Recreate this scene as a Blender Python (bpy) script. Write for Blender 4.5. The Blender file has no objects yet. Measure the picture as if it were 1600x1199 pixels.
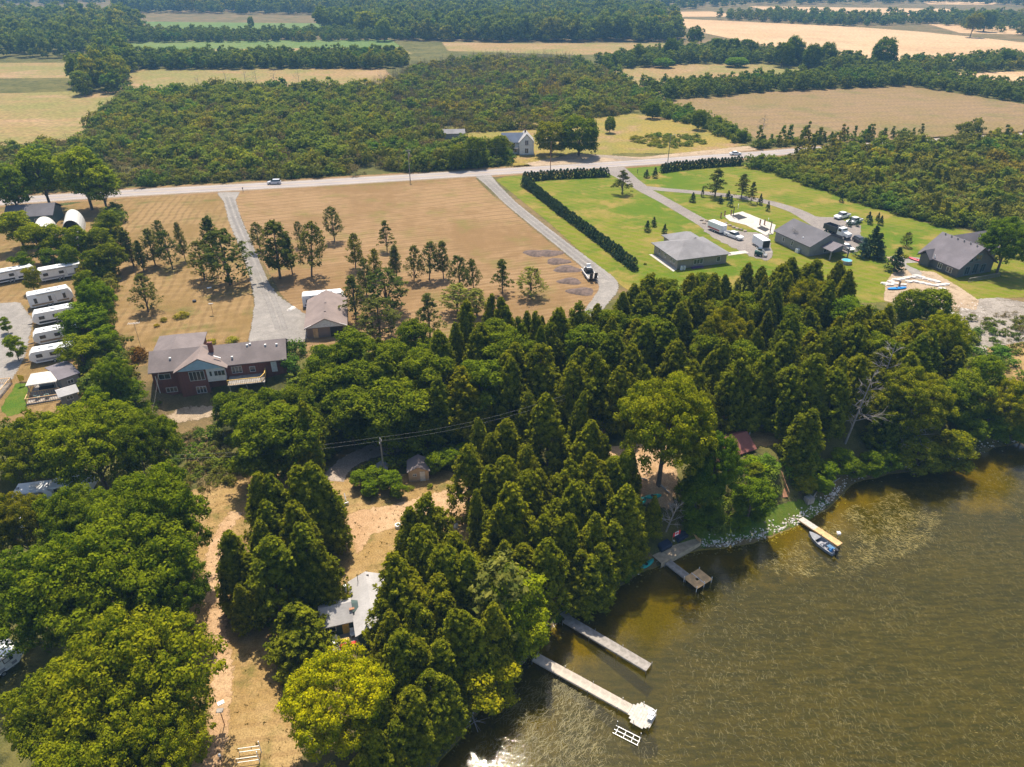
import bpy, math, random
import numpy as np
from mathutils import Vector, Matrix

# ---------------------------------------------------------------- camera, sky, sun, exposure
SC = bpy.context.scene
COL = SC.collection
PITCH = math.radians(30.7)
FPX, CAMH = 1110.0, 65.0
cam_data = bpy.data.cameras.new('camera')
cam_data.sensor_width = 36.0
cam_data.lens = 36.0 * FPX / 1600.0
cam_data.clip_start = 0.5
cam_data.clip_end = 20000
cam = bpy.data.objects.new('camera', cam_data)
COL.objects.link(cam)
cam.location = (0, 0, CAMH)
cam.rotation_euler = (math.pi / 2 - PITCH, 0, 0)
SC.camera = cam

SUN_EL, SUN_AZ = math.radians(63), math.radians(-7)      # azimuth from +Y towards +X
world = bpy.data.worlds.new('World')
SC.world = world
world.use_nodes = True
wn = world.node_tree
bg = wn.nodes['Background']
sky = wn.nodes.new('ShaderNodeTexSky')
sky.sky_type = 'NISHITA'
sky.sun_disc = False
sky.sun_elevation = SUN_EL
sky.sun_rotation = SUN_AZ
sky.air_density = 1.0
sky.dust_density = 2.0
wn.links.new(sky.outputs[0], bg.inputs[0])
bg.inputs[1].default_value = 0.125
sun_data = bpy.data.lights.new('sun', 'SUN')
sun_data.energy = 5.0
sun_data.angle = math.radians(0.6)
sun_data.color = (1.0, 0.91, 0.76)
sun = bpy.data.objects.new('sun', sun_data)
COL.objects.link(sun)
sd = Vector((math.sin(SUN_AZ) * math.cos(SUN_EL), math.cos(SUN_AZ) * math.cos(SUN_EL), math.sin(SUN_EL)))
sun.rotation_euler = sd.to_track_quat('Z', 'Y').to_euler()
SC.view_settings.view_transform = 'Standard'
SC.view_settings.look = 'None'
SC.view_settings.exposure = 0.52
SC.view_settings.gamma = 1.0
SC.view_settings.use_curve_mapping = False
SC.render.engine = 'CYCLES'
SC.cycles.max_bounces = 6
SC.cycles.diffuse_bounces = 2
SC.cycles.glossy_bounces = 2
SC.cycles.transmission_bounces = 3
SC.cycles.transparent_max_bounces = 12
SC.cycles.volume_bounces = 0

random.seed(7)
RNG = np.random.default_rng(7)
R = math.radians
PI = math.pi

# ---------------------------------------------------------------- terrain
ZW = -6.5      # lake level


def rayp(px, py):
    u = (px - 800) / FPX
    v = -(py - 599.5) / FPX
    return (u, math.cos(PITCH) + v * math.sin(PITCH), -math.sin(PITCH) + v * math.cos(PITCH))


def GZ(px, py, z):
    d = rayp(px, py)
    t = (z - CAMH) / d[2]
    return (t * d[0], t * d[1])


shore_px = [(480, 1500), (560, 1350), (640, 1250), (700, 1175), (750, 1110), (800, 1060), (840, 1010), (862, 983), (890, 955), (930, 935),
            (985, 905), (1010, 890), (1035, 882), (1060, 868), (1095, 857), (1130, 856), (1160, 851), (1195, 842), (1230, 828), (1262, 812),
            (1290, 796), (1312, 775), (1330, 755), (1400, 738), (1480, 728), (1530, 708), (1560, 697), (1600, 690), (1800, 665), (2200, 630)]
SH = np.array([GZ(x, y, ZW) for x, y in shore_px])
LAKE = np.vstack([SH, [[1500, 300], [1500, -400], [-60, -400]]])


def sdist(P, V):
    """signed distance to polygon V (negative inside)"""
    n = len(V)
    best = np.full(len(P), 1e18)
    ins = np.zeros(len(P), bool)
    for i in range(n):
        a, b = V[i], V[(i + 1) % n]
        e = b - a
        w = P - a
        t = np.clip((w @ e) / max(e @ e, 1e-9), 0, 1)
        d = w - t[:, None] * e
        best = np.minimum(best, (d * d).sum(1))
        c1 = (a[1] > P[:, 1]) != (b[1] > P[:, 1])
        with np.errstate(divide='ignore', invalid='ignore'):
            xi = (b[0] - a[0]) * (P[:, 1] - a[1]) / (b[1] - a[1] if b[1] != a[1] else 1e-9) + a[0]
        ins ^= c1 & (P[:, 0] < xi)
    d = np.sqrt(best)
    return np.where(ins, -d, d)


FX = [-400, -120, -78, -62, -45, -20, 0, 10, 20, 28, 40, 50, 60, 80, 100, 400]
FOOT = [60, 66, 70, 101, 100, 93, 90, 80, 73, 77, 81, 87, 93, 99, 104, 150]
TOPY = [70, 76, 82, 121, 120, 105, 104, 95, 81, 85, 89, 95, 101, 109, 114, 165]


def sm(t):
    t = np.clip(t, 0, 1)
    return t * t * (3 - 2 * t)


def hgt(P):
    P = np.atleast_2d(np.asarray(P, float))
    x, y = P[:, 0], P[:, 1]
    d = sdist(P, LAKE)
    f = np.interp(x, FX, FOOT)
    t = np.interp(x, FX, TOPY)
    z = -4.5 + 4.5 * sm((y - f) / (t - f))
    z = z + 0.12 * np.sin(x * 0.21 + 1.3) * np.sin(y * 0.17) * np.clip((165 - y) / 40, 0, 1)
    bank = -6.55 + np.maximum(d, 0) * 0.75
    land = np.minimum(z, bank)
    bed = ZW - 0.05 - np.minimum(2.4, 0.16 * np.abs(d))
    return np.where(d > 0, land, bed)


def h1(x, y):
    return float(hgt([[x, y]])[0])


def G(px, py, dz=0.0):
    """point of the ground seen at a pixel of the photograph (dz: height of the point above the ground)"""
    z = 0.0
    for _ in range(14):
        x, y = GZ(px, py, z + dz)
        zn = h1(x, y)
        if abs(zn - z) < 0.02:
            z = zn
            break
        z = z * 0.4 + zn * 0.6
    x, y = GZ(px, py, z + dz)
    return Vector((x, y, h1(x, y)))


def GP(pts, dz=0.0):
    return np.array([tuple(G(a, b, dz))[:2] for a, b in pts])


KEEP = []     # open places kept free of trees and undergrowth: (x, y, radius)
for kx, ky, kr in [(1170, 700, 5.5), (1200, 710, 4), (1215, 740, 2.4), (1224, 770, 2.2), (1140, 664, 5), (1012, 690, 4.5), (1012, 775, 4.5), (1060, 860, 4.5), (1085, 850, 3.5), (1035, 872, 3), (555, 985, 5), (575, 955, 4), (1000, 730, 4), (1260, 790, 5), (865, 965, 3), (890, 960, 3),
                   (652, 752, 3.2), (597, 742, 2), (602, 748, 1.5), (380, 612, 7.5), (350, 612, 6), (300, 640, 6), (410, 600, 6), (560, 712, 4), (535, 727, 4), (590, 702, 3.5), (520, 745, 3.5), (575, 705, 3)]:
    kp = G(kx, ky)
    KEEP.append((kp.x, kp.y, kr))


# ---------------------------------------------------------------- tags and helpers
def tag(o, label=None, cat=None, group=None, kind=None):
    if label:
        o['label'] = label
    if cat:
        o['category'] = cat
    if group:
        o['group'] = group
    if kind:
        o['kind'] = kind
    return o


def thing(name, label, cat, loc=(0, 0, 0), rz=0.0, group=None, scale=1.0):
    o = bpy.data.objects.new(name, None)
    COL.objects.link(o)
    o.empty_display_size = 0.5
    o.location = loc
    o.rotation_euler = (0, 0, rz)
    o.scale = (scale,) * 3
    return tag(o, label, cat, group)


def obj(name, me, parent=None, **kw):
    o = bpy.data.objects.new(name, me)
    COL.objects.link(o)
    if parent:
        o.parent = parent
    tag(o, **kw)
    return o


def copy_tree(o, parent=None):
    c = o.copy()
    COL.objects.link(c)
    if parent:
        c.parent = parent
    for ch in list(o.children):
        copy_tree(ch, c)
    return c


class MB:
    def __init__(s):
        s.v, s.f = [], []

    def add(s, vs, fs):
        n = len(s.v)
        s.v += [tuple(p) for p in vs]
        s.f += [tuple(i + n for i in q) for q in fs]
        return s

    def box(s, x0, x1, y0, y1, z0, z1):
        return s.add([(x0, y0, z0), (x1, y0, z0), (x1, y1, z0), (x0, y1, z0), (x0, y0, z1), (x1, y0, z1), (x1, y1, z1), (x0, y1, z1)],
                     [(0, 3, 2, 1), (4, 5, 6, 7), (0, 1, 5, 4), (1, 2, 6, 5), (2, 3, 7, 6), (3, 0, 4, 7)])

    def bar(s, a, b, w, h=None, up=(0, 0, 1)):
        h = h or w
        a, b = Vector(a), Vector(b)
        d = (b - a).normalized()
        u = Vector(up)
        sx = d.cross(u)
        if sx.length < 1e-3:
            sx = d.cross(Vector((0, 1, 0)))
        sx.normalize()
        uz = sx.cross(d).normalized()
        vs = []
        for p in (a, b):
            for i, j in ((-1, -1), (1, -1), (1, 1), (-1, 1)):
                vs.append(p + sx * (i * w / 2) + uz * (j * h / 2))
        return s.add(vs, [(0, 1, 2, 3), (7, 6, 5, 4), (0, 4, 5, 1), (1, 5, 6, 2), (2, 6, 7, 3), (3, 7, 4, 0)])

    def tube(s, a, b, r0, r1=None, n=8, cap=True):
        r1 = r0 if r1 is None else r1
        a, b = Vector(a), Vector(b)
        d = (b - a).normalized()
        sx = d.orthogonal().normalized()
        sy = d.cross(sx)
        vs = []
        for p, r in ((a, r0), (b, r1)):
            for k in range(n):
                an = 2 * PI * k / n
                vs.append(p + (sx * math.cos(an) + sy * math.sin(an)) * r)
        fs = [(k, (k + 1) % n, n + (k + 1) % n, n + k) for k in range(n)]
        if cap:
            fs += [tuple(range(n))[::-1], tuple(range(n, 2 * n))]
        return s.add(vs, fs)

    def prism(s, poly, z0, z1):
        n = len(poly)
        vs = [(p[0], p[1], z0) for p in poly] + [(p[0], p[1], z1) for p in poly]
        return s.add(vs, [tuple(range(n))[::-1], tuple(range(n, 2 * n))] + [(k, (k + 1) % n, n + (k + 1) % n, n + k) for k in range(n)])

    def slab(s, quad, th):
        """thick sheet from a planar polygon, thickness downwards along its normal"""
        q = [Vector(p) for p in quad]
        nrm = (q[1] - q[0]).cross(q[2] - q[0]).normalized()
        if nrm.z < 0:
            q = q[::-1]
            nrm = -nrm
        n = len(q)
        vs = q + [p - nrm * th for p in q]
        return s.add(vs, [tuple(range(n)), tuple(range(n, 2 * n))[::-1]] + [((k + 1) % n, k, n + k, n + (k + 1) % n) for k in range(n)])

    def mesh(s, name, mat, smooth=False):
        me = bpy.data.meshes.new(name)
        me.from_pydata(s.v, [], s.f)
        me.update()
        if mat:
            me.materials.append(mat)
        if smooth:
            me.polygons.foreach_set('use_smooth', [True] * len(me.polygons))
        return me

    def build(s, name, mat, parent=None, smooth=False, bevel=0, **kw):
        o = obj(name, s.mesh(name, mat, smooth), parent, **kw)
        if bevel:
            m = o.modifiers.new('bevel', 'BEVEL')
            m.width = bevel
            m.segments = 2
            m.limit_method = 'ANGLE'
        return o


# ---------------------------------------------------------------- materials
class NT:
    def __init__(s, name):
        s.m = bpy.data.materials.new(name)
        s.m.use_nodes = True
        s.t = s.m.node_tree
        s.out = s.t.nodes['Material Output']
        s.b = s.t.nodes['Principled BSDF']

    def n(s, typ, **kw):
        nd = s.t.nodes.new(typ)
        for k, v in kw.items():
            setattr(nd, k, v)
        return nd

    def l(s, a, b):
        s.t.links.new(a, b)

    def val(s, x):
        return x

    def math(s, op, a, b=None, c=None, clamp=False):
        nd = s.n('ShaderNodeMath', operation=op, use_clamp=clamp)
        for i, x in enumerate((a, b, c)):
            if x is None:
                continue
            if isinstance(x, (int, float)):
                nd.inputs[i].default_value = x
            else:
                s.l(x, nd.inputs[i])
        return nd.outputs[0]

    def mix(s, fac, a, b, blend='MIX'):
        nd = s.n('ShaderNodeMix', data_type='RGBA', blend_type=blend)
        for sock, x in ((nd.inputs[0], fac), (nd.inputs[6], a), (nd.inputs[7], b)):
            if isinstance(x, (int, float)):
                sock.default_value = x
            elif isinstance(x, tuple):
                sock.default_value = (*x[:3], 1)
            else:
                s.l(x, sock)
        return nd.outputs[2]

    def coord(s, scale=(1, 1, 1), rz=0.0, src='Object'):
        tc = s.n('ShaderNodeTexCoord')
        mp = s.n('ShaderNodeMapping')
        mp.inputs['Rotation'].default_value = (0, 0, rz)
        mp.inputs['Scale'].default_value = scale
        s.l(tc.outputs[src], mp.inputs[0])
        return mp.outputs[0]

    def noise(s, vec, scale, detail=3, rough=0.55, dist=0.0):
        nd = s.n('ShaderNodeTexNoise')
        nd.inputs['Scale'].default_value = scale
        nd.inputs['Detail'].default_value = detail
        nd.inputs['Roughness'].default_value = rough
        nd.inputs['Distortion'].default_value = dist
        s.l(vec, nd.inputs['Vector'])
        return nd.outputs[0]

    def ramp(s, fac, lo, hi):
        nd = s.n('ShaderNodeMapRange', interpolation_type='SMOOTHSTEP')
        nd.inputs[1].default_value = lo
        nd.inputs[2].default_value = hi
        s.l(fac, nd.inputs[0])
        return nd.outputs[0]

    def bump(s, h, strength=0.3, dist=0.1, to=None):
        nd = s.n('ShaderNodeBump')
        nd.inputs['Strength'].default_value = strength
        nd.inputs['Distance'].default_value = dist
        s.l(h, nd.inputs['Height'])
        s.l(nd.outputs[0], (to or s.b.inputs['Normal']))
        return nd.outputs[0]


def plain(name, col, rough=0.7, var=0.12, scale=3.0, metal=0.0, spec=0.35, bump=0.0):
    t = NT(name)
    v = t.coord()
    a = t.noise(v, scale, 4)
    lo = tuple(c * (1 - var) for c in col)
    hi = tuple(min(1, c * (1 + var)) for c in col)
    c = t.mix(t.ramp(a, 0.3, 0.7), lo, hi)
    t.l(c, t.b.inputs['Base Color'])
    t.b.inputs['Roughness'].default_value = rough
    t.b.inputs['Metallic'].default_value = metal
    t.b.inputs['Specular IOR Level'].default_value = spec
    if bump:
        t.bump(t.noise(v, scale * 6, 2), bump, 0.03)
    return t.m


def ground_mat(name, c1, c2, c3=None, s1=0.05, s2=0.6, stripe=None, edge=True, rough=0.95, bump=0.35, fine=6.0, c3amt=(0.5, 0.7), stripe2=None):
    """soil or grass: patches of two or three colours at two scales, optional mowing lines, ragged rim"""
    t = NT(name)
    v = t.coord()
    n1 = t.noise(v, s1, 4, 0.6)
    n2 = t.noise(v, s2, 4, 0.6)
    n3 = t.noise(v, fine, 3, 0.6)
    f = t.math('ADD', t.math('MULTIPLY', n1, 0.6), t.math('MULTIPLY', n2, 0.4))
    c1, c2 = tuple(x * .80 for x in c1), tuple(x * .80 for x in c2)
    c3 = tuple(x * .80 for x in c3) if c3 else None
    c = t.mix(t.ramp(f, 0.42, 0.58), c1, c2)
    c = t.mix(t.math('MULTIPLY', t.ramp(t.noise(v, s1 * 7, 5, .75, 1.0), .5, .75), .35), c, t.mix(1.0, c, (.68, .72, .62), 'MULTIPLY'))
    if c3:
        n4 = t.noise(v, s1 * 3.1, 5, 0.65)
        c = t.mix(t.ramp(n4, *c3amt), c, c3)
    for st in (stripe, stripe2):
        if not st:
            continue
        ang, wid, col, amt = st
        w = t.n('ShaderNodeTexWave', wave_type='BANDS', bands_direction='X')
        w.inputs['Scale'].default_value = 0.314 / wid
        w.inputs['Distortion'].default_value = 4.0
        w.inputs['Detail'].default_value = 3
        w.inputs['Detail Scale'].default_value = 0.7
        t.l(t.coord(rz=ang), w.inputs[0])
        k = t.math('MULTIPLY', t.ramp(w.outputs[1], 0.55, 0.95), t.ramp(n1, 0.30, 0.62))
        c = t.mix(t.math('MULTIPLY', k, amt), c, tuple(x * .8 for x in col))
    g = t.ramp(n3, 0.25, 0.75)
    c = t.mix(0.55, c, t.mix(g, (0.45, 0.45, 0.45), (1.5, 1.5, 1.5)), 'MULTIPLY')
    t.l(c, t.b.inputs['Base Color'])
    t.b.inputs['Roughness'].default_value = rough
    t.b.inputs['Specular IOR Level'].default_value = 0.1
    t.bump(t.math('ADD', n3, t.math('MULTIPLY', n2, 1.5)), bump, 0.12)
    if edge:
        at = t.n('ShaderNodeAttribute', attribute_name='edge')
        k = t.math('ADD', at.outputs[2], t.math('MULTIPLY', t.math('SUBTRACT', t.noise(v, 1.3, 5, 0.7), 0.5), 1.5))
        a = t.ramp(k, 0.42, 0.58)
        tr = t.n('ShaderNodeBsdfTransparent')
        mx = t.n('ShaderNodeMixShader')
        t.l(a, mx.inputs[0])
        t.l(tr.outputs[0], mx.inputs[1])
        t.l(t.b.outputs[0], mx.inputs[2])
        t.l(mx.outputs[0], t.out.inputs[0])
    return t.m


# ---------------------------------------------------------------- ground sheets
GX = np.concatenate([-np.geomspace(5000, 190, 26), np.arange(-180, 241, 1.5), np.geomspace(250, 5000, 26)])
GY = np.concatenate([np.array([-1500, -700, -300, -120, -40]), np.arange(0, 190.1, 1.5), np.geomspace(196, 6500, 60)])


def grid_mesh(name, xs, ys, mat, lift=0.0, poly=None, ew=1.0):
    X, Y = np.meshgrid(xs, ys)
    P = np.stack([X.ravel(), Y.ravel()], 1)
    Z = hgt(P) + lift
    nx, ny = len(xs), len(ys)
    i = np.arange((ny - 1) * (nx - 1))
    r, c = i // (nx - 1), i % (nx - 1)
    a = r * nx + c
    F = np.stack([a, a + 1, a + nx + 1, a + nx], 1)
    E = None
    if poly is not None:
        sdv = -sdist(P, poly)
        E = 0.5 + sdv / (2 * ew)
        keep = (E[F] > -0.9).any(1)
        F = F[keep]
        used = np.unique(F)
        remap = np.full(len(P), -1)
        remap[used] = np.arange(len(used))
        F = remap[F]
        P, Z, E = P[used], Z[used], E[used]
    me = bpy.data.meshes.new(name)
    V = np.column_stack([P, Z])
    me.from_pydata(V.tolist(), [], F.tolist())
    me.update()
    me.polygons.foreach_set('use_smooth', [True] * len(me.polygons))
    if E is not None:
        at = me.attributes.new('edge', 'FLOAT', 'POINT')
        at.data.foreach_set('value', np.clip(E, -1, 2).astype(np.float32))
    me.materials.append(mat)
    return me


def patch(name, poly, mat, lift, ew=0.6, px=True, res=None):
    V = GP(poly) if px else np.asarray(poly, float)
    lo, hi = V.min(0) - ew * 3, V.max(0) + ew * 3
    near = lo[1] < 190 and hi[1] < 330 and lo[0] > -180 and hi[0] < 240
    if near and res is None:
        xs = GX[(GX >= lo[0] - 1.6) & (GX <= hi[0] + 1.6) & (GX > -181) & (GX < 241)]
        ya = np.concatenate([np.arange(0, 190.1, 1.5), np.arange(191.5, 360, 1.5)])
        ys = ya[(ya >= lo[1] - 1.6) & (ya <= hi[1] + 1.6)]
    else:
        res = res or max(3.0, (hi[1] - lo[1]) / 60)
        xs = np.arange(lo[0] - res, hi[0] + res * 1.5, max(res, (hi[0] - lo[0]) / 160))
        ys = np.arange(lo[1] - res, hi[1] + res * 1.5, res)
    return obj(name, grid_mesh(name, xs, ys, mat, lift, V, ew), kind='structure')


def strip(name, line, width, mat, lift, ew=0.5, px=True, step=2.0):
    """ribbon along a polyline with a ragged rim; width may be a list"""
    L = GP(line) if px else np.asarray(line, float)
    W = np.full(len(L), float(width)) if not hasattr(width, '__len__') else np.asarray(width, float)
    seg = np.linalg.norm(np.diff(L, axis=0), axis=1)
    s = np.concatenate([[0], np.cumsum(seg)])
    n = max(3, int(s[-1] / step))
    t = np.linspace(0, s[-1], n)
    # smooth the polyline
    X = np.interp(t, s, L[:, 0]); Y = np.interp(t, s, L[:, 1]); WW = np.interp(t, s, W)
    for _ in range(3):
        X[1:-1] = (X[:-2] + 2 * X[1:-1] + X[2:]) / 4
        Y[1:-1] = (Y[:-2] + 2 * Y[1:-1] + Y[2:]) / 4
    T = np.stack([np.gradient(X), np.gradient(Y)], 1)
    T /= np.linalg.norm(T, axis=1)[:, None]
    N = np.stack([-T[:, 1], T[:, 0]], 1)
    offs = [(-1, -ew, 0.0), (-1, ew, 1.0), (-0.4, 0, 1.5), (0.4, 0, 1.5), (1, -ew, 1.0), (1, ew, 0.0)]
    rows, ed = [], []
    for k, (sgn, e, val) in enumerate(offs):
        o = sgn * WW / 2 + e
        p = np.stack([X, Y], 1) + N * o[:, None]
        rows.append(np.column_stack([p, hgt(p) + lift]))
        ed.append(np.full(n, val))
    V = np.concatenate(rows)
    F = []
    m = len(offs)
    for k in range(m - 1):
        for i in range(n - 1):
            F.append((k * n + i, k * n + i + 1, (k + 1) * n + i + 1, (k + 1) * n + i))
    F = [f[::-1] for f in F]
    me = bpy.data.meshes.new(name)
    me.from_pydata(V.tolist(), [], F)
    me.update()
    at = me.attributes.new('edge', 'FLOAT', 'POINT')
    at.data.foreach_set('value', np.concatenate(ed).astype(np.float32))
    me.materials.append(mat)
    return obj(name, me, kind='structure')
# ---------------------------------------------------------------- the ground and the fields
A2 = math.atan2(36, -95) + PI / 2        # run of the lot lines
m_earth = ground_mat('earth', (0.10, 0.085, 0.035), (0.155, 0.115, 0.05), (0.06, 0.06, 0.02), s1=0.03, s2=0.35, edge=False)
# the one big sheet: dry soil on land, silt and weed under the lake, dimming with depth painted in


def bed_branch():
    t = NT('land_and_lake_bed')
    v = t.coord()
    n1, n2, n3 = t.noise(v, 0.035, 4, .6), t.noise(v, 0.4, 4, .6), t.noise(v, 4.0, 3, .6)
    f = t.math('ADD', t.math('MULTIPLY', n1, .6), t.math('MULTIPLY', n2, .4))
    land = t.mix(t.ramp(f, .4, .6), (0.115, 0.095, 0.04), (0.19, 0.13, 0.06))
    land = t.mix(t.ramp(t.noise(v, 0.09, 5, .65), .5, .68), land, (0.07, 0.08, 0.025))
    geo = t.n('ShaderNodeNewGeometry')
    sx = t.n('ShaderNodeSeparateXYZ')
    t.l(geo.outputs['Position'], sx.inputs[0])
    z = sx.outputs[2]
    silt = t.mix(t.ramp(t.noise(v, 0.07, 4, .6), .4, .62), (0.28, 0.20, 0.012), (0.18, 0.145, 0.012))
    st = t.noise(t.coord(scale=(0.35, 1.6, 1), rz=R(-25)), 1.1, 4, .6)
    weed = t.mix(t.ramp(st, .35, .65), (0.050, 0.052, 0.006), (0.115, 0.093, 0.012))
    deep = t.ramp(t.math('ADD', z, t.math('MULTIPLY', t.math('SUBTRACT', t.noise(v, .06, 5, .65), .5), -5.0)), -7.1, -8.0)  # deeper bed darker: weed, plus the dimming of deep murky water painted in
    bed = t.mix(deep, silt, weed)
    c = t.mix(t.ramp(z, -6.52, -6.42), bed, land)
    c = t.mix(.5, c, t.mix(t.ramp(n3, .25, .75), (.45, .45, .45), (1.5, 1.5, 1.5)), 'MULTIPLY')
    t.l(c, t.b.inputs['Base Color'])
    t.b.inputs['Roughness'].default_value = .95
    t.b.inputs['Specular IOR Level'].default_value = .1
    t.bump(n3, .3, .1)
    return t.m


obj('ground', grid_mesh('ground', GX, GY, bed_branch()), kind='structure')

# lake surface
t = NT('lake_water')
v = t.coord(scale=(0.6, 1.5, 1), rz=R(-28))
w1 = t.noise(v, 1.4, 3, .55)
w2 = t.noise(v, 7.0, 2, .5)
hh = t.math('ADD', t.math('MULTIPLY', w1, .45), t.math('MULTIPLY', w2, .22))
bmp = t.n('ShaderNodeBump')
bmp.inputs['Strength'].default_value = .8
bmp.inputs['Distance'].default_value = .045
t.l(hh, bmp.inputs['Height'])
gl = t.n('ShaderNodeBsdfGlossy')
gl.inputs['Roughness'].default_value = .035
gl.inputs['Color'].default_value = (1, 1, 1, 1)
t.l(bmp.outputs[0], gl.inputs['Normal'])
fr = t.n('ShaderNodeFresnel')
fr.inputs[0].default_value = 1.33
t.l(bmp.outputs[0], fr.inputs['Normal'])
tr = t.n('ShaderNodeBsdfTransparent')
tr.inputs[0].default_value = (0.80, 0.76, 0.26, 1)
di = t.n('ShaderNodeBsdfDiffuse')
t.l(t.mix(t.ramp(t.noise(t.coord(scale=(.3, 1, 1), rz=R(-28)), .25, 5, .6), .35, .65), (0.050, 0.043, 0.0015), (0.074, 0.060, 0.003)), di.inputs[0])
mx1 = t.n('ShaderNodeMixShader')
mx1.inputs[0].default_value = .32
t.l(tr.outputs[0], mx1.inputs[1])
t.l(di.outputs[0], mx1.inputs[2])
mx2 = t.n('ShaderNodeMixShader')
t.l(fr.outputs[0], mx2.inputs[0])
t.l(mx1.outputs[0], mx2.inputs[1])
t.l(gl.outputs[0], mx2.inputs[2])
t.l(mx2.outputs[0], t.out.inputs[0])
b = MB()
b.add([(-70, -350, ZW), (1450, -350, ZW), (1450, 290, ZW), (-70, 290, ZW)], [(0, 1, 2, 3)])
b.build('lake_water', t.m, kind='structure')

MOW = R(22)
m_dry = ground_mat('dry_mown_grass', (0.255, 0.155, 0.068), (0.33, 0.205, 0.10), (0.21, 0.165, 0.05), s1=.03, s2=.25, stripe=(A2, 3.4, (0.19, 0.115, 0.055), .5), stripe2=(A2 + R(3), 1.7, (0.42, 0.29, 0.15), .45))
m_dryleft = ground_mat('dry_mown_lawn', (0.25, 0.16, 0.06), (0.32, 0.205, 0.09), (0.17, 0.145, 0.042), s1=.04, s2=.3, stripe=(R(-10), 2.2, (0.19, 0.12, 0.05), .7), stripe2=(R(72), 3.1, (0.38, 0.26, 0.12), .35))
m_green = ground_mat('green_lawn', (0.105, 0.170, 0.006), (0.18, 0.205, 0.012), (0.31, 0.23, 0.055), s1=.03, s2=.2, stripe=(A2 + R(62), 2.6, (0.27, 0.20, 0.06), .4), stripe2=(A2, 3.7, (0.25, 0.20, 0.05), .4), c3amt=(.50, .66))
m_lushgreen = ground_mat('short_grass', (0.08, 0.15, 0.012), (0.13, 0.17, 0.02), None, s1=.2, s2=1.0)
m_dirt = ground_mat('trodden_dirt', (0.48, 0.30, 0.16), (0.56, 0.37, 0.21), (0.38, 0.235, 0.11), s1=.1, s2=.8)
m_yard = ground_mat('parched_yard_grass', (0.35, 0.225, 0.085), (0.43, 0.29, 0.125), (0.19, 0.155, 0.045), s1=.08, s2=.6, stripe=(R(80), 1.9, (0.27, 0.16, 0.07), .4))
m_brownfield = ground_mat('weedy_brown_field', (0.26, 0.185, 0.075), (0.30, 0.20, 0.10), (0.20, 0.17, 0.06), s1=.012, s2=.09, fine=.8, stripe=(R(80), 9, (0.21, 0.15, 0.09), .4))
m_meadow = ground_mat('yellow_meadow', (0.32, 0.24, 0.055), (0.25, 0.22, 0.05), (0.36, 0.23, 0.12), s1=.02, s2=.12, fine=1.0)
m_tanfield = ground_mat('tan_hay_field', (0.36, 0.235, 0.105), (0.25, 0.225, 0.07), (0.42, 0.27, 0.15), s1=.006, s2=.05, fine=.5, stripe=(R(88), 14, (0.25, 0.23, 0.07), .4))
m_wheat = ground_mat('pale_stubble_field', (0.58, 0.375, 0.20), (0.62, 0.42, 0.235), (0.50, 0.33, 0.18), s1=.006, s2=.04, fine=.4, stripe=(R(86), 16, (0.64, 0.46, 0.28), .4))
m_greenfield = ground_mat('green_crop_field', (0.13, 0.20, 0.05), (0.17, 0.22, 0.06), None, s1=.01, s2=.06, fine=.5)
m_under = ground_mat('scrub_floor', (0.11, 0.11, 0.03), (0.17, 0.15, 0.045), (0.05, 0.055, 0.018), s1=.05, s2=.4)
m_gravel = ground_mat('grey_gravel', (0.29, 0.265, 0.24), (0.34, 0.31, 0.28), (0.38, 0.345, 0.31), s1=.1, s2=.8, fine=9)
m_track = ground_mat('packed_gravel', (0.28, 0.255, 0.235), (0.32, 0.295, 0.27), None, s1=.1, s2=.8, fine=9)
m_lane = ground_mat('grey_lane', (0.27, 0.235, 0.215), (0.32, 0.28, 0.25), None, s1=.05, s2=.6)
m_shadylane = ground_mat('earth_lane', (0.40, 0.32, 0.27), (0.46, 0.37, 0.30), None, s1=.1, s2=.8)
m_shoulder = ground_mat('gravel_shoulder', (0.37, 0.30, 0.235), (0.31, 0.25, 0.19), None, s1=.05, s2=.5)
m_concrete = ground_mat('concrete', (0.66, 0.61, 0.54), (0.58, 0.53, 0.47), None, s1=.2, s2=.8, bump=.1)
m_sand = ground_mat('sandy_soil', (0.42, 0.31, 0.21), (0.50, 0.38, 0.26), (0.25, 0.18, 0.10), s1=.15, s2=1.2)
m_rockground = ground_mat('stony_soil', (0.30, 0.26, 0.22), (0.40, 0.35, 0.30), (0.17, 0.14, 0.10), s1=.2, s2=1.5)


m_concf = ground_mat('concrete_slab', (0.66, 0.61, 0.54), (0.58, 0.53, 0.47), None, s1=.2, s2=.8, bump=.1, edge=False)


def flat(name, poly, mat, lift):
    V = [(*tuple(G(a, b))[:2], h1(*tuple(G(a, b))[:2]) + lift) for a, b in poly]
    return MB().slab(V, .05).build(name, mat, kind='structure')


def asphalt():
    t = NT('asphalt')
    v = t.coord()
    c = t.mix(t.ramp(t.noise(v, .12, 4), .35, .65), (0.27, 0.235, 0.225), (0.31, 0.27, 0.255))
    c = t.mix(t.ramp(t.noise(t.coord(scale=(.04, 1.2, 1), rz=R(-13.5)), 1.0, 3), .5, .75), c, (0.23, 0.20, 0.195))
    t.l(c, t.b.inputs['Base Color'])
    t.b.inputs['Roughness'].default_value = .85
    t.bump(t.noise(v, 12, 2), .2, .02)
    return t.m


m_asphalt = asphalt()
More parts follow.
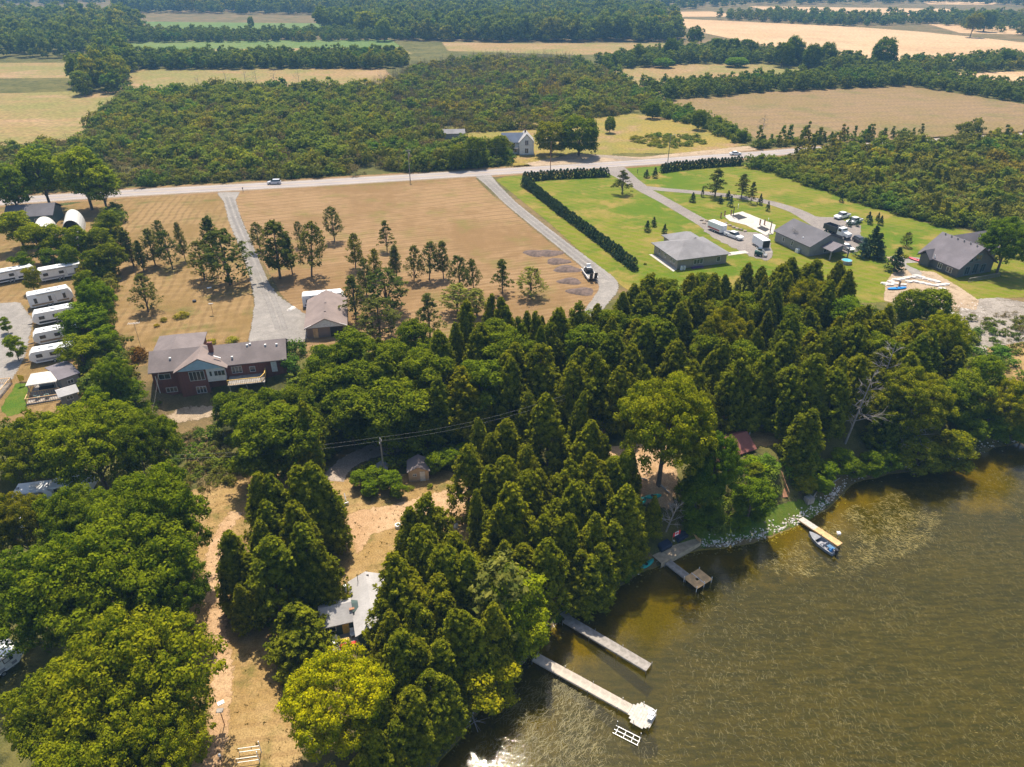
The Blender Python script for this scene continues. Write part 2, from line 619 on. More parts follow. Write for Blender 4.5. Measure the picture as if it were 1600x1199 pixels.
# scrub floor beyond and beside the road, then the fields on it
patch('scrub_ground', [(-200, 335), (30, 308), (860, 262), (1250, 238), (1700, 205), (1900, 300), (1700, 360), (1450, 352), (1250, 290), (1190, 262), (960, 262), (760, 285), (180, 305), (-250, 700),
                       (-300, 60), (400, 100), (1000, 120), (1200, 140), (1700, 160), (1900, 180)][:0] or
      [(-700, 330), (-400, 60), (300, 60), (1000, 70), (2000, 90), (2300, 200), (1900, 380), (1480, 365), (1250, 300), (1190, 260), (960, 255), (860, 262), (640, 276), (350, 293), (30, 311), (-100, 322)],
      m_under, .01, ew=2, res=8)
patch('wood_floor', [(330, 600), (470, 545), (560, 520), (680, 500), (820, 500), (1000, 460), (1200, 460), (1400, 465), (1560, 500), (1750, 600), (1800, 660), (1600, 684), (1500, 700), (1340, 725), (1240, 780), (1120, 840), (1000, 870), (880, 930),
                     (820, 1040), (700, 1160), (560, 1199), (560, 1050), (600, 900), (640, 820), (860, 720), (700, 690), (540, 700), (400, 780), (330, 700)], m_under, .012, ew=1.5)
patch('left_wood_floor', [(-200, 680), (260, 660), (330, 800), (330, 1250), (-400, 1300)], m_under, .012, ew=1.5)

patch('dry_lawn', [(182, 304), (345, 298), (352, 320), (372, 385), (392, 440), (398, 480), (388, 540), (250, 560), (180, 590), (160, 540), (150, 460), (170, 380)], m_dryleft, .02)
patch('mown_field', [(366, 300), (740, 276), (764, 300), (800, 330), (850, 372), (905, 415), (945, 445), (925, 480), (800, 545), (640, 560), (560, 560), (478, 560), (480, 500), (440, 462), (405, 400), (385, 360), (368, 320)], m_dry, .02)
patch('caravan_park_grass', [(-300, 340), (100, 322), (180, 305), (170, 400), (165, 500), (205, 620), (200, 660), (-300, 700)], m_dryleft, .016)
patch('yard', [(285, 775), (340, 745), (420, 740), (520, 748), (700, 735), (760, 765), (770, 850), (700, 880), (610, 880), (600, 960), (520, 960), (460, 1000), (470, 1100), (470, 1250), (290, 1280), (290, 1000)], m_yard, .024)
patch('dirt_track', [(545, 800), (610, 790), (700, 765), (770, 768), (770, 820), (700, 800), (640, 818), (580, 835), (560, 870), (550, 860), (540, 820)], m_dirt, .03)
strip('footpath', [(370, 800), (345, 830), (330, 880), (335, 940), (345, 1000), (350, 1080), (330, 1199)], 2.0, m_dirt, .034, ew=.8)
patch('grove_clearing', [(1110, 655), (1170, 640), (1230, 670), (1225, 695), (1150, 700), (1105, 690)], m_yard, .03)
patch('grove_clearing', [(940, 700), (1040, 690), (1060, 760), (1045, 800), (960, 800)], m_dirt, .03)
patch('grove_clearing', [(850, 730), (880, 730), (905, 800), (870, 800)], m_dirt, .032)
patch('shore_grass', [(1060, 850), (1100, 820), (1180, 800), (1250, 780), (1300, 785), (1262, 815), (1195, 840), (1100, 856)], m_lushgreen, .03, ew=.4)
patch('shore_grass', [(850, 965), (875, 940), (905, 930), (890, 955), (866, 985)], m_lushgreen, .03, ew=.3)
patch('caravan_grass', [(0, 640), (25, 600), (45, 590), (42, 640), (15, 655)], m_lushgreen, .03, ew=.3)
patch('bank_soil', [(258, 650), (285, 636), (340, 634), (345, 646), (310, 656), (275, 662)], m_sand, .04, ew=.8)
patch('green_lawn', [(774, 281), (800, 273), (955, 264), (968, 262), (1050, 257), (1190, 255), (1330, 315), (1460, 352), (1560, 370), (1700, 420), (1640, 462), (1540, 468), (1440, 470), (1340, 474), (1200, 474), (1080, 470), (1010, 470), (975, 450), (930, 415), (860, 350)], m_green, .02)
patch('stony_bank', [(1500, 470), (1560, 465), (1640, 480), (1700, 600), (1600, 640), (1540, 560), (1500, 520)], m_rockground, .03)
patch('bank_meadow', [(1540, 545), (1620, 530), (1700, 640), (1610, 660), (1570, 600)], m_yard, .036)
patch('patio', [(1385, 440), (1400, 420), (1460, 425), (1500, 450), (1530, 470), (1525, 485), (1480, 478), (1420, 478), (1380, 470)], m_sand, .036, ew=.3)
patch('gravel_path', [(1385, 400), (1440, 403), (1445, 410), (1412, 412), (1440, 425), (1440, 440), (1415, 430), (1395, 415)], m_gravel, .04, ew=.3)
patch('caravan_road', [(-60, 478), (30, 472), (52, 500), (38, 560), (15, 600), (-60, 620)], m_gravel, .03)

# fields beyond the road
patch('brown_field', [(1040, 158), (1200, 144), (1420, 134), (1600, 163), (1800, 192), (1900, 215), (1600, 226), (1320, 222), (1185, 218), (1140, 196), (1085, 176)], m_brownfield, .03, ew=2)
patch('yellow_meadow', [(925, 184), (990, 178), (1060, 188), (1110, 205), (1168, 226), (1100, 240), (960, 240), (930, 255), (800, 262), (795, 235), (700, 215), (700, 200)], m_meadow, .03, ew=2)
patch('hay_field', [(-300, 148), (20, 146), (190, 140), (195, 109), (600, 107), (612, 120), (608, 138), (440, 137), (200, 146), (120, 222), (-300, 240)], m_tanfield, .03, ew=3)
patch('hay_field', [(-400, 100), (150, 98), (180, 100), (150, 122), (-400, 125)], m_tanfield, .03, ew=3)
patch('hay_field', [(190, 78), (620, 72), (645, 84), (600, 88), (190, 90)], m_tanfield, .03, ew=3)
patch('crop_field', [(190, 66), (610, 62), (628, 74), (190, 79)], m_greenfield, .05, ew=3)
patch('crop_field', [(225, 34), (520, 37), (570, 44), (500, 50), (300, 50), (235, 42)], m_greenfield, .03, ew=4)
patch('hay_field', [(690, 66), (800, 68), (1045, 68), (1090, 82), (900, 86), (700, 80)], m_tanfield, .03, ew=3)
patch('hay_field', [(950, 110), (1060, 101), (1190, 100), (1275, 113), (1190, 134), (1050, 138), (990, 136)], m_tanfield, .03, ew=3)
patch('stubble_field', [(1050, 29), (1200, 36), (1330, 42), (1440, 50), (1540, 60), (1700, 78), (2000, 100), (2000, 120), (1700, 92), (1560, 94), (1440, 97), (1330, 92), (1200, 72), (1080, 48)], m_wheat, .03, ew=4)
patch('stubble_field', [(1400, 116), (1600, 112), (1900, 140), (1900, 165), (1600, 146), (1520, 128)], m_wheat, .03, ew=3)
patch('stubble_field', [(960, 20), (1110, 18), (1170, 26), (990, 27)], m_wheat, .05, ew=5)
patch('stubble_field', [(1170, 10), (1480, 14), (1510, 24), (1350, 31), (1200, 17)], m_wheat, .05, ew=5)
patch('stubble_field', [(1440, 2), (1560, 4), (1550, 8), (1450, 7)], m_wheat, .05, ew=5)
patch('stubble_field', [(1450, 38), (1620, 42), (1620, 55), (1500, 52)], m_wheat, .05, ew=5)

# road, shoulders, centre line
road_px = [(-300, 338), (-60, 322), (30, 313), (200, 302), (350, 294), (480, 287), (640, 277.5), (760, 270), (860, 263.5), (960, 257), (1060, 250), (1160, 243), (1250, 236), (1400, 225), (1700, 205)]
strip('road_verge', road_px, 13.5, m_dry, .03, ew=1.2)
strip('road_shoulder', road_px, 9.6, m_shoulder, .045, ew=.5)
strip('road', road_px, 6.8, m_asphalt, .06, ew=.08)
RL = GP(road_px)


def along(L, step):
    seg = np.linalg.norm(np.diff(L, axis=0), axis=1)
    s = np.concatenate([[0], np.cumsum(seg)])
    t = np.arange(0, s[-1], step)
    return np.stack([np.interp(t, s, L[:, 0]), np.interp(t, s, L[:, 1])], 1)


m_yline = plain('yellow_road_paint', (0.62, 0.42, 0.12), .7)
m_wline = plain('white_road_paint', (0.75, 0.72, 0.68), .7)
strip('centre_line', road_px, .16, m_yline, .068, ew=0.0)
for sg in (-1, 1):
    L = along(RL, 4)
    T = np.gradient(L, axis=0); T /= np.linalg.norm(T, axis=1)[:, None]
    strip('edge_line', (L + np.stack([-T[:, 1], T[:, 0]], 1) * sg * 3.2).tolist(), .12, m_wline, .068, ew=0.0, px=False)

for dx_ in (-.8, .8):
    LL = GP([(357, 308), (368, 340), (384, 378), (400, 415), (415, 450), (428, 480), (440, 515)]) + [dx_, 0]
    strip('wheel_track', LL.tolist(), .9, m_track, .062, ew=.32, px=False)
    LL = GP([(760, 281), (798, 318), (840, 352), (882, 385), (918, 413), (945, 436)]) + [dx_, 0]
    strip('wheel_track', LL.tolist(), .9, m_track, .062, ew=.32, px=False)
patch('driveway', [(338, 301), (376, 300), (368, 312), (376, 340), (390, 372), (402, 400), (418, 440), (434, 462), (478, 492), (480, 534), (388, 536), (394, 505), (398, 470), (390, 432), (374, 385), (357, 345), (350, 316)], m_gravel, .05, ew=.35)
strip('driveway', [(752, 272), (770, 290), (798, 318), (840, 352), (882, 385), (918, 413), (948, 438), (955, 450), (938, 470), (920, 495)], [6, 4.2, 3.8, 3.8, 3.8, 4.2, 5, 4.5, 3.8, 3.6], m_gravel, .05, ew=.4)
strip('lane', [(955, 262), (985, 282), (1008, 298), (1035, 312), (1070, 332), (1105, 352), (1120, 362)], [10, 6, 5, 4.5, 4.5, 5, 6], m_lane, .05, ew=.25)
strip('lane', [(1003, 293), (1040, 297), (1090, 301), (1150, 307), (1205, 317), (1245, 330), (1280, 350), (1300, 362)], [4, 4, 4, 4, 4.2, 4.8, 6, 7], m_lane, .056, ew=.25)
patch('car_park', [(1100, 352), (1140, 360), (1200, 366), (1208, 400), (1200, 408), (1175, 402), (1150, 390), (1120, 375), (1100, 362)], m_lane, .062, ew=.2)
patch('car_park', [(1262, 338), (1300, 340), (1345, 352), (1345, 372), (1345, 392), (1320, 398), (1300, 375)], m_lane, .062, ew=.2)
flat('front_path', [(1137, 395), (1164, 392), (1170, 395.5), (1138, 400)], m_concf, .08)
strip('lane', [(625, 690), (570, 706), (535, 722), (518, 742), (520, 752)], 3.4, m_shadylane, .05, ew=.4)
strip('farm_drive', [(905, 258), (925, 250), (935, 243), (1005, 252)], [5, 4, 4, 5], m_shoulder, .05, ew=.5)
patch('farm_drive', [(900, 240), (1000, 246), (1170, 228), (1185, 234), (1010, 254), (840, 262), (820, 256)], m_sand, .034, ew=1)
flat('basketball_court', [(1131, 338), (1160, 331), (1212, 352), (1208, 366), (1196, 368), (1165, 352), (1140, 346)], m_concf, .09)
m_key = ground_mat('dark_court_paint', (0.055, 0.055, 0.06), (0.07, 0.07, 0.075), None, edge=False)
flat('court_key', [(1143, 337.5), (1154, 335), (1168, 341), (1155, 344)], m_key, .102)
flat('court_key', [(1182, 357), (1190, 353.5), (1203, 359), (1196, 363)], m_key, .102)
flat('paved_apron', [(1014, 398), (1022, 398), (1060, 420), (1052, 425)], m_concf, .06)
strip('stair_landing_path', [(1392, 402), (1398, 412), (1415, 425), (1425, 440)], 2.2, m_sand, .044, ew=.2)

# haze: one closed box of thin even air
hz = MB().box(-6900, 6900, -2000, 7800, -11.0, 68.0)
t = NT('haze')
for nd in list(t.t.nodes):
    if nd.type == 'BSDF_PRINCIPLED':
        t.t.nodes.remove(nd)
pv = t.n('ShaderNodeVolumePrincipled')
pv.inputs['Color'].default_value = (0.30, 0.62, 1.0, 1)
pv.inputs['Density'].default_value = 0.00020
pv.inputs['Anisotropy'].default_value = 0.0
t.l(pv.outputs[0], t.out.inputs['Volume'])
hz.build('haze', t.m, kind='stuff', label='thin bluish summer haze lying over the fields and the lake', cat='haze')
# ---------------------------------------------------------------- foliage
def leaf_mat(name, c1, c2, tip=None, transl=.3, wild=False):
    t = NT(name)
    at = t.n('ShaderNodeAttribute', attribute_name='tone')
    oi = t.n('ShaderNodeObjectInfo')
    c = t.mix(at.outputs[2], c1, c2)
    if wild:
        geo = t.n('ShaderNodeNewGeometry')
        pn = t.noise(geo.outputs['Position'], .018, 3, .6)
        c = t.mix(t.ramp(pn, .52, .66), c, t.mix(1.0, c, (1.45, 1.12, .8), 'MULTIPLY'))
        pn2 = t.noise(geo.outputs['Position'], .035, 3, .6)
        c = t.mix(t.ramp(pn2, .55, .68), c, t.mix(1.0, c, (.65, 1.0, .85), 'MULTIPLY'))
        c = t.mix(t.ramp(pn2, .45, .32), c, t.mix(1.0, c, (1.5, 1.35, .8), 'MULTIPLY'))
    rnd = t.ramp(oi.outputs['Random'], 0, 1)
    c = t.mix(rnd, c, t.mix(1.0, c, (1.14, 1.04, .85), 'MULTIPLY'))
    c = t.mix(1.0, c, oi.outputs['Color'], 'MULTIPLY')
    t.t.nodes.remove(t.b)
    di = t.n('ShaderNodeBsdfDiffuse')
    tl = t.n('ShaderNodeBsdfTranslucent')
    t.l(c, di.inputs[0])
    t.l(t.mix(1.0, c, (1.25, 1.2, .55), 'MULTIPLY'), tl.inputs[0])
    mx = t.n('ShaderNodeMixShader')
    mx.inputs[0].default_value = transl
    t.l(di.outputs[0], mx.inputs[1])
    t.l(tl.outputs[0], mx.inputs[2])
    t.l(mx.outputs[0], t.out.inputs[0])
    return t.m


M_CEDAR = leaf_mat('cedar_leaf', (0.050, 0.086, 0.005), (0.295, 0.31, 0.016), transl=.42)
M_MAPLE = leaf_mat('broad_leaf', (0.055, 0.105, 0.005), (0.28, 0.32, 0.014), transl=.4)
M_JUNI = leaf_mat('juniper_leaf', (0.06, 0.085, 0.018), (0.20, 0.205, 0.045), transl=.35)
M_SPRUCE = leaf_mat('spruce_leaf', (0.030, 0.065, 0.030), (0.075, 0.115, 0.050))
M_SCRUB = leaf_mat('scrub_leaf', (0.075, 0.095, 0.018), (0.24, 0.245, 0.042), transl=.35, wild=True)
M_BARK = plain('bark', (0.13, 0.10, 0.075), .9, .3, 2.0)
M_PALEBARK = plain('pale_bark', (0.33, 0.30, 0.27), .9, .25, 2.0)
M_DEAD = plain('dead_wood', (0.30, 0.265, 0.235), .9, .25, 2.0)


def cards(P, N, size, rng, asp=1.0, tone=None, up=0.0):
    """one small folded leaf-spray card per point"""
    n = len(P)
    N = N + rng.normal(0, .45, (n, 3))
    N[:, 2] += up
    N /= np.linalg.norm(N, axis=1)[:, None] + 1e-9
    A = rng.normal(0, 1, (n, 3))
    A -= (A * N).sum(1)[:, None] * N
    A /= np.linalg.norm(A, axis=1)[:, None] + 1e-9
    B = np.cross(N, A)
    s = size * rng.uniform(.6, 1.35, n)[:, None]
    V = np.empty((n, 4, 3))
    V[:, 0] = P + A * s * asp
    V[:, 1] = P + B * s * .62
    V[:, 2] = P - A * s * asp
    V[:, 3] = P - B * s * .62
    tn = np.repeat(np.clip(tone if tone is not None else rng.uniform(0, 1, n), 0, 1), 4)
    return V.reshape(-1, 3), tn


def quads_mesh(name, V, tone, mat):
    me = bpy.data.meshes.new(name)
    n = len(V) // 4
    me.vertices.add(len(V))
    me.vertices.foreach_set('co', V.astype(np.float32).ravel())
    me.loops.add(n * 4)
    me.loops.foreach_set('vertex_index', np.arange(n * 4, dtype=np.int32))
    me.polygons.add(n)
    me.polygons.foreach_set('loop_start', np.arange(0, n * 4, 4, dtype=np.int32))
    me.update()
    at = me.attributes.new('tone', 'FLOAT', 'POINT')
    at.data.foreach_set('value', tone.astype(np.float32))
    me.materials.append(mat)
    return me


def cedar_crown(seed, H=12.0, Rr=2.3, sprays=230, per=26, leaf=.20, tops=1, base=.06, mat=None, power=.62, droop=0.0, name='crown'):
    """a white cedar: a flame-shaped crown of upright feathery sprays, sometimes with several leaders"""
    rng = np.random.default_rng(seed)
    Vs, Ts = [], []
    leaders = [(0, 0, 1.0)] + [(rng.uniform(-.9, .9) * Rr * .55, rng.uniform(-.9, .9) * Rr * .55, rng.uniform(.72, .95)) for _ in range(tops - 1)]
    for li, (lx, ly, lh) in enumerate(leaders):
        ns = int(sprays / (1 + .55 * (len(leaders) - 1)))
        t = rng.uniform(0, 1, ns) ** .85
        t = base + t * (1 - base)
        prof = (1 - t) ** power * (1 - np.exp(-(t - base + .03) * 14)) * 1.18
        ang = rng.uniform(0, 2 * PI, ns)
        wob = 1 + .22 * np.sin(ang * 3 + t * 9 + seed) + rng.normal(0, .13, ns)
        rr = Rr * prof * wob * (1 if len(leaders) == 1 else .82)
        cx, cy, cz = lx + rr * np.cos(ang), ly + rr * np.sin(ang), t * H * lh
        for k in range(ns):
            out = np.array([math.cos(ang[k]), math.sin(ang[k]), 0])
            L = (.55 + .65 * (1 - t[k])) * H / 12
            d = out * .55 + np.array([0, 0, .9 - droop])
            d /= np.linalg.norm(d)
            s = rng.uniform(-.5, .6, per)
            w = (.6 - np.abs(s)) * .55 * L + .05
            P = np.array([cx[k], cy[k], cz[k]]) + d * (s * L)[:, None] * 1.3 + rng.normal(0, 1, (per, 3)) * w[:, None] * .75
            tone = np.clip(.15 + .45 * (s + .5) + rng.normal(0, .14) + rng.normal(0, .13, per), 0, 1)
            v, tn = cards(P, np.tile(out * .8 + [0, 0, .45], (per, 1)), leaf, rng, 1.25, tone, up=.3)
            Vs.append(v)
            Ts.append(tn)
    return quads_mesh(name, np.concatenate(Vs), np.concatenate(Ts), mat or M_CEDAR)


def florets(centers, radii, per, leaf, rng, flat=.8, tones=None, asp=1.0):
    n = len(centers)
    D = rng.normal(0, 1, (n, per, 3))
    D[:, :, 2] = np.abs(D[:, :, 2]) * 1.1 - .35
    D /= np.linalg.norm(D, axis=2)[:, :, None]
    rad = rng.uniform(.55, 1.05, (n, per, 1)) * np.asarray(radii)[:, None, None]
    P = centers[:, None, :] + D * rad * np.array([1, 1, flat])
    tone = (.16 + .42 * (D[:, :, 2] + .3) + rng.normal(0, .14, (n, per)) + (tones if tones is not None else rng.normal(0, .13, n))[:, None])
    v, tn = cards(P.reshape(-1, 3), D.reshape(-1, 3), leaf, rng, asp, np.clip(tone, 0, 1).ravel(), up=.35)
    return v, tn


def broad_crown(seed, H=15.0, Rr=8.0, boughs=16, sub=26, per=42, leaf=.27, fr=.95, base=.28, mat=None, flat=1.0, name='crown', gap=0.0):
    """broadleaf crown: boughs, each a dome of leafy florets, with gaps between the boughs"""
    rng = np.random.default_rng(seed)
    zc = H * (base + (1 - base) * .48)
    hz = H * (1 - base) * .5
    C, Rd = [], []
    k = 0
    while len(C) < boughs and k < 4000:
        k += 1
        d = rng.normal(0, 1, 3)
        d[2] = d[2] * .9 + .12
        d /= np.linalg.norm(d)
        if d[2] < -.8:
            continue
        f = rng.uniform(.62, .8)
        p = np.array([d[0] * Rr * f, d[1] * Rr * f, zc + d[2] * hz * f])
        br = Rr * rng.uniform(.27, .42)
        if all(np.linalg.norm(p - q) > (br + r2) * .55 for q, r2 in zip(C, Rd)):
            C.append(p)
            Rd.append(br)
    C.append(np.array([0, 0, zc + hz * .25])); Rd.append(Rr * .5)
    Vs, Ts = [], []
    for c, br in zip(C, Rd):
        D = rng.normal(0, 1, (sub, 3))
        D[:, 2] = np.abs(D[:, 2]) * 1.1 - .45
        D /= np.linalg.norm(D, axis=1)[:, None]
        cen = c + D * br * rng.uniform(.62, 1.06, (sub, 1)) * np.array([1, 1, .82 * flat])
        v, tn = florets(cen, fr * rng.uniform(.65, 1.25, sub), per, leaf, rng, .75, rng.normal(rng.normal(0, .07), .10, sub))
        Vs.append(v)
        Ts.append(tn)
    return quads_mesh(name, np.concatenate(Vs), np.concatenate(Ts), mat or M_MAPLE), C


def trunk_mesh(H, r, limbs=(), lean=(0, 0), mat=None, name='trunk', n=7):
    b = MB()
    top = Vector((lean[0], lean[1], H))
    mid = Vector((lean[0] * .4, lean[1] * .4, H * .5))
    b.tube((0, 0, -.6), (0, 0, .25), r * 1.35, r, n, False).tube((0, 0, .25), mid, r, r * .72, n, False).tube(mid, top, r * .72, r * .2, n)
    for c in limbs:
        c = Vector(c)
        s = Vector((0, 0, min(c.z * .45, H * .75)))
        m = s.lerp(c, .5) + Vector((0, 0, .12 * c.z))
        b.tube(s, m, r * .42, r * .28, 5, False).tube(m, c, r * .28, r * .08, 5)
    return b.mesh(name, mat or M_BARK, True)


def bare_branches(seed, H=8.0, r=.16, n1=9, n2=5, spread=.45, mat=None, name='branches', lean=(0, 0)):
    rng = np.random.default_rng(seed)
    b = MB()
    top = Vector((lean[0], lean[1], H))
    b.tube((0, 0, -.4), top * .5, r, r * .7, 6, False).tube(top * .5, top, r * .7, r * .15, 6)
    for k in range(n1):
        f = .25 + .7 * k / n1
        s = top * f
        a = rng.uniform(0, 2 * PI)
        L = H * spread * (1.1 - f) + .5
        d = Vector((math.cos(a), math.sin(a), rng.uniform(.2, .9))).normalized()
        e = s + d * L
        b.tube(s, e, r * .42 * (1.2 - f), r * .12, 5)
        for j in range(n2):
            q = s.lerp(e, rng.uniform(.3, .95))
            dd = (d + Vector(rng.normal(0, .55, 3).tolist())).normalized()
            b.tube(q, q + dd * L * rng.uniform(.25, .5), r * .16, r * .05, 4, False)
    return b.mesh(name, mat or M_DEAD, False)


TREES = {}


def reg(kind, crown, trunk, H):
    TREES.setdefault(kind, []).append((crown, trunk, H))


for s in range(6):
    tp = [1, 2, 1, 3, 2, 1][s]
    Rr = [2.35, 2.7, 2.15, 2.9, 2.5, 2.2][s]
    reg('cedar', cedar_crown(100 + s, 12, Rr, 320, 42, .155, tops=tp, power=[.58, .64, .80, .56, .66, .54][s]), trunk_mesh(9.5, .2), 12)
for s in range(3):
    me, C = broad_crown(200 + s, 15, 8.2, 20, 28, 84, .18, .92)
    reg('maple', me, trunk_mesh(11, .42, C[:9]), 15)
for s in range(4):
    me, C = broad_crown(220 + s, 11, 3.5, 15, 18, 46, .165, .75, base=.0)
    reg('broadleaf', me, trunk_mesh(8, .22, C[:6]), 11)
for s in range(3):        # full domed crown that comes down low
    rng = np.random.default_rng(260 + s)
    n = 260
    D = rng.normal(0, 1, (n, 3)); D /= np.linalg.norm(D, axis=1)[:, None]
    D = D[D[:, 2] > -.75]
    lump = 1 + .16 * np.sin(D[:, 0] * 5 + s) * np.cos(D[:, 1] * 4 + 2 * s) + rng.normal(0, .06, len(D))
    cen = D * lump[:, None] * np.array([3.9, 3.9, 4.4]) + [0, 0, 5.6]
    v, tn = florets(cen, rng.uniform(.7, 1.25, len(cen)), 44, .25, rng, .8, rng.normal(0, .12, len(cen)))
    reg('dome', quads_mesh('crown', v, tn, M_MAPLE), trunk_mesh(7, .3, cen[rng.choice(len(cen), 6)]), 11)
for s in range(2):
    me, C = broad_crown(240 + s, 15, 4.0, 22, 15, 34, .22, .8, base=.16, flat=1.1)
    reg('poplar', me, trunk_mesh(12, .28, C[:10]), 15)
for s in range(5):        # juniper / red cedar in the mown field, bare at the foot
    rng = np.random.default_rng(300 + s)
    me = cedar_crown(300 + s, 9.5, [1.75, 2.1, 1.6, 2.3, 1.5][s], 150, 20, .15, tops=[1, 1, 2, 1, 1][s], base=[.2, .24, .18, .16, .24][s], mat=M_JUNI, power=[.5, .42, .6, .55, .4][s], droop=.5)
    reg('juniper', me, trunk_mesh(8.6, .15, [(rng.uniform(-1, 1), rng.uniform(-1, 1), rng.uniform(3, 7)) for _ in range(8)]), 9.5)
for s in range(3):        # pines: whorled boughs with air between them
    rng = np.random.default_rng(340 + s)
    C = []
    for w in range(9):
        z = 3.2 + w * .95
        rr = (11.6 - z) * .36 + .3
        for k in range(5):
            a = rng.uniform(0, 2 * PI)
            for q in (.55, 1.0):
                C.append([math.cos(a) * rr * q, math.sin(a) * rr * q, z + rng.normal(0, .25)])
    C.append([0, 0, 11.4])
    C = np.array(C)
    v, tn = florets(C, np.full(len(C), .62), 34, .17, rng, .55, asp=1.3)
    reg('pine', quads_mesh('crown', v, tn, M_JUNI), trunk_mesh(11.3, .2, C[rng.choice(len(C), 12)] * np.array([1, 1, 1])), 12)
for s in range(2):
    me = cedar_crown(360 + s, 4, .95, 110, 18, .10, base=.03, mat=M_SPRUCE, power=.95, droop=.75)
    reg('spruce', me, trunk_mesh(3.2, .08), 4)
for s in range(3):        # clipped hedge cedars
    me = cedar_crown(380 + s, 3.1, .98, 90, 16, .12, base=.0, mat=M_SPRUCE, power=.6)
    reg('hedge_cedar', me, trunk_mesh(2, .06), 2.9)
for s in range(4):
    rng = np.random.default_rng(400 + s)
    n = 16
    D = rng.normal(0, 1, (n, 3)); D[:, 2] = np.abs(D[:, 2])
    D /= np.linalg.norm(D, axis=1)[:, None]
    cen = D * np.array([1.15, 1.15, 1.1]) * rng.uniform(.6, 1, (n, 1)) + [0, 0, .45]
    v, tn = florets(cen, rng.uniform(.5, .85, n), 44, .14, rng, .85)
    reg('bush', quads_mesh('foliage', v, tn, M_SCRUB if s < 3 else M_MAPLE), trunk_mesh(1.2, .07, [(.5, .3, 1.4), (-.5, .1, 1.3)], name='stems'), 2.2)

FIX = []      # every placed tree: (empty, kind)
TINT = {}


def tree(kind, x, y, H, label, group=None, cat='tree', wide=1.0, var=None, tint=(1, 1, 1), name=None, z=None, rz=None):
    lst = TREES[kind]
    i = random.randrange(len(lst)) if var is None else var % len(lst)
    crown, trunk, H0 = lst[i]
    nm = name or {'cedar': 'cedar_tree', 'maple': 'maple_tree', 'broadleaf': 'broadleaf_tree', 'poplar': 'poplar_tree', 'dome': 'broadleaf_tree', 'juniper': 'juniper_tree', 'pine': 'pine_tree',
                  'spruce': 'spruce_tree', 'hedge_cedar': 'hedge_cedar', 'bush': 'bush'}[kind]
    s = H / H0
    e = thing(nm, label, cat, (x, y, (h1(x, y) if z is None else z) - .1), random.uniform(0, 6.28) if rz is None else rz, group)
    e.scale = (s * wide, s * wide, s)
    if kind in ('cedar', 'broadleaf', 'juniper'):
        e.rotation_euler = (random.gauss(0, .045), random.gauss(0, .045), e.rotation_euler.z)
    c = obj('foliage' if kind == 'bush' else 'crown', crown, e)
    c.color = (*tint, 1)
    obj('stems' if kind == 'bush' else 'trunk', trunk, e)
    FIX.append((e, kind, x, y, H * wide * .2))
    return e


def top(px, py, H):
    """foot of a tree whose top shows at the pixel"""
    p = G(px, py, H)
    return p.x, p.y


# ---- plants nobody could count: points carrying instances of unlinked low meshes
def lowtree(name, me_crown, me_trunk=None):
    return me_crown


def joined(name, crown, trunk):
    V = np.empty(len(crown.vertices) * 3, np.float32)
    crown.vertices.foreach_get('co', V)
    return crown


def scatter(name, label, cat, P, scl, variants, rng, zscl=None, sink=.15):
    P = np.asarray(P, float)
    if len(P) == 0:
        return None
    me = bpy.data.meshes.new(name)
    Z = hgt(P) - sink
    me.from_pydata(np.column_stack([P, Z]).tolist(), [], [])
    for nm, arr in (('sxy', scl), ('sz', zscl if zscl is not None else scl), ('rot', rng.uniform(0, 6.28, len(P)))):
        me.attributes.new(nm, 'FLOAT', 'POINT').data.foreach_set('value', np.asarray(arr, np.float32))
    me.attributes.new('pick', 'INT', 'POINT').data.foreach_set('value', rng.integers(0, len(variants), len(P)).astype(np.int32))
    o = obj(name, me, kind='stuff', label=label, cat=cat)
    g = bpy.data.node_groups.new(name, 'GeometryNodeTree')
    g.interface.new_socket('Geometry', in_out='INPUT', socket_type='NodeSocketGeometry')
    g.interface.new_socket('Geometry', in_out='OUTPUT', socket_type='NodeSocketGeometry')
    gi, go = g.nodes.new('NodeGroupInput'), g.nodes.new('NodeGroupOutput')
    join = g.nodes.new('GeometryNodeJoinGeometry')

    def attr(nm, ty='FLOAT'):
        a = g.nodes.new('GeometryNodeInputNamedAttribute')
        a.data_type = ty
        a.inputs[0].default_value = nm
        return a.outputs[0]
    cx = g.nodes.new('ShaderNodeCombineXYZ')
    sx, sz = attr('sxy'), attr('sz')
    g.links.new(sx, cx.inputs[0]); g.links.new(sx, cx.inputs[1]); g.links.new(sz, cx.inputs[2])
    rt = g.nodes.new('ShaderNodeCombineXYZ')
    g.links.new(attr('rot'), rt.inputs[2])
    for k, vo in enumerate(variants):
        oi = g.nodes.new('GeometryNodeObjectInfo')
        oi.inputs['Object'].default_value = vo
        oi.inputs['As Instance'].default_value = True
        ip = g.nodes.new('GeometryNodeInstanceOnPoints')
        cmp = g.nodes.new('FunctionNodeCompare')
        cmp.data_type = 'INT'
        cmp.operation = 'EQUAL'
        g.links.new(attr('pick', 'INT'), cmp.inputs[2])
        cmp.inputs[3].default_value = k
        g.links.new(gi.outputs[0], ip.inputs['Points'])
        g.links.new(cmp.outputs[0], ip.inputs['Selection'])
        g.links.new(oi.outputs['Geometry'], ip.inputs['Instance'])
        g.links.new(rt.outputs[0], ip.inputs['Rotation'])
        g.links.new(cx.outputs[0], ip.inputs['Scale'])
        g.links.new(ip.outputs[0], join.inputs[0])
    g.links.new(join.outputs[0], go.inputs[0])
    md = o.modifiers.new('scatter', 'NODES')
    md.node_group = g
    return o


def src(name, me):
    o = bpy.data.objects.new(name, me)      # not linked to the scene: only instanced
    return o


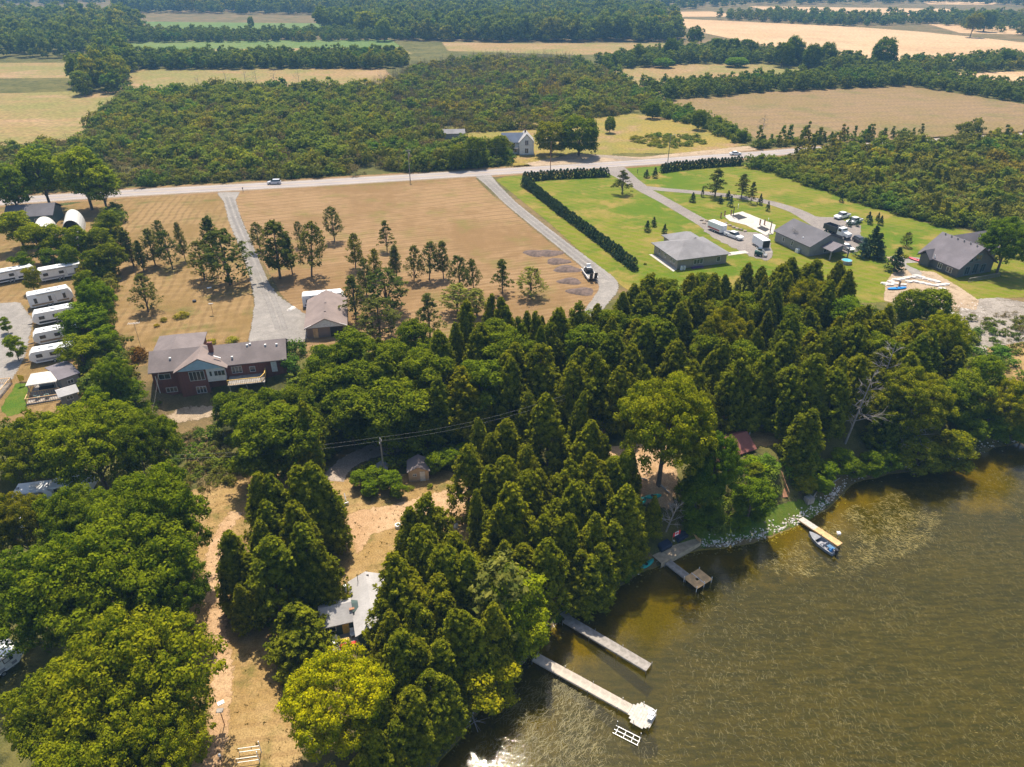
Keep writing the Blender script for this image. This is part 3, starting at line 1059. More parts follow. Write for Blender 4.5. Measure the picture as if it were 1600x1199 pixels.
def clump(seed, H, Rr, n, per, leaf, fr, mat, lo=.1, pw=.6, stem=True):
    """light-weight crown for plants seen from afar, height H"""
    rng = np.random.default_rng(seed)
    t = rng.uniform(lo, 1, n)
    a = rng.uniform(0, 2 * PI, n)
    prof = np.sqrt(np.clip(1 - ((t - .45) / .58) ** 2, 0, 1)) if pw is None else (1 - t) ** pw * 1.1
    r = Rr * prof * rng.uniform(.5, 1, n)
    cen = np.column_stack([r * np.cos(a), r * np.sin(a), t * (H - fr * .6)])
    v, tn = florets(cen, fr * rng.uniform(.6, 1.2, n), per, leaf, rng, .85)
    return quads_mesh('clump', v, tn, mat)


M_FAR = leaf_mat('far_leaf', (0.055, 0.10, 0.018), (0.22, 0.27, 0.035), transl=.35, wild=True)
M_FARDRY = leaf_mat('dry_scrub_leaf', (0.10, 0.09, 0.04), (0.22, 0.18, 0.08))
M_FARGREY = leaf_mat('grey_twig', (0.15, 0.13, 0.10), (0.26, 0.225, 0.18), transl=.1)
S_BUSH = [src('bush_src', clump(500 + s, 2.4, 1.7, 15, 26, .22, .75, M_SCRUB, pw=None)) for s in range(4)]
S_BUSHG = [src('bush_src', clump(520 + s, 2.8, 1.8, 16, 26, .24, .8, M_FAR, pw=None)) for s in range(3)]
S_CED = [src('cedar_src', clump(540 + s, 5.0, 1.35, 26, 20, .22, .5, M_FAR if s else M_SCRUB, pw=.7)) for s in range(3)]
S_DRY = [src('dry_src', clump(560 + s, 2.2, 1.6, 12, 22, .16, .8, M_FARDRY, pw=None)) for s in range(2)]
S_GREY = [src('grey_src', bare_branches(570 + s, 5, .07, 10, 4, .3, M_FARGREY)) for s in range(2)]
S_FARTREE = [src('far_tree_src', clump(580 + s, 15, 5.2, 34, 26, .75, 2.1, M_FAR, pw=None, lo=.12)) for s in range(4)]
S_GRASS = []
for s in range(2):
    rng = np.random.default_rng(590 + s)
    P = rng.normal(0, .22, (26, 3)); P[:, 2] = np.abs(P[:, 2]) * .6
    v, tn = cards(P, np.tile([1.0, 0, .2], (26, 1)), .12, rng, 1.6)
    S_GRASS.append(src('tuft_src', quads_mesh('tuft', v, tn, M_FARDRY)))


def fill(poly_px, spacing, rng, dz=0.0, avoid=None, px=True, jitter=.5):
    V = GP(poly_px, dz) if px else np.asarray(poly_px)
    lo, hi = V.min(0), V.max(0)
    xs = np.arange(lo[0], hi[0], spacing)
    ys = np.arange(lo[1], hi[1], spacing * .87)
    X, Y = np.meshgrid(xs, ys)
    X = X + (np.arange(len(ys)) % 2)[:, None] * spacing * .5
    P = np.stack([X.ravel(), Y.ravel()], 1) + rng.uniform(-jitter, jitter, (X.size, 2)) * spacing
    P = P[sdist(P, V) < 0]
    if len(P) and P[:, 1].min() < 140:
        for kx, ky, kr in KEEP:
            P = P[(P[:, 0] - kx) ** 2 + (P[:, 1] - ky) ** 2 > kr * kr]
    if avoid is not None and len(avoid) and len(P):
        A = np.asarray(avoid)
        d = np.sqrt(((P[:, None, :] - A[None, :, :2]) ** 2).sum(2)) - A[None, :, 2]
        P = P[d.min(1) > 0]
    return P


def off_road(P, r=8.0):
    L = along(RL, 3)
    return P[np.array([np.min((L[:, 0] - p[0]) ** 2 + (L[:, 1] - p[1]) ** 2) > r * r for p in P])] if len(P) else P
# ---------------------------------------------------------------- buildings
def shingle(name, col):
    t = NT(name)
    v = t.coord()
    c = t.mix(t.ramp(t.noise(v, .35, 4), .3, .7), tuple(x * .82 for x in col), tuple(x * 1.12 for x in col))
    c = t.mix(t.math('MULTIPLY', t.ramp(t.noise(t.coord(scale=(1, 3, 3)), 2.5, 4, .7), .45, .7), .5), c, tuple(x * .6 for x in col))
    t.l(c, t.b.inputs['Base Color'])
    t.b.inputs['Roughness'].default_value = .85
    br = t.n('ShaderNodeTexBrick')
    br.inputs['Scale'].default_value = 3.0
    br.inputs['Mortar Size'].default_value = .03
    t.l(v, br.inputs[0])
    t.bump(t.noise(v, 9, 3), .25, .03)
    return t.m


def siding(name, col, sc=5.0, rough=.6, vert=False):
    t = NT(name)
    v = t.coord()
    w = t.n('ShaderNodeTexWave', wave_type='BANDS', bands_direction='X' if vert else 'Z', wave_profile='SAW')
    w.inputs['Scale'].default_value = sc * .314
    t.l(v, w.inputs[0])
    c = t.mix(t.ramp(t.noise(v, 1.2, 4), .3, .7), tuple(x * .85 for x in col), col)
    c = t.mix(t.math('MULTIPLY', t.ramp(w.outputs[1], .9, 1.0), .5), c, tuple(x * .5 for x in col))
    t.l(c, t.b.inputs['Base Color'])
    t.b.inputs['Roughness'].default_value = rough
    return t.m


def brickmat(name, col):
    t = NT(name)
    br = t.n('ShaderNodeTexBrick')
    br.inputs['Color1'].default_value = (*col, 1)
    br.inputs['Color2'].default_value = (*(x * .65 for x in col), 1)
    br.inputs['Mortar'].default_value = (.3, .26, .22, 1)
    br.inputs['Scale'].default_value = 2.2
    br.inputs['Mortar Size'].default_value = .015
    t.l(t.coord(scale=(1, 1, 1), rz=0), br.inputs[0])
    c = t.mix(t.ramp(t.noise(t.coord(), 1.5, 4), .3, .7), br.outputs[0], col)
    t.l(c, t.b.inputs['Base Color'])
    t.b.inputs['Roughness'].default_value = .9
    return t.m


R_BROWN = shingle('brown_shingle', (.19, .155, .148))
R_PINK = shingle('tan_brown_shingle', (.235, .180, .160))
R_GREY = shingle('grey_shingle', (.215, .205, .21))
R_DARK = shingle('charcoal_shingle', (.115, .108, .12))
R_DARK2 = shingle('purple_grey_shingle', (.165, .145, .16))
R_LIGHT = shingle('pale_shingle', (.42, .40, .39))
R_RED = shingle('red_brown_shingle', (.24, .085, .065))
R_BLUE = shingle('slate_blue_metal', (.12, .15, .22))
W_BRICK = brickmat('dark_red_brick', (.20, .075, .055))
W_WHITE = siding('white_siding', (.78, .78, .76))
W_BLUE = siding('pale_blue_siding', (.42, .58, .68))
W_GREY = siding('grey_siding', (.27, .26, .25))
W_TAUPE = siding('taupe_siding', (.33, .285, .235))
W_LOG = siding('dark_log_wall', (.11, .115, .115), 2.6)
W_GREEN = siding('dark_green_siding', (.06, .10, .095))
W_TAN = siding('tan_siding', (.56, .42, .29), 6, vert=True)
W_GARAGE = siding('brown_garage_wall', (.26, .19, .15))
TRIM = plain('white_trim', (.70, .69, .67), .5)
GLASS = plain('window_glass', (.03, .04, .05), .08, spec=.8)
WOOD = plain('new_wood', (.60, .38, .18), .75, .2, 1.5)
YWOOD = plain('yellow_stained_wood', (.66, .42, .10), .7, .15)
GWOOD = plain('weathered_wood', (.30, .27, .24), .85, .25, 1.5)
PWOOD = plain('pale_dock_wood', (.46, .395, .325), .8, .2, 1.2)
RWOOD = plain('reddish_wood', (.36, .18, .10), .8, .2)
METAL = plain('galvanised_metal', (.34, .34, .34), .4, .1, metal=.7)
BLACK = plain('black_plastic', (.02, .02, .022), .5)
WHITE = plain('white_paint', (.80, .80, .79), .35, .05, spec=.5)
CONC = plain('grey_concrete', (.45, .42, .39), .9, .15, 1.0)
STONE = plain('pale_limestone', (.62, .57, .52), .9, .3, 1.5, bump=.4)
STONED = plain('brown_boulder', (.34, .27, .20), .9, .35, 1.0, bump=.4)


def prof(p, pts, a0, a1, axis, name, mat, parent):
    """extrude a profile (across, z) from a0 to a1 along the axis"""
    n = len(pts)
    vs = []
    for a in (a0, a1):
        for q, z in pts:
            vs.append((a, q, z) if axis == 'x' else (q, a, z))
    fs = [tuple(range(n)), tuple(range(n, 2 * n))[::-1]] + [((k + 1) % n, k, n + k, n + (k + 1) % n) for k in range(n)]
    b = MB().add(vs, fs)
    o = b.build(name, mat, parent)
    import bmesh
    bm = bmesh.new(); bm.from_mesh(o.data); bmesh.ops.recalc_face_normals(bm, faces=bm.faces); bm.to_mesh(o.data); bm.free()
    return o


def roof_gable(par, a0, a1, q0, q1, ze, zr, axis='x', oh=.4, th=.16, mat=None, ridge=None):
    m = (q0 + q1) / 2 if ridge is None else ridge
    sl = (zr - ze) / (m - q0)
    s2 = (zr - ze) / (q1 - m)
    pts = [(q0 - oh, ze - sl * oh), (m, zr), (q1 + oh, ze - s2 * oh), (q1 + oh, ze - s2 * oh - th), (m, zr - th), (q0 - oh, ze - sl * oh - th)]
    r = prof(None, pts, a0 - oh, a1 + oh, axis, 'roof', mat, par)
    return r


def wall_gable(par, a0, a1, q0, q1, zb, ze, zr, axis='x', mat=None, name='wall', ridge=None):
    m = (q0 + q1) / 2 if ridge is None else ridge
    return prof(None, [(q0, zb), (q1, zb), (q1, ze - .17), (m, zr - .17), (q0, ze - .17)], a0, a1, axis, name, mat, par)


def roof_hip(par, x0, x1, y0, y1, ze, zr, ra, rb, oh=.5, mat=None, th=.16, name='roof'):
    """hip roof; ra, rb = ridge ends"""
    X0, X1, Y0, Y1 = x0 - oh, x1 + oh, y0 - oh, y1 + oh
    v = [(X0, Y0, ze), (X1, Y0, ze), (X1, Y1, ze), (X0, Y1, ze), (X0, Y0, ze - th), (X1, Y0, ze - th), (X1, Y1, ze - th), (X0, Y1, ze - th), (*ra, zr), (*rb, zr)]
    if abs(ra[1] - rb[1]) < abs(ra[0] - rb[0]):
        f = [(0, 1, 9, 8), (1, 2, 9), (2, 3, 8, 9), (3, 0, 8)]
    else:
        f = [(0, 1, 8), (1, 2, 9, 8), (2, 3, 9), (3, 0, 8, 9)]
    f += [(4, 5, 1, 0), (5, 6, 2, 1), (6, 7, 3, 2), (7, 4, 0, 3), (7, 6, 5, 4)]
    return MB().add(v, f).build(name, mat, par)


def window(par, x, y, z, w, h, face='y-', n=1, mat=None, name='window', pane=None, bar_=.07):
    """frame standing 6 cm off the wall, pane set back in it; n lights"""
    def T(u, d, zz):      # u along wall, d outwards
        return {'y-': (x + u, y - d, z + zz), 'y+': (x + u, y + d, z + zz), 'x+': (x + d, y + u, z + zz), 'x-': (x - d, y + u, z + zz)}[face]
    b = MB()

    def bx(u0, u1, d0, d1, z0, z1, bb):
        a, c = T(u0, d0, z0), T(u1, d1, z1)
        bb.box(min(a[0], c[0]), max(a[0], c[0]), min(a[1], c[1]), max(a[1], c[1]), min(a[2], c[2]), max(a[2], c[2]))
    bx(-w / 2, w / 2, .0, .08, -h / 2, -h / 2 + bar_, b)
    bx(-w / 2, w / 2, .0, .08, h / 2 - bar_, h / 2, b)
    for k in range(n + 1):
        u = -w / 2 + (w - bar_) * k / n
        bx(u, u + bar_, .002, .077, -h / 2 + bar_, h / 2 - bar_, b)
    f = b.build(name, mat or TRIM, par)
    g = MB()
    bx(-w / 2 + bar_ * .6, w / 2 - bar_ * .6, .003, .03, -h / 2 + bar_ * .6, h / 2 - bar_ * .6, g)
    g.build('pane', pane or GLASS, f)
    return f


def door(par, x, y, z, w=.95, h=2.05, face='y-', mat=None, handle=True):
    s = {'y-': (0, -1), 'y+': (0, 1), 'x+': (1, 0), 'x-': (-1, 0)}[face]
    if s[0] == 0:
        bb = (x - w / 2, x + w / 2, min(y, y + s[1] * .07), max(y, y + s[1] * .07), z, z + h)
        hb = (x + w * .32, x + w * .38, min(y + s[1] * .07, y + s[1] * .12), max(y + s[1] * .07, y + s[1] * .12), z + .95, z + 1.05)
    else:
        bb = (min(x, x + s[0] * .07), max(x, x + s[0] * .07), y - w / 2, y + w / 2, z, z + h)
        hb = (min(x + s[0] * .07, x + s[0] * .12), max(x + s[0] * .07, x + s[0] * .12), y + w * .32, y + w * .38, z + .95, z + 1.05)
    d = MB().box(*bb).build('door', mat or TRIM, par)
    if handle:
        MB().box(*hb).build('handle', METAL, d)
    return d


def house(name, label, A, B, cat='house', z=None):
    A, B = Vector((*A[:2], 0)), Vector((*B[:2], 0))
    d = B - A
    zz = h1(A.x, A.y) if z is None else z
    return thing(name, label, cat, (A.x, A.y, zz), math.atan2(d.y, d.x))


def railing(par, pts, h=1.0, mat=None, name='railing', gap=.5):
    b = MB()
    for a, c in zip(pts[:-1], pts[1:]):
        a, c = Vector(a), Vector(c)
        b.bar(a + Vector((0, 0, h)), c + Vector((0, 0, h)), .12, .06)
        b.bar(a + Vector((0, 0, .12)), c + Vector((0, 0, .12)), .05)
        n = max(1, int((c - a).length / gap))
        for k in range(n + 1):
            p = a.lerp(c, k / n)
            w = .1 if k in (0, n) else .05
            b.box(p.x - w / 2, p.x + w / 2, p.y - w / 2, p.y + w / 2, p.z, p.z + h - .03)
    return b.build(name, mat, par)


# --- long brick house
H = house('brick_house', 'long dark brick house with a brown roof, pale blue front gable and chimney', (-64.3, 108.8), (-41.3, 114.0), z=0)
wall_gable(H, .4, 23.2, .4, 7.6, -4.6, 2.7, 4.72, 'x', W_BRICK)
roof_gable(H, .4, 23.2, .4, 7.6, 2.72, 4.8, 'x', .45, .16, R_BROWN)
wg = MB(); wg.box(-.3, 7.6, 7.7, 14.2, -2.5, 2.5); wg.build('wing_wall', W_BRICK, H)
roof_hip(H, -.3, 7.6, 6.2, 14.2, 2.7, 4.62, (3.65, 4.05), (3.65, 10.6), .4, R_BROWN, name='wing_roof')
prof(None, [(4.8, -4.6), (9.7, -4.6), (9.7, 3.1), (9.05, 4.4), (4.8, 2.55)], -.6, .38, 'y', 'front_wall', W_BRICK, H)
prof(None, [(9.7, -.1), (12.8, -.1), (12.8, 2.55), (9.75, 3.95), (9.7, 3.0)], -.75, .38, 'y', 'siding_bay', W_WHITE, H)
roof_gable(H, -.55, 4.4, 4.8, 12.9, 2.76, 4.86, 'y', .5, .16, R_PINK)
prof(None, [(4.6, 2.62), (13.1, 2.62), (12.9, 2.75), (8.85, 4.6), (4.8, 2.75)], -.98, -.80, 'y', 'gable_board', W_BLUE, H)
MB().box(10.2, 11.0, 2.6, 3.2, 3.4, 6.0).build('chimney', W_BRICK, H)
for x, w, n, z, y, h in ((2.4, 2.0, 2, 1.3, .4, 1.1), (3.0, 1.9, 3, -1.5, .4, 1.0), (8.0, 2.6, 4, 1.3, -.6, 1.9), (8.2, 1.7, 3, -1.6, -.6, 1.4), (11.9, 1.9, 3, 1.5, -.75, 1.1), (10.4, .5, 1, 1.5, -.75, 1.1), (14.7, 1.8, 3, 1.2, .4, 1.4), (17.4, 1.0, 1, 1.0, .4, 1.1)):
    window(H, x, y, z, w, h, 'y-', n)
door(H, 21.2, .4, .0, 1.0, 2.1)
for x, y in ((3.6, 2.2), (14.2, 1.2), (16.8, 3.3), (17.3, 3.5), (20, 3.0), (22, 2.9), (7.2, 1.3)):
    z = 2.72 + (y + .05) / 4.05 * 2.0
    MB().box(x - .17, x + .17, y - .17, y + .17, z - .1, z + .22).build('roof_vent', TRIM, H)
MB().bar((11.2, .9, 4.15), (12.3, .9, 3.6), .3, .1).build('skylight', TRIM, H)
for k in range(9):
    MB().box(13.2, 19.6, -3.1 + k * .39, -2.74 + k * .39, -.12, -.04).build('deck_board', GWOOD, H)
railing(H, [(13.3, -3.0, -.04), (19.0, -3.0, -.04), (19.6, -1.6, -.04), (19.6, .3, -.04)], 1.05, YWOOD, gap=.3)
for x in (13.5, 16.4, 19.4):
    MB().box(x - .08, x + .08, -2.95, -2.79, -5.2, -.12).build('deck_post', GWOOD, H)
MB().bar((1.0, .2, -3.2), (.9, .3, 1.6), .12).build('downspout', TRIM, H)

# --- brown garage
H = house('garage', 'brown-roofed garage with its gable towards the wood', (-41.2, 126.8), (-33.2, 128.4), cat='garage')
wall_gable(H, .3, 14.0, .3, 7.9, -.6, 2.45, 4.2, 'y', W_GARAGE)
roof_gable(H, .3, 14.0, .3, 7.9, 2.5, 4.3, 'y', .45, .16, R_PINK)
prof(None, [(-.1, 2.35), (8.3, 2.35), (8.1, 2.5), (4.1, 4.1), (.1, 2.5)], .05, .16, 'y', 'gable_board', TRIM, H)
MB().box(4.9, 7.4, .2, .28, 0, 2.1).build('garage_door', BLACK, H)
door(H, 2.0, .3, 0, .95, 2.05, 'y-', WOOD)
for y in (3.2, 7.5):
    MB().box(3.9, 4.3, y, y + .3, 4.2, 4.4).build('roof_vent', R_BROWN, H)

# --- grey bungalow
H = house('bungalow', 'taupe bungalow with a grey hip roof and a rear wing on the green lawn', (40.2, 163.9), (54.2, 168.4), cat='house')
MB().box(.4, 14.2, .4, 12.4, -.2, 2.55).build('wall', W_TAUPE, H)
roof_hip(H, .4, 14.2, .4, 12.4, 2.65, 5.0, (5.4, 6.4), (8.6, 6.4), .7, R_GREY)
MB().box(5.6, 13.2, 12.42, 17.0, -.2, 2.5).build('wing_wall', W_TAUPE, H)
roof_hip(H, 5.6, 13.2, 9.0, 17.0, 2.7, 4.7, (9.4, 8.0), (9.4, 13.0), .6, R_GREY, name='wing_roof')
for x, w, n in ((6.2, 2.6, 3), (11.9, 1.1, 1)):
    window(H, x, .4, 1.4, w, 1.25, 'y-', n)
for y in (2.0, 3.4, 6.5, 9.6):
    window(H, .4, y, 1.4, .8, 1.1, 'x-', 1)
MB().tube((1.3, -.3, 0), (1.3, -.3, 1.0), .32, .3, 12).build('propane_tank', WHITE, H)
MB().tube((2.05, -.3, 0), (2.05, -.3, .95), .32, .3, 12).build('propane_tank', WHITE, H)
b = MB(); b.box(4.2, 7.4, -.6, .2, -.02, .25); b.build('flower_box', plain('purple_flowers', (.12, .05, .16), .9, .5, 6), H)

# --- dark outbuilding
H = house('outbuilding', 'long charcoal-roofed outbuilding with an open porch beside the car park', (70.6, 185.2), (75.6, 172.8), cat='outbuilding')
wall_gable(H, .3, 13.2, .3, 11.6, -.2, 2.95, 5.3, 'x', W_GREY)
roof_gable(H, .3, 13.2, .3, 11.6, 3.0, 5.45, 'x', .5, .18, R_DARK)
for x in (3.6, 6.9):
    window(H, x, .3, 1.5, .7, 1.3, 'y-', 1)
MB().box(9.2, 10.2, -.5, .2, 0, 1.0).build('air_conditioner', WHITE, H)
prof(None, [(3.2, 2.5), (6.4, 3.7), (9.6, 2.5), (9.6, 2.34), (6.4, 3.54), (3.2, 2.34)], 13.75, 17.6, 'x', 'porch_roof', R_DARK2, H)
for x, y in ((17.3, 3.5), (17.3, 9.3)):
    MB().box(x - .12, x + .12, y - .12, y + .12, 0, 2.4).build('porch_post', GWOOD, H)
window(H, 13.2, 6.0, 1.3, 1.8, 1.6, 'x+', 2)
MB().tube((9, 1.5, 3.4), (9, 1.5, 3.75), .18, .18, 8).build('roof_vent', WHITE, H)

# --- dark log house
H = house('log_house', 'large dark log house with a steep purple-grey roof above the rubble slope', (101.9, 169.4), (105.8, 158.8), cat='house')
wall_gable(H, .4, 11.2, .4, 11.6, -2.2, 2.9, 6.9, 'x', W_LOG)
roof_gable(H, .4, 11.2, .4, 11.6, 2.95, 7.1, 'x', .7, .2, R_DARK2)
wall_gable(H, 8.5, 21.0, -2.4, 4.6, -1, 2.9, 6.1, 'y', W_LOG, 'wing_wall')
roof_gable(H, 7.5, 21.0, -2.4, 4.6, 2.95, 6.3, 'y', .5, .2, R_DARK2)
wall_gable(H, -.5, 2.6, .9, 3.7, -.5, 2.6, 3.5, 'y', W_LOG, 'porch_wall')
roof_gable(H, -.9, 3.4, .6, 4.0, 2.5, 4.1, 'y', .3, .16, R_DARK)
for x, w in ((6.2, 1.2), (8.9, 1.5)):
    window(H, x, .4, 1.2, w, 1.3, 'y-', 2)
for y, w, z, h in ((3.4, 1.6, 1.4, 2.0), (5.9, 1.6, 1.6, 2.4), (8.4, 1.6, 1.4, 2.0), (5.9, 2.2, 4.4, 1.6), (3.6, 1.2, 4.0, 1.2)):
    window(H, 11.2, y, z, w, h, 'x+', 2, plain('green_trim', (.16, .26, .24), .6))
MB().box(11.3, 14.3, .8, 11.0, -.25, -.08).build('balcony', GWOOD, H)
railing(H, [(14.2, .9, -.08), (14.2, 10.9, -.08)], 1.0, GWOOD, gap=.4)
for y in (1.0, 3.5, 6, 8.5, 10.8):
    MB().box(13.9, 14.15, y - .12, y + .12, -2.6, -.25).build('balcony_post', GWOOD, H)
for k in range(6):
    x = 1.0 + k * 1.8
    z = 6.9
    MB().tube((x, 5.6, 6.7), (x, 5.6, 7.25), .16, .16, 8).build('roof_vent', METAL, H)
MB().box(3.6, 10.6, -.35, .35, -2.2, -.4).build('stone_base', brickmat('reddish_stone', (.30, .19, .17)), H)
MB().box(4.3, 4.5, -.1, .1, 2.2, 3.4).build('flue', WHITE, H)

# --- white farmhouse
H = house('farmhouse', 'two-storey white farmhouse with a slate-blue wing roof beside the road', (2.9, 283.9), (8.3, 284.2), cat='farmhouse')
wall_gable(H, 0, 8.5, 0, 5.6, -.3, 5.0, 7.9, 'y', W_WHITE)
roof_gable(H, 0, 8.5, 0, 5.6, 5.1, 8.1, 'y', .3, .15, R_LIGHT)
wall_gable(H, -6.5, -.02, 2.2, 8.6, -.3, 4.6, 7.2, 'x', W_WHITE, 'wing_wall')
roof_gable(H, -6.5, 1.6, 2.2, 8.6, 4.7, 7.5, 'x', .3, .15, R_BLUE)
for z in (1.7, 4.7):
    window(H, 2.8, 0, z, 1.4, 1.9, 'y-', 2)
for x, z, w in ((-2.0, 3.9, .8), (-1.4, 1.4, 1.0), (-3.6, 1.4, 1.0)):
    window(H, x, 2.2, z, w, 1.3, 'y-', 1)
MB().box(-4.5, -.3, .6, 2.18, 2.5, 2.62).build('porch_roof', R_LIGHT, H)
MB().box(2.2, 2.8, 4, 4.6, 7.3, 8.9).build('chimney', W_BRICK, H)
b = MB()
b.box(-.1, 5.7, -.1, -.01, -.3, .5)
b.build('foundation', CONC, H)
p = G(700, 219)
H = house('farm_shed', 'low grey-roofed farm shed half hidden left of the farmhouse', (p.x - 2, p.y + 2), (p.x + 7, p.y + 3), cat='shed')
wall_gable(H, 0, 9, 0, 6, -.2, 2.2, 3.2, 'x', W_GREY)
roof_gable(H, 0, 9, 0, 6, 2.25, 3.4, 'x', .3, .12, R_GREY)
door(H, 4, 0, 0, 2.5, 2.0, 'y-', GWOOD)

# --- white-roofed cottage
H = house('cottage', 'small green-walled cottage with a pale grey L-shaped roof and porch', (-22.2, 56.9), (-18.9, 57.9), cat='cottage', z=-4.55)
wall_gable(H, .1, 4.4, .5, 3.9, -.3, 2.35, 3.25, 'x', W_GREEN)
roof_gable(H, .1, 3.3, .5, 3.9, 2.4, 3.4, 'x', .35, .12, R_LIGHT)
wall_gable(H, -2.0, 6.2, 3.9, 7.8, -.3, 2.5, 3.3, 'y', W_GREEN, 'wing_wall')
roof_gable(H, -2.0, 6.2, 3.9, 7.8, 2.55, 3.5, 'y', .35, .12, R_LIGHT)
door(H, 2.6, .5, .2, .8, 1.95, 'y-', YWOOD)
window(H, 1.1, .5, 1.4, .8, .8, 'y-', 1)
window(H, 3.9, -.9, 1.4, .8, .8, 'x-', 1)
MB().box(.1, 3.8, -1.9, .48, -.2, .15).build('porch_floor', GWOOD, H)
railing(H, [(.15, .4, .15), (.15, -1.85, .15), (3.75, -1.85, .15)], .9, GWOOD, gap=.3)
b = MB(); b.tube((3.2, 4.3, 3.0), (3.2, 4.3, 4.0), .13, .13, 10); b.tube((3.2, 4.3, 4.0), (3.2, 4.3, 4.15), .19, .19, 10); b.build('flue', METAL, H)
MB().tube((4.8, 5.6, 2.8), (4.8, 5.6, 4.3), .04, .04, 6).build('aerial', BLACK, H)
MB().box(3.3, 3.9, 1.2, 1.5, 3.05, 3.14).build('rust_flashing', RWOOD, H)
MB().box(5.9, 6.2, 5.8, 6.0, 3.2, 3.5).build('roof_vent', BLACK, H)
# towel and chairs of the porch
M_RED = plain('red_cloth', (.62, .03, .03), .8)
hp = H.location
c_, s_ = math.cos(H.rotation_euler.z), math.sin(H.rotation_euler.z)
loc = (hp.x + 2.6 * c_ + 1.85 * s_, hp.y + 2.6 * s_ - 1.85 * c_, hp.z + 1.07)
T_ = thing('towel', 'red and white towel hung over the porch rail of the white-roofed cottage', 'towel', loc, H.rotation_euler.z)
MB().box(-.95, -.2, -.30, .10, .0, .03).box(-.95, -.2, -.33, -.301, -.6, .03).build('red_band', M_RED, T_)
MB().box(.22, 1.0, -.30, .10, .0, .03).box(.22, 1.0, -.33, -.301, -.45, .03).build('red_band', M_RED, T_)
MB().box(-.2, .22, -.11, .11, .0, .035).box(-.2, .22, -.13, -.09, -.5, .035).build('white_band', WHITE, T_)


def chair(loc, rz, label, mat, group):
    c = thing('garden_chair', label, 'chair', loc, rz, group)
    MB().box(-.28, .28, -.28, .28, .38, .42).build('seat', mat, c)
    MB().slab([(-.28, .26, .42), (.28, .26, .42), (.28, .42, 1.0), (-.28, .42, 1.0)], .04).build('backrest', mat, c)
    for sx in (-1, 1):
        for sy in (-1, 1):
            MB().box(sx * .26 - .02, sx * .26 + .02, sy * .24 - .02, sy * .24 + .02, 0, .38).build('leg', mat, c)
        MB().box(sx * .31 - .03, sx * .31 + .03, -.28, .3, .58, .62).build('armrest', mat, c)
    return c


lp = lambda x, y, z: (hp.x + x * c_ - y * s_, hp.y + x * s_ + y * c_, hp.z + z)
chair(lp(1.2, -.7, .15), H.rotation_euler.z, 'pale garden chair left of the yellow cottage door', WHITE, 'chairs on the cottage porch')
chair(lp(3.3, -.2, .15), H.rotation_euler.z, 'pale garden chair right of the yellow cottage door', WHITE, 'chairs on the cottage porch')
T_ = thing('porch_table', 'small wooden table behind the towel on the cottage porch', 'table', lp(2.3, -1.1, .15), H.rotation_euler.z)
MB().box(-.5, .5, -.3, .3, .68, .72).build('table_top', WOOD, T_)
for sx in (-1, 1):
    for sy in (-1, 1):
        MB().box(sx * .45 - .03, sx * .45 + .03, sy * .25 - .03, sy * .25 + .03, 0, .68).build('leg', WOOD, T_)

# --- tan shed
H = house('garden_shed', 'small tan garden shed with a brown roof and white door', (-16.0, 87.2), (-12.9, 87.6), cat='shed')
wall_gable(H, 0, 2.9, 0, 3.1, -.3, 2.0, 2.75, 'y', W_TAN)
roof_gable(H, 0, 2.9, 0, 3.1, 2.05, 2.9, 'y', .22, .1, R_BROWN)
door(H, 2.15, 0, .0, .8, 1.8)
window(H, .95, 0, 1.25, .6, .45, 'y-', 2)
# --- other small outbuildings glimpsed between the trees
for px, py, w, d, hh, rm, wm, lab in [(716, 728, 1.6, 1.6, 2.2, R_GREY, W_WHITE, 'small white shed half hidden by cedars right of the tan shed'), (845, 662, 1.3, 1.3, 2.0, R_GREY, W_WHITE, 'tiny white shed showing between the back cedars'),
                                      (938, 678, 3.2, 3.0, 2.3, R_BROWN, W_GARAGE, 'brown-roofed cabin deep in the cedars'), (597, 745, 1.6, 1.4, 1.9, R_GREY, W_GREY, 'small grey shed beside the mid utility pole')]:
    p = G(px, py)
    H = house('small_shed', lab, (p.x - w / 2, p.y), (p.x + w / 2, p.y + .1), cat='shed')
    wall_gable(H, 0, d, 0, w, -.3, hh - .5, hh, 'y', wm)
    roof_gable(H, 0, d, 0, w, hh - .45, hh + .1, 'y', .2, .08, rm)
    door(H, w / 2, 0, 0, .6, 1.4)

# --- red-roofed cottage with deck and the long stairs
H = house('red_cottage', 'cottage with a red-brown roof at the top of the lakeside stairs', (34.2, 87.6), (37.6, 89.2), cat='cottage', z=-1.6)
wall_gable(H, -4.2, 3.4, 0, 4.6, -.8, 2.3, 3.6, 'x', W_GREY)
roof_gable(H, -4.2, 3.4, 0, 4.6, 2.35, 3.75, 'x', .35, .14, R_RED)
for x in (.4, 1.6):
    window(H, x, 0, 1.4, .9, .9, 'y-', 1)
window(H, 3.4, 2.2, 1.4, 1.2, 1.0, 'x+', 2)
for k in range(9):
    MB().box(3.5 + k * .45, 3.92 + k * .45, -.4, 4.4, -.02, .05).build('deck_board', GWOOD, H)
railing(H, [(3.6, 4.4, .05), (7.5, 4.4, .05), (7.5, .2, .05)], .95, GWOOD, gap=.5)
hpx = H.location; rzz = H.rotation_euler.z
lp2 = lambda x, y, z: (hpx.x + x * math.cos(rzz) - y * math.sin(rzz), hpx.y + x * math.sin(rzz) + y * math.cos(rzz), hpx.z + z)
T_ = thing('patio_table', 'glass patio table on the deck of the red-roofed cottage', 'table', lp2(4.7, 3.0, .05), rzz)
MB().box(-.8, .8, -.5, .5, .70, .74).build('table_top', plain('blue_grey_glass', (.30, .36, .42), .15), T_)
for sx in (-1, 1):
    for sy in (-1, 1):
        MB().tube((sx * .7, sy * .4, 0), (sx * .7, sy * .4, .7), .03).build('leg', METAL, T_)
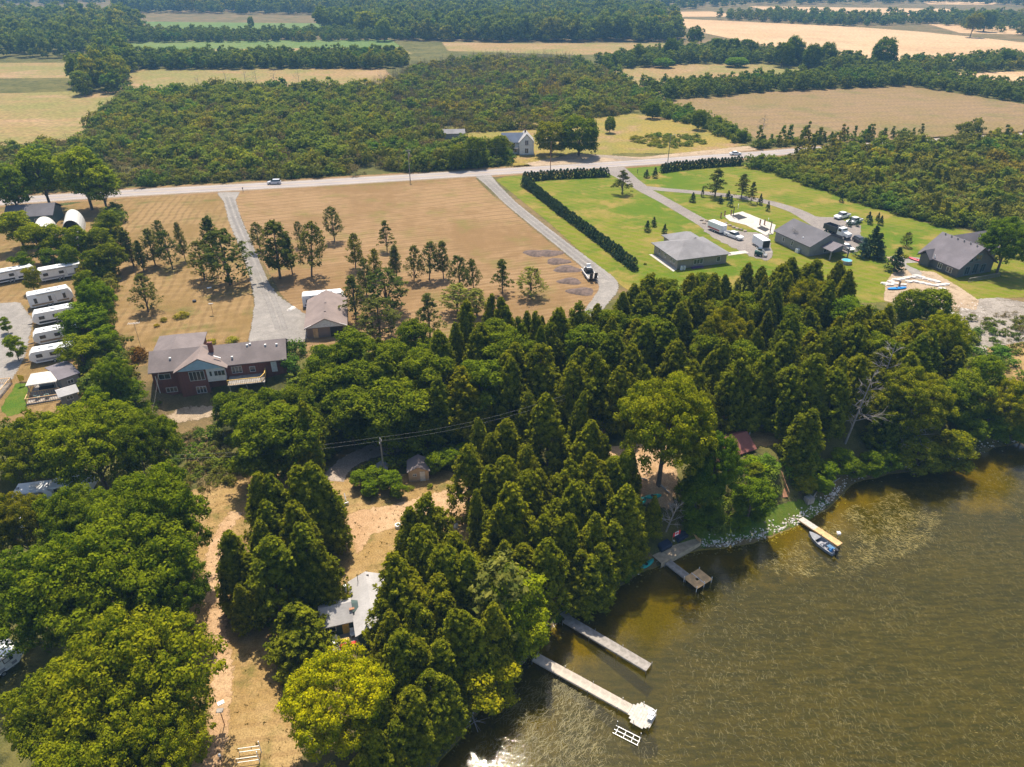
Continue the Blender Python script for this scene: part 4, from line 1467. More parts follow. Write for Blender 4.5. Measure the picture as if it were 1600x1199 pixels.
T_ = thing('closed_parasol', 'closed white parasol on the deck of the red-roofed cottage', 'parasol', lp2(6.0, 3.8, .05), rzz)
MB().tube((0, 0, 0), (0, 0, 2.4), .03).build('pole', METAL, T_)
MB().tube((0, 0, 1.1), (0, 0, 2.35), .16, .05, 8).build('canopy', WHITE, T_)


def stairs(label, A, B, n, w, mat, rail=True, name='stairs'):
    A, B = Vector(A), Vector(B)
    d = B - A
    L = math.hypot(d.x, d.y)
    T = thing(name, label, 'stairs', A, math.atan2(d.y, d.x))
    dz = d.z / n
    me = MB().box(-.16, .16, -w / 2, w / 2, -.05, 0).mesh('tread', mat)
    for k in range(n):
        o = obj('tread', me, T)
        o.location = (L * (k + .5) / n, 0, dz * (k + .5))
    for s in (-1, 1):
        MB().bar((0, s * w / 2, -.15), (L, s * w / 2, d.z - .15), .06, .22).build('stringer', mat, T)
        if rail and s == 1:
            b = MB().bar((0, s * w / 2, .9), (L, s * w / 2, d.z + .9), .08, .05)
            for k in range(0, n + 1, max(1, n // 6)):
                x = L * k / n
                b.box(x - .04, x + .04, s * w / 2 - .04, s * w / 2 + .04, d.z * k / n - .1, d.z * k / n + .9)
            b.build('railing', mat, T)
    return T


s1a, s1b = Vector(lp2(6.9, -.2, 0)), G(1213, 728) + Vector((0, 0, .5))
p_foot = G(1226, 778) + Vector((0, 0, .15))
mid = Vector(((s1a.x + p_foot.x) / 2 - .3, (s1a.y + p_foot.y) / 2, (s1a.z + p_foot.z) / 2 + .2))
stairs('upper flight of reddish wooden stairs falling from the cottage deck', s1a, mid + Vector((0, 1, .15)), 12, 1.0, RWOOD)
stairs('lower flight of reddish wooden stairs down to the lakeside grass', mid + Vector((.1, -.5, 0)), p_foot, 18, 1.0, RWOOD)
L_ = thing('stair_landing', 'wooden landing between the two flights of lakeside stairs', 'landing', mid)
for k in range(5):
    MB().box(-.8, .8, -.5 + k * .3, -.22 + k * .3, -.04, .04).build('plank', WOOD, L_)
stairs('short brown stairs rising from the dark middle dock', G(880, 958) + Vector((0, 0, .4)), G(870, 940) + Vector((0, .3, .9)), 5, 1.2, RWOOD, False)

# --- caravan park roofs, domed tents, gazebo
H = house('park_building', 'dark-roofed building beside the domed tents near the road', (-143, 196), (-131, 199), cat='building')
wall_gable(H, 0, 12, 0, 9, -.3, 3, 5, 'x', W_GREEN)
roof_gable(H, 0, 12, 0, 9, 3.1, 5.2, 'x', .4, .15, R_DARK)
door(H, 4, 0, 0, 2.5, 2.2)
window(H, 8, 0, 1.6, 1.5, 1.0, 'y-', 2)
M_CANV = plain('white_canvas', (.60, .58, .54), .6, .08)
M_CANVG = plain('grey_canvas', (.30, .29, .27), .7, .15)


def dome(label, A, B, depth, hh, mat):
    A_, B_ = Vector((*A, 0)), Vector((*B, 0))
    w = (B_ - A_).length
    T = house('arched_shelter', label, A, B, cat='shelter')
    n = 14
    out = [(w / 2 - w / 2 * math.cos(PI * k / n), hh * math.sin(PI * k / n) ** .8 if 0 < k < n else 0) for k in range(n + 1)]
    inn = [(w / 2 - (w / 2 - .12) * math.cos(PI * k / n), (hh - .12) * math.sin(PI * k / n) ** .8 if 0 < k < n else 0) for k in range(n + 1)][::-1]
    vs = []
    for y in (0, depth):
        vs += [(x, y, z) for x, z in out + inn]
    m = 2 * (n + 1)
    fs = [(k, k + 1, m + k + 1, m + k) for k in range(m - 1)]
    fs += [(k, m - 1 - k, m - 2 - k, k + 1) for k in range(n)] + [(m + k, m + k + 1, 2 * m - 2 - k, 2 * m - 1 - k) for k in range(n)]
    MB().add(vs, fs).build('cover', mat, T, smooth=False)
    e = [(x, z * .97) for x, z in inn]
    prof(None, e, depth - .4, depth - .25, 'y', 'end_wall', mat, T)
    b = MB()
    for y in (.1, depth * .5, depth - .1):
        pts = [(w / 2 - (w / 2 - .18) * math.cos(PI * k / n), y, (hh - .18) * math.sin(PI * k / n) ** .8 if 0 < k < n else 0) for k in range(n + 1)]
        for a, c in zip(pts[:-1], pts[1:]):
            b.tube(a, c, .04, .04, 5, False)
    b.build('hoops', METAL, T)
    return T


p = G(100, 372); q = G(132, 368)
dome('white arched canvas shelter beside the dark boundary trees', (p.x, p.y), (q.x, q.y), 11, 4.6, M_CANV)
p = G(50, 378); q = G(85, 374)
dome('white arched shelter half hidden behind the airy tree', (p.x, p.y), (q.x, q.y), 9, 4.0, M_CANV)
p = G(92, 402); q = G(128, 398)
dome('grey arched shelter in front of the white ones', (p.x, p.y), (q.x, q.y), 9, 4.4, M_CANVG)

# gazebo with deck
H = house('gazebo', 'cream-roofed gazebo on a railed wooden deck in the caravan park', G(42, 634), G(88, 626), cat='gazebo')
roof_hip(H, .3, 4.6, 2.5, 6.5, 2.6, 3.5, (2.1, 4.5), (2.9, 4.5), .2, plain('cream_canvas', (.62, .58, .52), .8), name='canopy')
for x in (.3, 4.6):
    for y in (2.5, 6.5):
        MB().box(x - .07, x + .07, y - .07, y + .07, 0, 2.5).build('post', GWOOD, H)
MB().box(0, 5.6, 0, 6.8, -.1, .3).build('deck', GWOOD, H)
railing(H, [(.05, 6.7, .3), (.05, .05, .3), (5.5, .05, .3)], .95, WOOD, gap=.35)
railing(H, [(.1, 2.4, .3), (4.8, 2.4, .3)], .95, WOOD, gap=.35)
hpz, rz3 = H.location, H.rotation_euler.z
lp3 = lambda x, y, z: (hpz.x + x * math.cos(rz3) - y * math.sin(rz3), hpz.y + x * math.sin(rz3) + y * math.cos(rz3), hpz.z + z)
T_ = thing('sofa', 'dark sofa under the cream gazebo roof', 'sofa', lp3(2.3, 4.6, .3), rz3)
MB().box(-1.1, 1.1, -.4, .4, .1, .42).build('seat', plain('dark_fabric', (.05, .05, .06), .9), T_)
MB().box(-1.1, 1.1, .3, .5, .42, .9).build('backrest', plain('grey_fabric', (.25, .25, .26), .9), T_)
chair(lp3(1.6, 1.2, .3), rz3 + 2.6, 'grey-green chair left on the open deck before the gazebo', plain('sage_plastic', (.22, .32, .30), .6), 'chairs on the gazebo deck')
chair(lp3(3.0, 1.1, .3), rz3 - 2.8, 'grey-green chair right on the open deck before the gazebo', plain('sage_plastic', (.22, .32, .30), .6), 'chairs on the gazebo deck')
for (px, py, qx, qy), dd, hh, lab, rm in [((100, 612, 128, 602), 6, 3, 'grey flat-topped cabin behind the gazebo', R_DARK2), ((100, 636, 126, 628), 2.6, 2.6, 'small pale-roofed porch in front of the grey cabin', R_LIGHT)]:
    H = house('park_cabin', lab, G(px, py), G(qx, qy), cat='cabin')
    L = (G(px, py) - G(qx, qy)).length
    wall_gable(H, 0, L, 0, dd, -.3, hh - .5, hh, 'x', W_GREY)
    roof_gable(H, 0, L, 0, dd, hh - .4, hh + .15, 'x', .3, .12, rm)
    window(H, L / 2, 0, 1.4, 1, .8, 'y-', 2)
# timber deck at left edge
T_ = house('timber_deck', 'timber-fenced deck running off the left edge of the caravan park', G(-25, 655), G(20, 600), cat='deck')
L = (G(-25, 655) - G(20, 600)).length
MB().box(0, L, 0, 4, -.1, .3).build('deck', GWOOD, T_)
railing(T_, [(0, .05, .3), (L, .05, .3), (L, 4, .3)], 1.0, WOOD, gap=.3)
T_ = thing('yellow_banner', 'small yellow banner on a pole beside the gazebo lawn', 'flag', G(33, 603), .3)
MB().tube((0, 0, 0), (0, 0, 2.4), .025).build('pole', METAL, T_)
MB().slab([(0, 0, 2.3), (.9, .1, 1.9), (.8, .12, 1.0), (0, 0, .9)], .02).build('cloth', plain('yellow_cloth', (.75, .48, .03), .8), T_)
# ---------------------------------------------------------------- the woods, groves, field trees and hedges
LAND = {      # things a reader can find, with a point on the ground
    'the long brick house': G(340, 590), 'the brown-roofed garage': G(510, 530), 'the tan shed': G(652, 752), 'the white-roofed cottage': G(560, 985),
    'the red-roofed cottage': G(1170, 700), 'the grey hip-roofed bungalow': G(1080, 415), 'the dark log house': G(1500, 440),
    'the longest dock': G(840, 1030), 'the dark middle dock': G(885, 965), 'the deck with the flag': G(1050, 860), 'the pontoon-dock boat': G(1285, 845),
    'the round stony cove': G(1330, 755), 'the dirt yard': G(650, 800), 'the equipment trailer': G(920, 425), 'the curved earth lane': G(560, 715), 'the lake bend at the right edge': G(1560, 700)}
def ordw(n):
    one = ['first', 'second', 'third', 'fourth', 'fifth', 'sixth', 'seventh', 'eighth', 'ninth', 'tenth', 'eleventh', 'twelfth', 'thirteenth', 'fourteenth', 'fifteenth', 'sixteenth', 'seventeenth', 'eighteenth', 'nineteenth']
    if n < 20:
        return one[n - 1]
    t, u = divmod(n, 10)
    return ['twentieth', 'thirtieth', 'fortieth', 'fiftieth'][t - 2] if u == 0 else ['twenty', 'thirty', 'forty', 'fifty'][t - 2] + '-' + one[u - 1]


NTH = [''] + [ordw(k) + ' ' for k in range(2, 60)]
_rank = {}


def autolabel(desc, p, H, grp):
    best = min(LAND.items(), key=lambda kv: (kv[1].x - p[0]) ** 2 + (kv[1].y - p[1]) ** 2)
    q = best[1]
    dx, dy = p[0] - q.x, p[1] - q.y
    side = ('right of' if dx > 0 else 'left of') if abs(dx) > abs(dy) else ('beyond' if dy > 0 else 'in front of')
    return desc, best[0], side, math.hypot(dx, dy)


pending = []


def wood(kind, px, py, H, desc, wide=1.0, tint=(1, 1, 1), var=None, grp='trees of the shore wood', at=None):
    x, y = at if at is not None else top(px, py, H)
    e = tree(kind, x, y, H, desc, grp, wide=wide, tint=tint, var=var)
    pending.append((e, desc, (x, y), H))
    return e


def flush():
    rows = {}
    for e, desc, p, H in pending:
        d, lm, side, dist = autolabel(desc, p, H, None)
        rows.setdefault((lm, side), []).append((dist, e, d))
    for (lm, side), lst in rows.items():
        lst.sort(key=lambda r: r[0])
        bydesc = {}
        for dist, e, d in lst:
            k = bydesc.get(d, 0)
            bydesc[d] = k + 1
            if k < len(NTH):
                e['label'] = f"{d} {side} {lm}, {NTH[k]}nearest"
            else:
                e['label'] = f"{d} deep in the wood {side} {lm}"
                e['group'] = f"{d}s deep in the wood {side} {lm}"
    pending.clear()


OL = (1.06, 1.03, .9)
# near groves, read one by one from the photograph (top of tree, height)
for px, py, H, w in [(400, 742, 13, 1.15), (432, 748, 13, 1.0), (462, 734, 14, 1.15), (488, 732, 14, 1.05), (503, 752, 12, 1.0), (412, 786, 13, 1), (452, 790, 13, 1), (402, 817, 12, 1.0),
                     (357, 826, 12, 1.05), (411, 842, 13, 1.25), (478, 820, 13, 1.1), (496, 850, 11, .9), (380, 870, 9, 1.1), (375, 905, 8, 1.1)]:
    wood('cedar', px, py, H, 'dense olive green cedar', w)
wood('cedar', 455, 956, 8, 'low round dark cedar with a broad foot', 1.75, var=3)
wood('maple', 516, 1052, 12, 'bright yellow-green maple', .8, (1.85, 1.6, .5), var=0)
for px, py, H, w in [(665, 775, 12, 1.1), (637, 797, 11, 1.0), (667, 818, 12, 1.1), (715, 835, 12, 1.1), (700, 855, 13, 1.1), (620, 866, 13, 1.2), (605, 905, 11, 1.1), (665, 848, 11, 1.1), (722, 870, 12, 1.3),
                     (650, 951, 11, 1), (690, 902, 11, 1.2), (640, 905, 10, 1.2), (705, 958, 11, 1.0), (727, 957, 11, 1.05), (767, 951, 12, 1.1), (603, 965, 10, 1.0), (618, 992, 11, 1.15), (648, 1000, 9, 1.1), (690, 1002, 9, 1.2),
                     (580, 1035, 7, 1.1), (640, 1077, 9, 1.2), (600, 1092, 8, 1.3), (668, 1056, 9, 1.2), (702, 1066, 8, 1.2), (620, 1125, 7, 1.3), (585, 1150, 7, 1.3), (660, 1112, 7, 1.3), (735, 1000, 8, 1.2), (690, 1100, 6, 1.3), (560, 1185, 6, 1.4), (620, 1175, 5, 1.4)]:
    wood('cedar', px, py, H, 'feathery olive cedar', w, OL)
wood('juniper', 778, 870, 12, 'thin pale grey-green juniper', 1.5, (1.5, 1.4, 1.2), var=1)
wood('broadleaf', 812, 892, 12.5, 'bright lime green broadleaf tree', .95, (1.35, 1.3, .7), var=0)
wood('broadleaf', 815, 935, 10, 'bright lime green broadleaf tree', .95, (1.35, 1.3, .7), var=1)
wood('broadleaf', 765, 1032, 8, 'leaning yellow-green shore tree', 1.3, (1.5, 1.25, .8), var=2)
for px, py, H, w in [(861, 621, 14, 1.25), (903, 619, 11, .8), (918, 658, 12, 1.3), (757, 652, 12, .95), (784, 654, 12, 1.1), (769, 676, 11, .9), (728, 697, 13, 1.0), (779, 709, 12, 1.1), (822, 696, 11, .9), (762, 730, 11, 1.1),
                     (893, 715, 12, 1.1), (943, 678, 9, .9), (931, 708, 12, 1.1), (955, 722, 11, 1.1), (985, 700, 10, .85), (975, 762, 12, 1.3), (803, 767, 14, 1.25), (748, 773, 11, .8), (892, 758, 12, 1.15), (920, 757, 11, 1.1),
                     (848, 808, 10, 1.1), (883, 803, 11, 1.0), (925, 803, 11, 1.1), (858, 843, 12, 1.05), (880, 828, 9, 1), (938, 848, 10, 1.1), (960, 820, 10, 1.3), (1000, 775, 9, 1.0), (1026, 775, 7.5, .9), (905, 862, 9, 1.2),
                     (925, 870, 9, 1.4), (845, 735, 10, 1.2), (825, 735, 11, 1.2), (860, 778, 9, 1.2), (985, 812, 8, 1.1), (940, 745, 11, 1), (765, 800, 9, 1.2), (790, 850, 9, 1.2), (820, 850, 9, 1.2)]:
    wood('cedar', px, py, H, 'gold-tipped olive cedar', w, OL)
wood('broadleaf', 972, 700, 11, 'fresh green cedar-side broadleaf tree', .65, (1.2, 1.2, .9))
wood('maple', 1050, 600, 17, 'tall spreading ash with a bare trunk', .75, (1.25, 1.1, .8), var=1)
wood('maple', 1126, 676, 14, 'dense dark green maple', .5, (.72, .9, .8), var=2)
wood('broadleaf', 1182, 745, 8, 'dark green lakeside tree', 1.1, (.78, .92, .8), var=0)
wood('broadleaf', 1100, 730, 10, 'dark green broadleaf tree', 1, (.75, .9, .8))
# canopy of the upper wood
for px, py, H, w, k in [(352, 604, 9, .8, 'b'), (385, 603, 9, .9, 'b'), (415, 600, 10, .9, 'b'), (420, 625, 14, 1, 'b'), (445, 630, 14, 1.05, 'b'), (463, 632, 14, .9, 'c'), (395, 655, 12, 1.1, 'b'), (370, 620, 11, 1, 'b'), (458, 594, 9, .9, 'b'),
                        (475, 594, 9, 1, 'b'), (500, 578, 11, 1, 'b'), (510, 527, 10, 1.1, 'b'), (545, 507, 12, 1.15, 'b'), (525, 560, 11, 1.1, 'b'), (500, 556, 9, 1, 'b'), (560, 560, 12, 1.1, 'b'), (585, 528, 9, .9, 'c'), (611, 522, 11, 1, 'b'),
                        (646, 492, 12, .9, 'b'), (590, 590, 13, 1.2, 'b'), (622, 590, 14, 1.15, 'b'), (607, 612, 12, 1, 'b'), (540, 600, 12, 1.0, 'b'), (570, 622, 9, .9, 'b'), (660, 540, 12, 1.1, 'b'), (690, 520, 12, 1.1, 'c'), (708, 505, 11, 1, 'c'),
                        (735, 472, 12, 1.1, 'c'), (762, 462, 11, .85, 'c'), (787, 467, 11, 1.0, 'c'), (745, 510, 12, 1.1, 'c'), (772, 492, 11, 1.1, 'b'), (793, 512, 12, 1.1, 'b'), (792, 563, 13, .9, 'c'), (825, 491, 10, .75, 'c'), (842, 490, 11, .9, 'c'),
                        (858, 506, 11, 1, 'c'), (874, 480, 12, 1.1, 'c'), (908, 471, 11, 1.1, 'c'), (930, 477, 10, .9, 'c'), (918, 502, 12, 1.1, 'b'), (950, 532, 10, .7, 'c'), (925, 556, 13, 1.15, 'c'), (903, 568, 12, 1.1, 'c'), (957, 497, 11, 1.1, 'c'),
                        (1000, 500, 13, 1.2, 'c'), (985, 542, 12, 1.1, 'c'), (1003, 576, 11, 1, 'c'), (962, 572, 12, 1.1, 'c'), (970, 455, 10, 1.2, 'c'), (990, 445, 10, 1.2, 'c'), (1018, 437, 9, .9, 'c'), (1045, 430, 9, 1.1, 'b'), (1108, 418, 9, 1.1, 'b'),
                        (1140, 430, 10, 1.1, 'c'), (1170, 412, 10, 1, 'c'), (1195, 418, 10, 1, 'c'), (1065, 470, 12, 1.2, 'c'), (1145, 460, 12, 1.1, 'c'), (1055, 533, 12, 1.1, 'c'), (1125, 528, 13, 1.1, 'c'), (1167, 550, 14, 1, 'c'), (1200, 552, 13, 1.1, 'c'),
                        (1275, 555, 13, 1.1, 'c'), (1315, 562, 13, 1.1, 'c'), (1275, 640, 11, 1.1, 'c'), (1310, 580, 12, 1.2, 'c'), (1350, 555, 12, 1.2, 'c'), (1240, 520, 12, 1.1, 'c'), (1285, 520, 12, 1.1, 'c'), (1345, 480, 11, 1.2, 'c'), (1240, 575, 12, 1.2, 'c')]:
    if k == 'c':
        wood('cedar', px, py, H, 'olive green cedar', w)
    else:
        wood('broadleaf', px, py, H, 'dark green round-crowned tree', w * 1.05, (.8, .85, .85))
wood('maple', 1135, 488, 13, 'pale olive broad-crowned tree', .62, (1.2, 1.0, .9), var=1)
wood('maple', 1270, 437, 12, 'yellow-green broad-crowned tree', .68, (1.25, 1.05, .8), var=2)
wood('broadleaf', 1325, 458, 11, 'dark green round-crowned tree', 1.3, (.75, .9, .8))
wood('maple', 1490, 492, 12, 'bright yellow-green broadleaf tree', .62, (1.45, 1.25, .6), var=0)
wood('maple', 1440, 585, 13, 'large olive willow-like tree', .85, (1.1, 1.0, .9), var=1)
wood('broadleaf', 1440, 497, 10, 'olive green small broadleaf tree', 1.2)
wood('dome', 1430, 452, 7.5, 'round green tree beside the patio', .95, (.9, .95, .9))
wood('dome', 1468, 450, 8, 'round green tree beside the patio', 1.05, (1, 1, .9))
wood('broadleaf', 1555, 548, 10, 'fresh green narrow tree', .9, (1, 1.1, .8))
wood('broadleaf', 1530, 575, 10, 'olive green small broadleaf tree', 1.2)
wood('maple', 1600, 600, 11, 'yellow-green willow hanging over the lake', .75, (1.4, 1.2, .7), var=2)
wood('broadleaf', 1450, 680, 8, 'low grey-green shore willow', 1.3, (1.15, 1.05, 1.2))
wood('broadleaf', 1500, 672, 8, 'low grey-green shore willow', 1.4, (1.1, 1.0, .9))
wood('broadleaf', 1252, 712, 3.5, 'bright olive shrub by the stairs', 1.6, (1.3, 1.1, .8))
wood('broadleaf', 1262, 742, 3.5, 'bright olive shrub by the stairs', 1.6, (1.3, 1.1, .8))
wood('broadleaf', 1185, 722, 3, 'olive shrub beside the cottage stairs', 1.3, (1.2, 1.1, .8))
# fill between them
canopy = [(345, 610), (480, 575), (520, 520), (560, 545), (610, 525), (690, 510), (735, 480), (800, 470), (870, 480), (935, 470), (1000, 440), (1050, 432), (1110, 425), (1200, 415), (1310, 415), (1350, 440), (1400, 480),
          (1480, 495), (1555, 540), (1580, 590), (1560, 640), (1480, 690), (1380, 690), (1290, 690), (1250, 640), (1200, 600), (1110, 590), (1000, 590), (930, 610), (880, 610), (780, 625), (700, 630), (620, 640), (500, 650), (380, 670)]
av = [(f[2], f[3], 2.3 + f[4] * .5) for f in FIX]
rng = np.random.default_rng(5)
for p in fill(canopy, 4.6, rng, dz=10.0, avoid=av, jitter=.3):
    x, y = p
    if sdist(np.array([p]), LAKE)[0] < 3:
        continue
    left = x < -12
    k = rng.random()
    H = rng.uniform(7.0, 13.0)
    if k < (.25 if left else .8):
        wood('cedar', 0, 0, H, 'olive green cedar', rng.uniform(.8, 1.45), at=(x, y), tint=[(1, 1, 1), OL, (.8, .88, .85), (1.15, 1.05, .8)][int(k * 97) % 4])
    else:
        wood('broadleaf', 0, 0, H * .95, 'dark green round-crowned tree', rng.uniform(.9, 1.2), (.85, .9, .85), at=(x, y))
# shrubs along the shady foot of the wood and the shore
for px, py, H in [(560, 735, 3.5), (585, 728, 4), (610, 735, 4), (575, 750, 3), (620, 750, 3), (700, 700, 4), (730, 690, 4), (680, 705, 4), (1300, 720, 4), (1340, 715, 4), (1370, 705, 5), (1400, 700, 5), (1290, 745, 3), (1320, 700, 5),
                  (1260, 690, 5), (1120, 790, 4), (1160, 800, 3.5), (1190, 790, 3), (1090, 800, 4), (1530, 650, 6), (1560, 640, 6), (1590, 660, 5), (1610, 655, 5), (950, 885, 3.5), (975, 880, 3), (985, 872, 3)]:
    wood('broadleaf', px, py, H, 'low leafy green shrub', 1.35, (.9, 1.05, .85), grp='shrubs at the foot of the wood')

# left: the big maples
for px, py, H, w, tn, lab in [
        (120, 640, 15, 1.0, (1.0, 1.05, .8), 'large fresh green maple standing behind the white vehicles'),
        (40, 655, 13, .85, (1.0, .95, .8), 'green maple at the left edge behind the white vehicles'),
        (215, 648, 14, .62, (.75, .85, .8), 'dark green maple between the big maple and the weedy slope'),
        (110, 772, 13, .72, (.85, .9, .8), 'mid green maple in front of the white vehicles, leftmost'),
        (216, 752, 16, .78, (.8, .9, .8), 'huge dark maple beside the thin utility pole'),
        (160, 835, 16, .98, (.85, .92, .8), 'huge domed maple left of the footpath, middle of the row'),
        (60, 870, 14, .9, (.8, .88, .8), 'dark maple at the left edge, middle of the row'),
        (255, 880, 12, .58, (.8, .9, .8), 'dark maple leaning over the footpath'),
        (178, 1005, 15, .93, (1.12, 1.05, .8), 'bright green maple with a broad dome near the bottom left'),
        (85, 1060, 12, .8, (1.05, 1.0, .8), 'bright green maple at the left edge near the bottom'),
        (222, 1120, 12, .68, (1.12, 1.05, .8), 'bright green maple at the very bottom left of the footpath'),
        (120, 1165, 12, .8, (1.15, 1.08, .8), 'bright green maple at the bottom left corner'),
        (10, 780, 11, .7, (.95, .8, .7), 'brownish green tree at the left edge beside the white vehicles')]:
    x, y = top(px, py, H)
    tree('maple', x, y, H, lab, 'maples along the left side', wide=w, tint=tn)
# caravan park trees
for kind, px, py, H, w, tn, lab in [
        ('poplar', 45, 222, 20, 1.15, (1.1, 1.2, .8), 'tall light green poplar at the road, leftmost whole one'),
        ('poplar', 112, 222, 20, 1.2, (1.35, 1.35, .7), 'tall light green poplar with a leaning bare trunk by the road'),
        ('poplar', 145, 252, 15, 1.3, (1.4, 1.4, .7), 'bright green poplar overhanging the road'),
        ('poplar', 0, 250, 17, 1.1, (.85, 1.0, .8), 'dark green poplar cut by the left edge beside the road'),
        ('poplar', 75, 345, 10, 1.2, (1.3, 1.25, .7), 'airy yellow-green tree in front of the domed tent'),
        ('poplar', 112, 348, 10, 1.0, (1.3, 1.25, .7), 'airy yellow-green tree overlapping the white domed tent'),
        ('poplar', 100, 378, 8, .9, (1.1, 1.1, .7), 'airy green tree in front of the grey arched shelter'),
        ('broadleaf', 15, 325, 11, 1.3, (1.3, 1.25, .7), 'bright green tree at the left edge above the caravans'),
        ('broadleaf', 45, 345, 11, 1.1, (1.25, 1.2, .7), 'bright green tree left of the domed tent'),
        ('broadleaf', 160, 325, 10, 1.1, (.8, .8, .8), 'dark green tree beside the domed tent'),
        ('broadleaf', 150, 350, 9, 1.1, (1, .95, .8), 'dark green tree at the head of the boundary row'),
        ('broadleaf', 165, 375, 9, 1.1, (.9, .85, .8), 'dull green tree in the boundary row, second from the road'),
        ('broadleaf', 140, 385, 8, 1.0, (.8, .85, .8), 'dark tree in the boundary row right of the upper caravan'),
        ('broadleaf', 75, 385, 6, 1.3, (.6, .75, .7), 'very dark bush tree behind the upper caravan'),
        ('broadleaf', 25, 392, 6, 1.3, (.6, .75, .7), 'very dark bush tree behind the leftmost caravan'),
        ('broadleaf', 38, 412, 7, .85, (1.3, 1.1, .8), 'small round tree with a bare stem between two caravans'),
        ('broadleaf', 128, 415, 9, .95, (.75, .8, .8), 'dark tree right of the upper caravan'),
        ('maple', 140, 440, 11, .62, (.95, 1.1, .8), 'green tree overhanging the first parked caravans'),
        ('broadleaf', 122, 468, 9, 1.5, (.9, 1.05, .8), 'green tree overhanging the middle parked caravans'),
        ('broadleaf', 150, 505, 8, 1.2, (.85, 1, .8), 'green tree in the boundary row beside the dry lawn'),
        ('broadleaf', 115, 522, 8, 1.4, (1.05, 1.0, .8), 'olive tree overhanging the last parked caravan'),
        ('maple', 165, 560, 10, .55, (.95, 1.05, .8), 'green tree between the grey roofs and the brick house'),
        ('broadleaf', 200, 590, 8, 1.1, (.95, 1.05, .8), 'green tree left of the brick house front'),
        ('broadleaf', 145, 600, 8, 1.1, (.85, 1, .8), 'dark green tree right of the gazebo'),
        ('broadleaf', 12, 520, 6, .9, (1.25, 1.25, .8), 'small bright tree with a bare stem on the gravel edge'),
        ('broadleaf', 2, 492, 4, .8, (1.2, 1.25, .8), 'small bright tree cut by the left edge on the gravel')]:
    x, y = top(px, py, H)
    tree(kind, x, y, H, lab, 'trees of the caravan park', wide=w, tint=tn)
# field trees, base pixel known
FT = [(232, 488, 60, 'juniper', 1.5, 'lone airy pine on the dry lawn nearest the flower bed'),
      (210, 418, 62, 'juniper', 1.5, 'grey-green juniper, leftmost in the dry lawn row'),
      (243, 415, 58, 'juniper', 1.4, 'dull juniper second from left in the dry lawn row'),
      (225, 425, 50, 'juniper', 1.3, 'low bushy juniper between two taller in the dry lawn row'),
      (270, 420, 60, 'juniper', 1.3, 'dark juniper in the middle of the dry lawn row'),
      (252, 388, 44, 'juniper', 1.1, 'slim dark juniper at the back of the dry lawn row'),
      (290, 408, 60, 'juniper', .8, 'thin half-bare juniper in the dry lawn row'),
      (320, 437, 62, 'juniper', 1.5, 'dull leaning juniper right of the thin half-bare one'),
      (360, 445, 88, 'juniper', 1.9, 'large dark spreading juniper beside the gravel driveway'),
      (335, 400, 62, 'juniper', 1.5, 'dark juniper rising behind the large spreading one'),
      (407, 392, 46, 'juniper', 1.3, 'pointed juniper, nearest the driveway in the mown field'),
      (438, 435, 88, 'juniper', 1.7, 'tall dark juniper with a full crown near the driveway'),
      (457, 428, 66, 'juniper', 1.1, 'olive slender juniper right of the tall dark one'),
      (487, 432, 86, 'juniper', 1.2, 'tall slim pine-like juniper in the group by the driveway'),
      (470, 385, 40, 'juniper', 1.0, 'pair of narrow junipers, the left one behind the slim tall one'),
      (523, 378, 54, 'juniper', 1.3, 'lone pointed juniper farthest out in the mown field'),
      (605, 392, 50, 'pine', 1.1, 'airy pine with flat boughs in the mown field'),
      (556, 420, 56, 'juniper', 1.3, 'bright olive juniper left of the field row'),
      (585, 436, 48, 'juniper', 1.3, 'yellow-green juniper low in the field row'),
      (573, 462, 58, 'juniper', 1.3, 'grey juniper with a bare stem behind the pointed spruce'),
      (620, 433, 52, 'juniper', 1.3, 'rounded juniper first of the four in a line'),
      (647, 440, 58, 'juniper', 1.1, 'pointed juniper second of the four in a line'),
      (671, 438, 60, 'juniper', 1.2, 'dark juniper third of the four in a line'),
      (693, 436, 58, 'juniper', 1.1, 'slim juniper fourth of the four in a line'),
      (720, 458, 60, 'juniper', 1.3, 'grey-green juniper left of the small dark one'),
      (740, 452, 48, 'juniper', 1.2, 'small dark juniper right of the grey-green one'),
      (785, 458, 56, 'pine', 1.2, 'dark symmetrical spruce-like tree alone near the soil heaps'),
      (829, 465, 48, 'juniper', 2.0, 'pale round grey-green tree alone near the soil heaps'),
      (557, 500, 74, 'pine', 1.2, 'pointed blue-green spruce at the garage corner'),
      (605, 490, 70, 'juniper', 2.2, 'broad dark cedar with two tops right of the garage'),
      (594, 525, 62, 'juniper', 2.2, 'wide flat-topped juniper right of the garage'),
      (672, 527, 72, 'pine', 1.2, 'grey upright pine at the wood edge'),
      (715, 490, 46, 'juniper', 2.4, 'leaning silvery bush tree at the wood edge'),
      (745, 495, 44, 'juniper', 2.2, 'silvery bush tree beside the leaning one'),
      (1085, 0, 0, '', 0, '')][:-1]
for bx, by, hp, k, w, lab in FT:
    p = G(bx, by)
    dep = math.sqrt(p.y ** 2 + (CAMH) ** 2)
    sc_ = FPX / (p.y * math.cos(PITCH) + CAMH * math.sin(PITCH))
    dd = math.atan2(CAMH, p.y)
    H = hp / (sc_ * math.cos(dd)) * .95
    tn = (1, 1, 1)
    if 'pale' in lab or 'silvery' in lab:
        tn = (2.0, 1.9, 1.7)
    elif 'dark' in lab:
        tn = (.78, .88, .75)
    elif 'olive' in lab or 'yellow' in lab or 'bright' in lab:
        tn = (1.35, 1.25, .7)
    tree(k, p.x, p.y, H, lab, 'field trees on the mown ground', wide=w * (.86 if k == 'juniper' else .95), tint=tn)

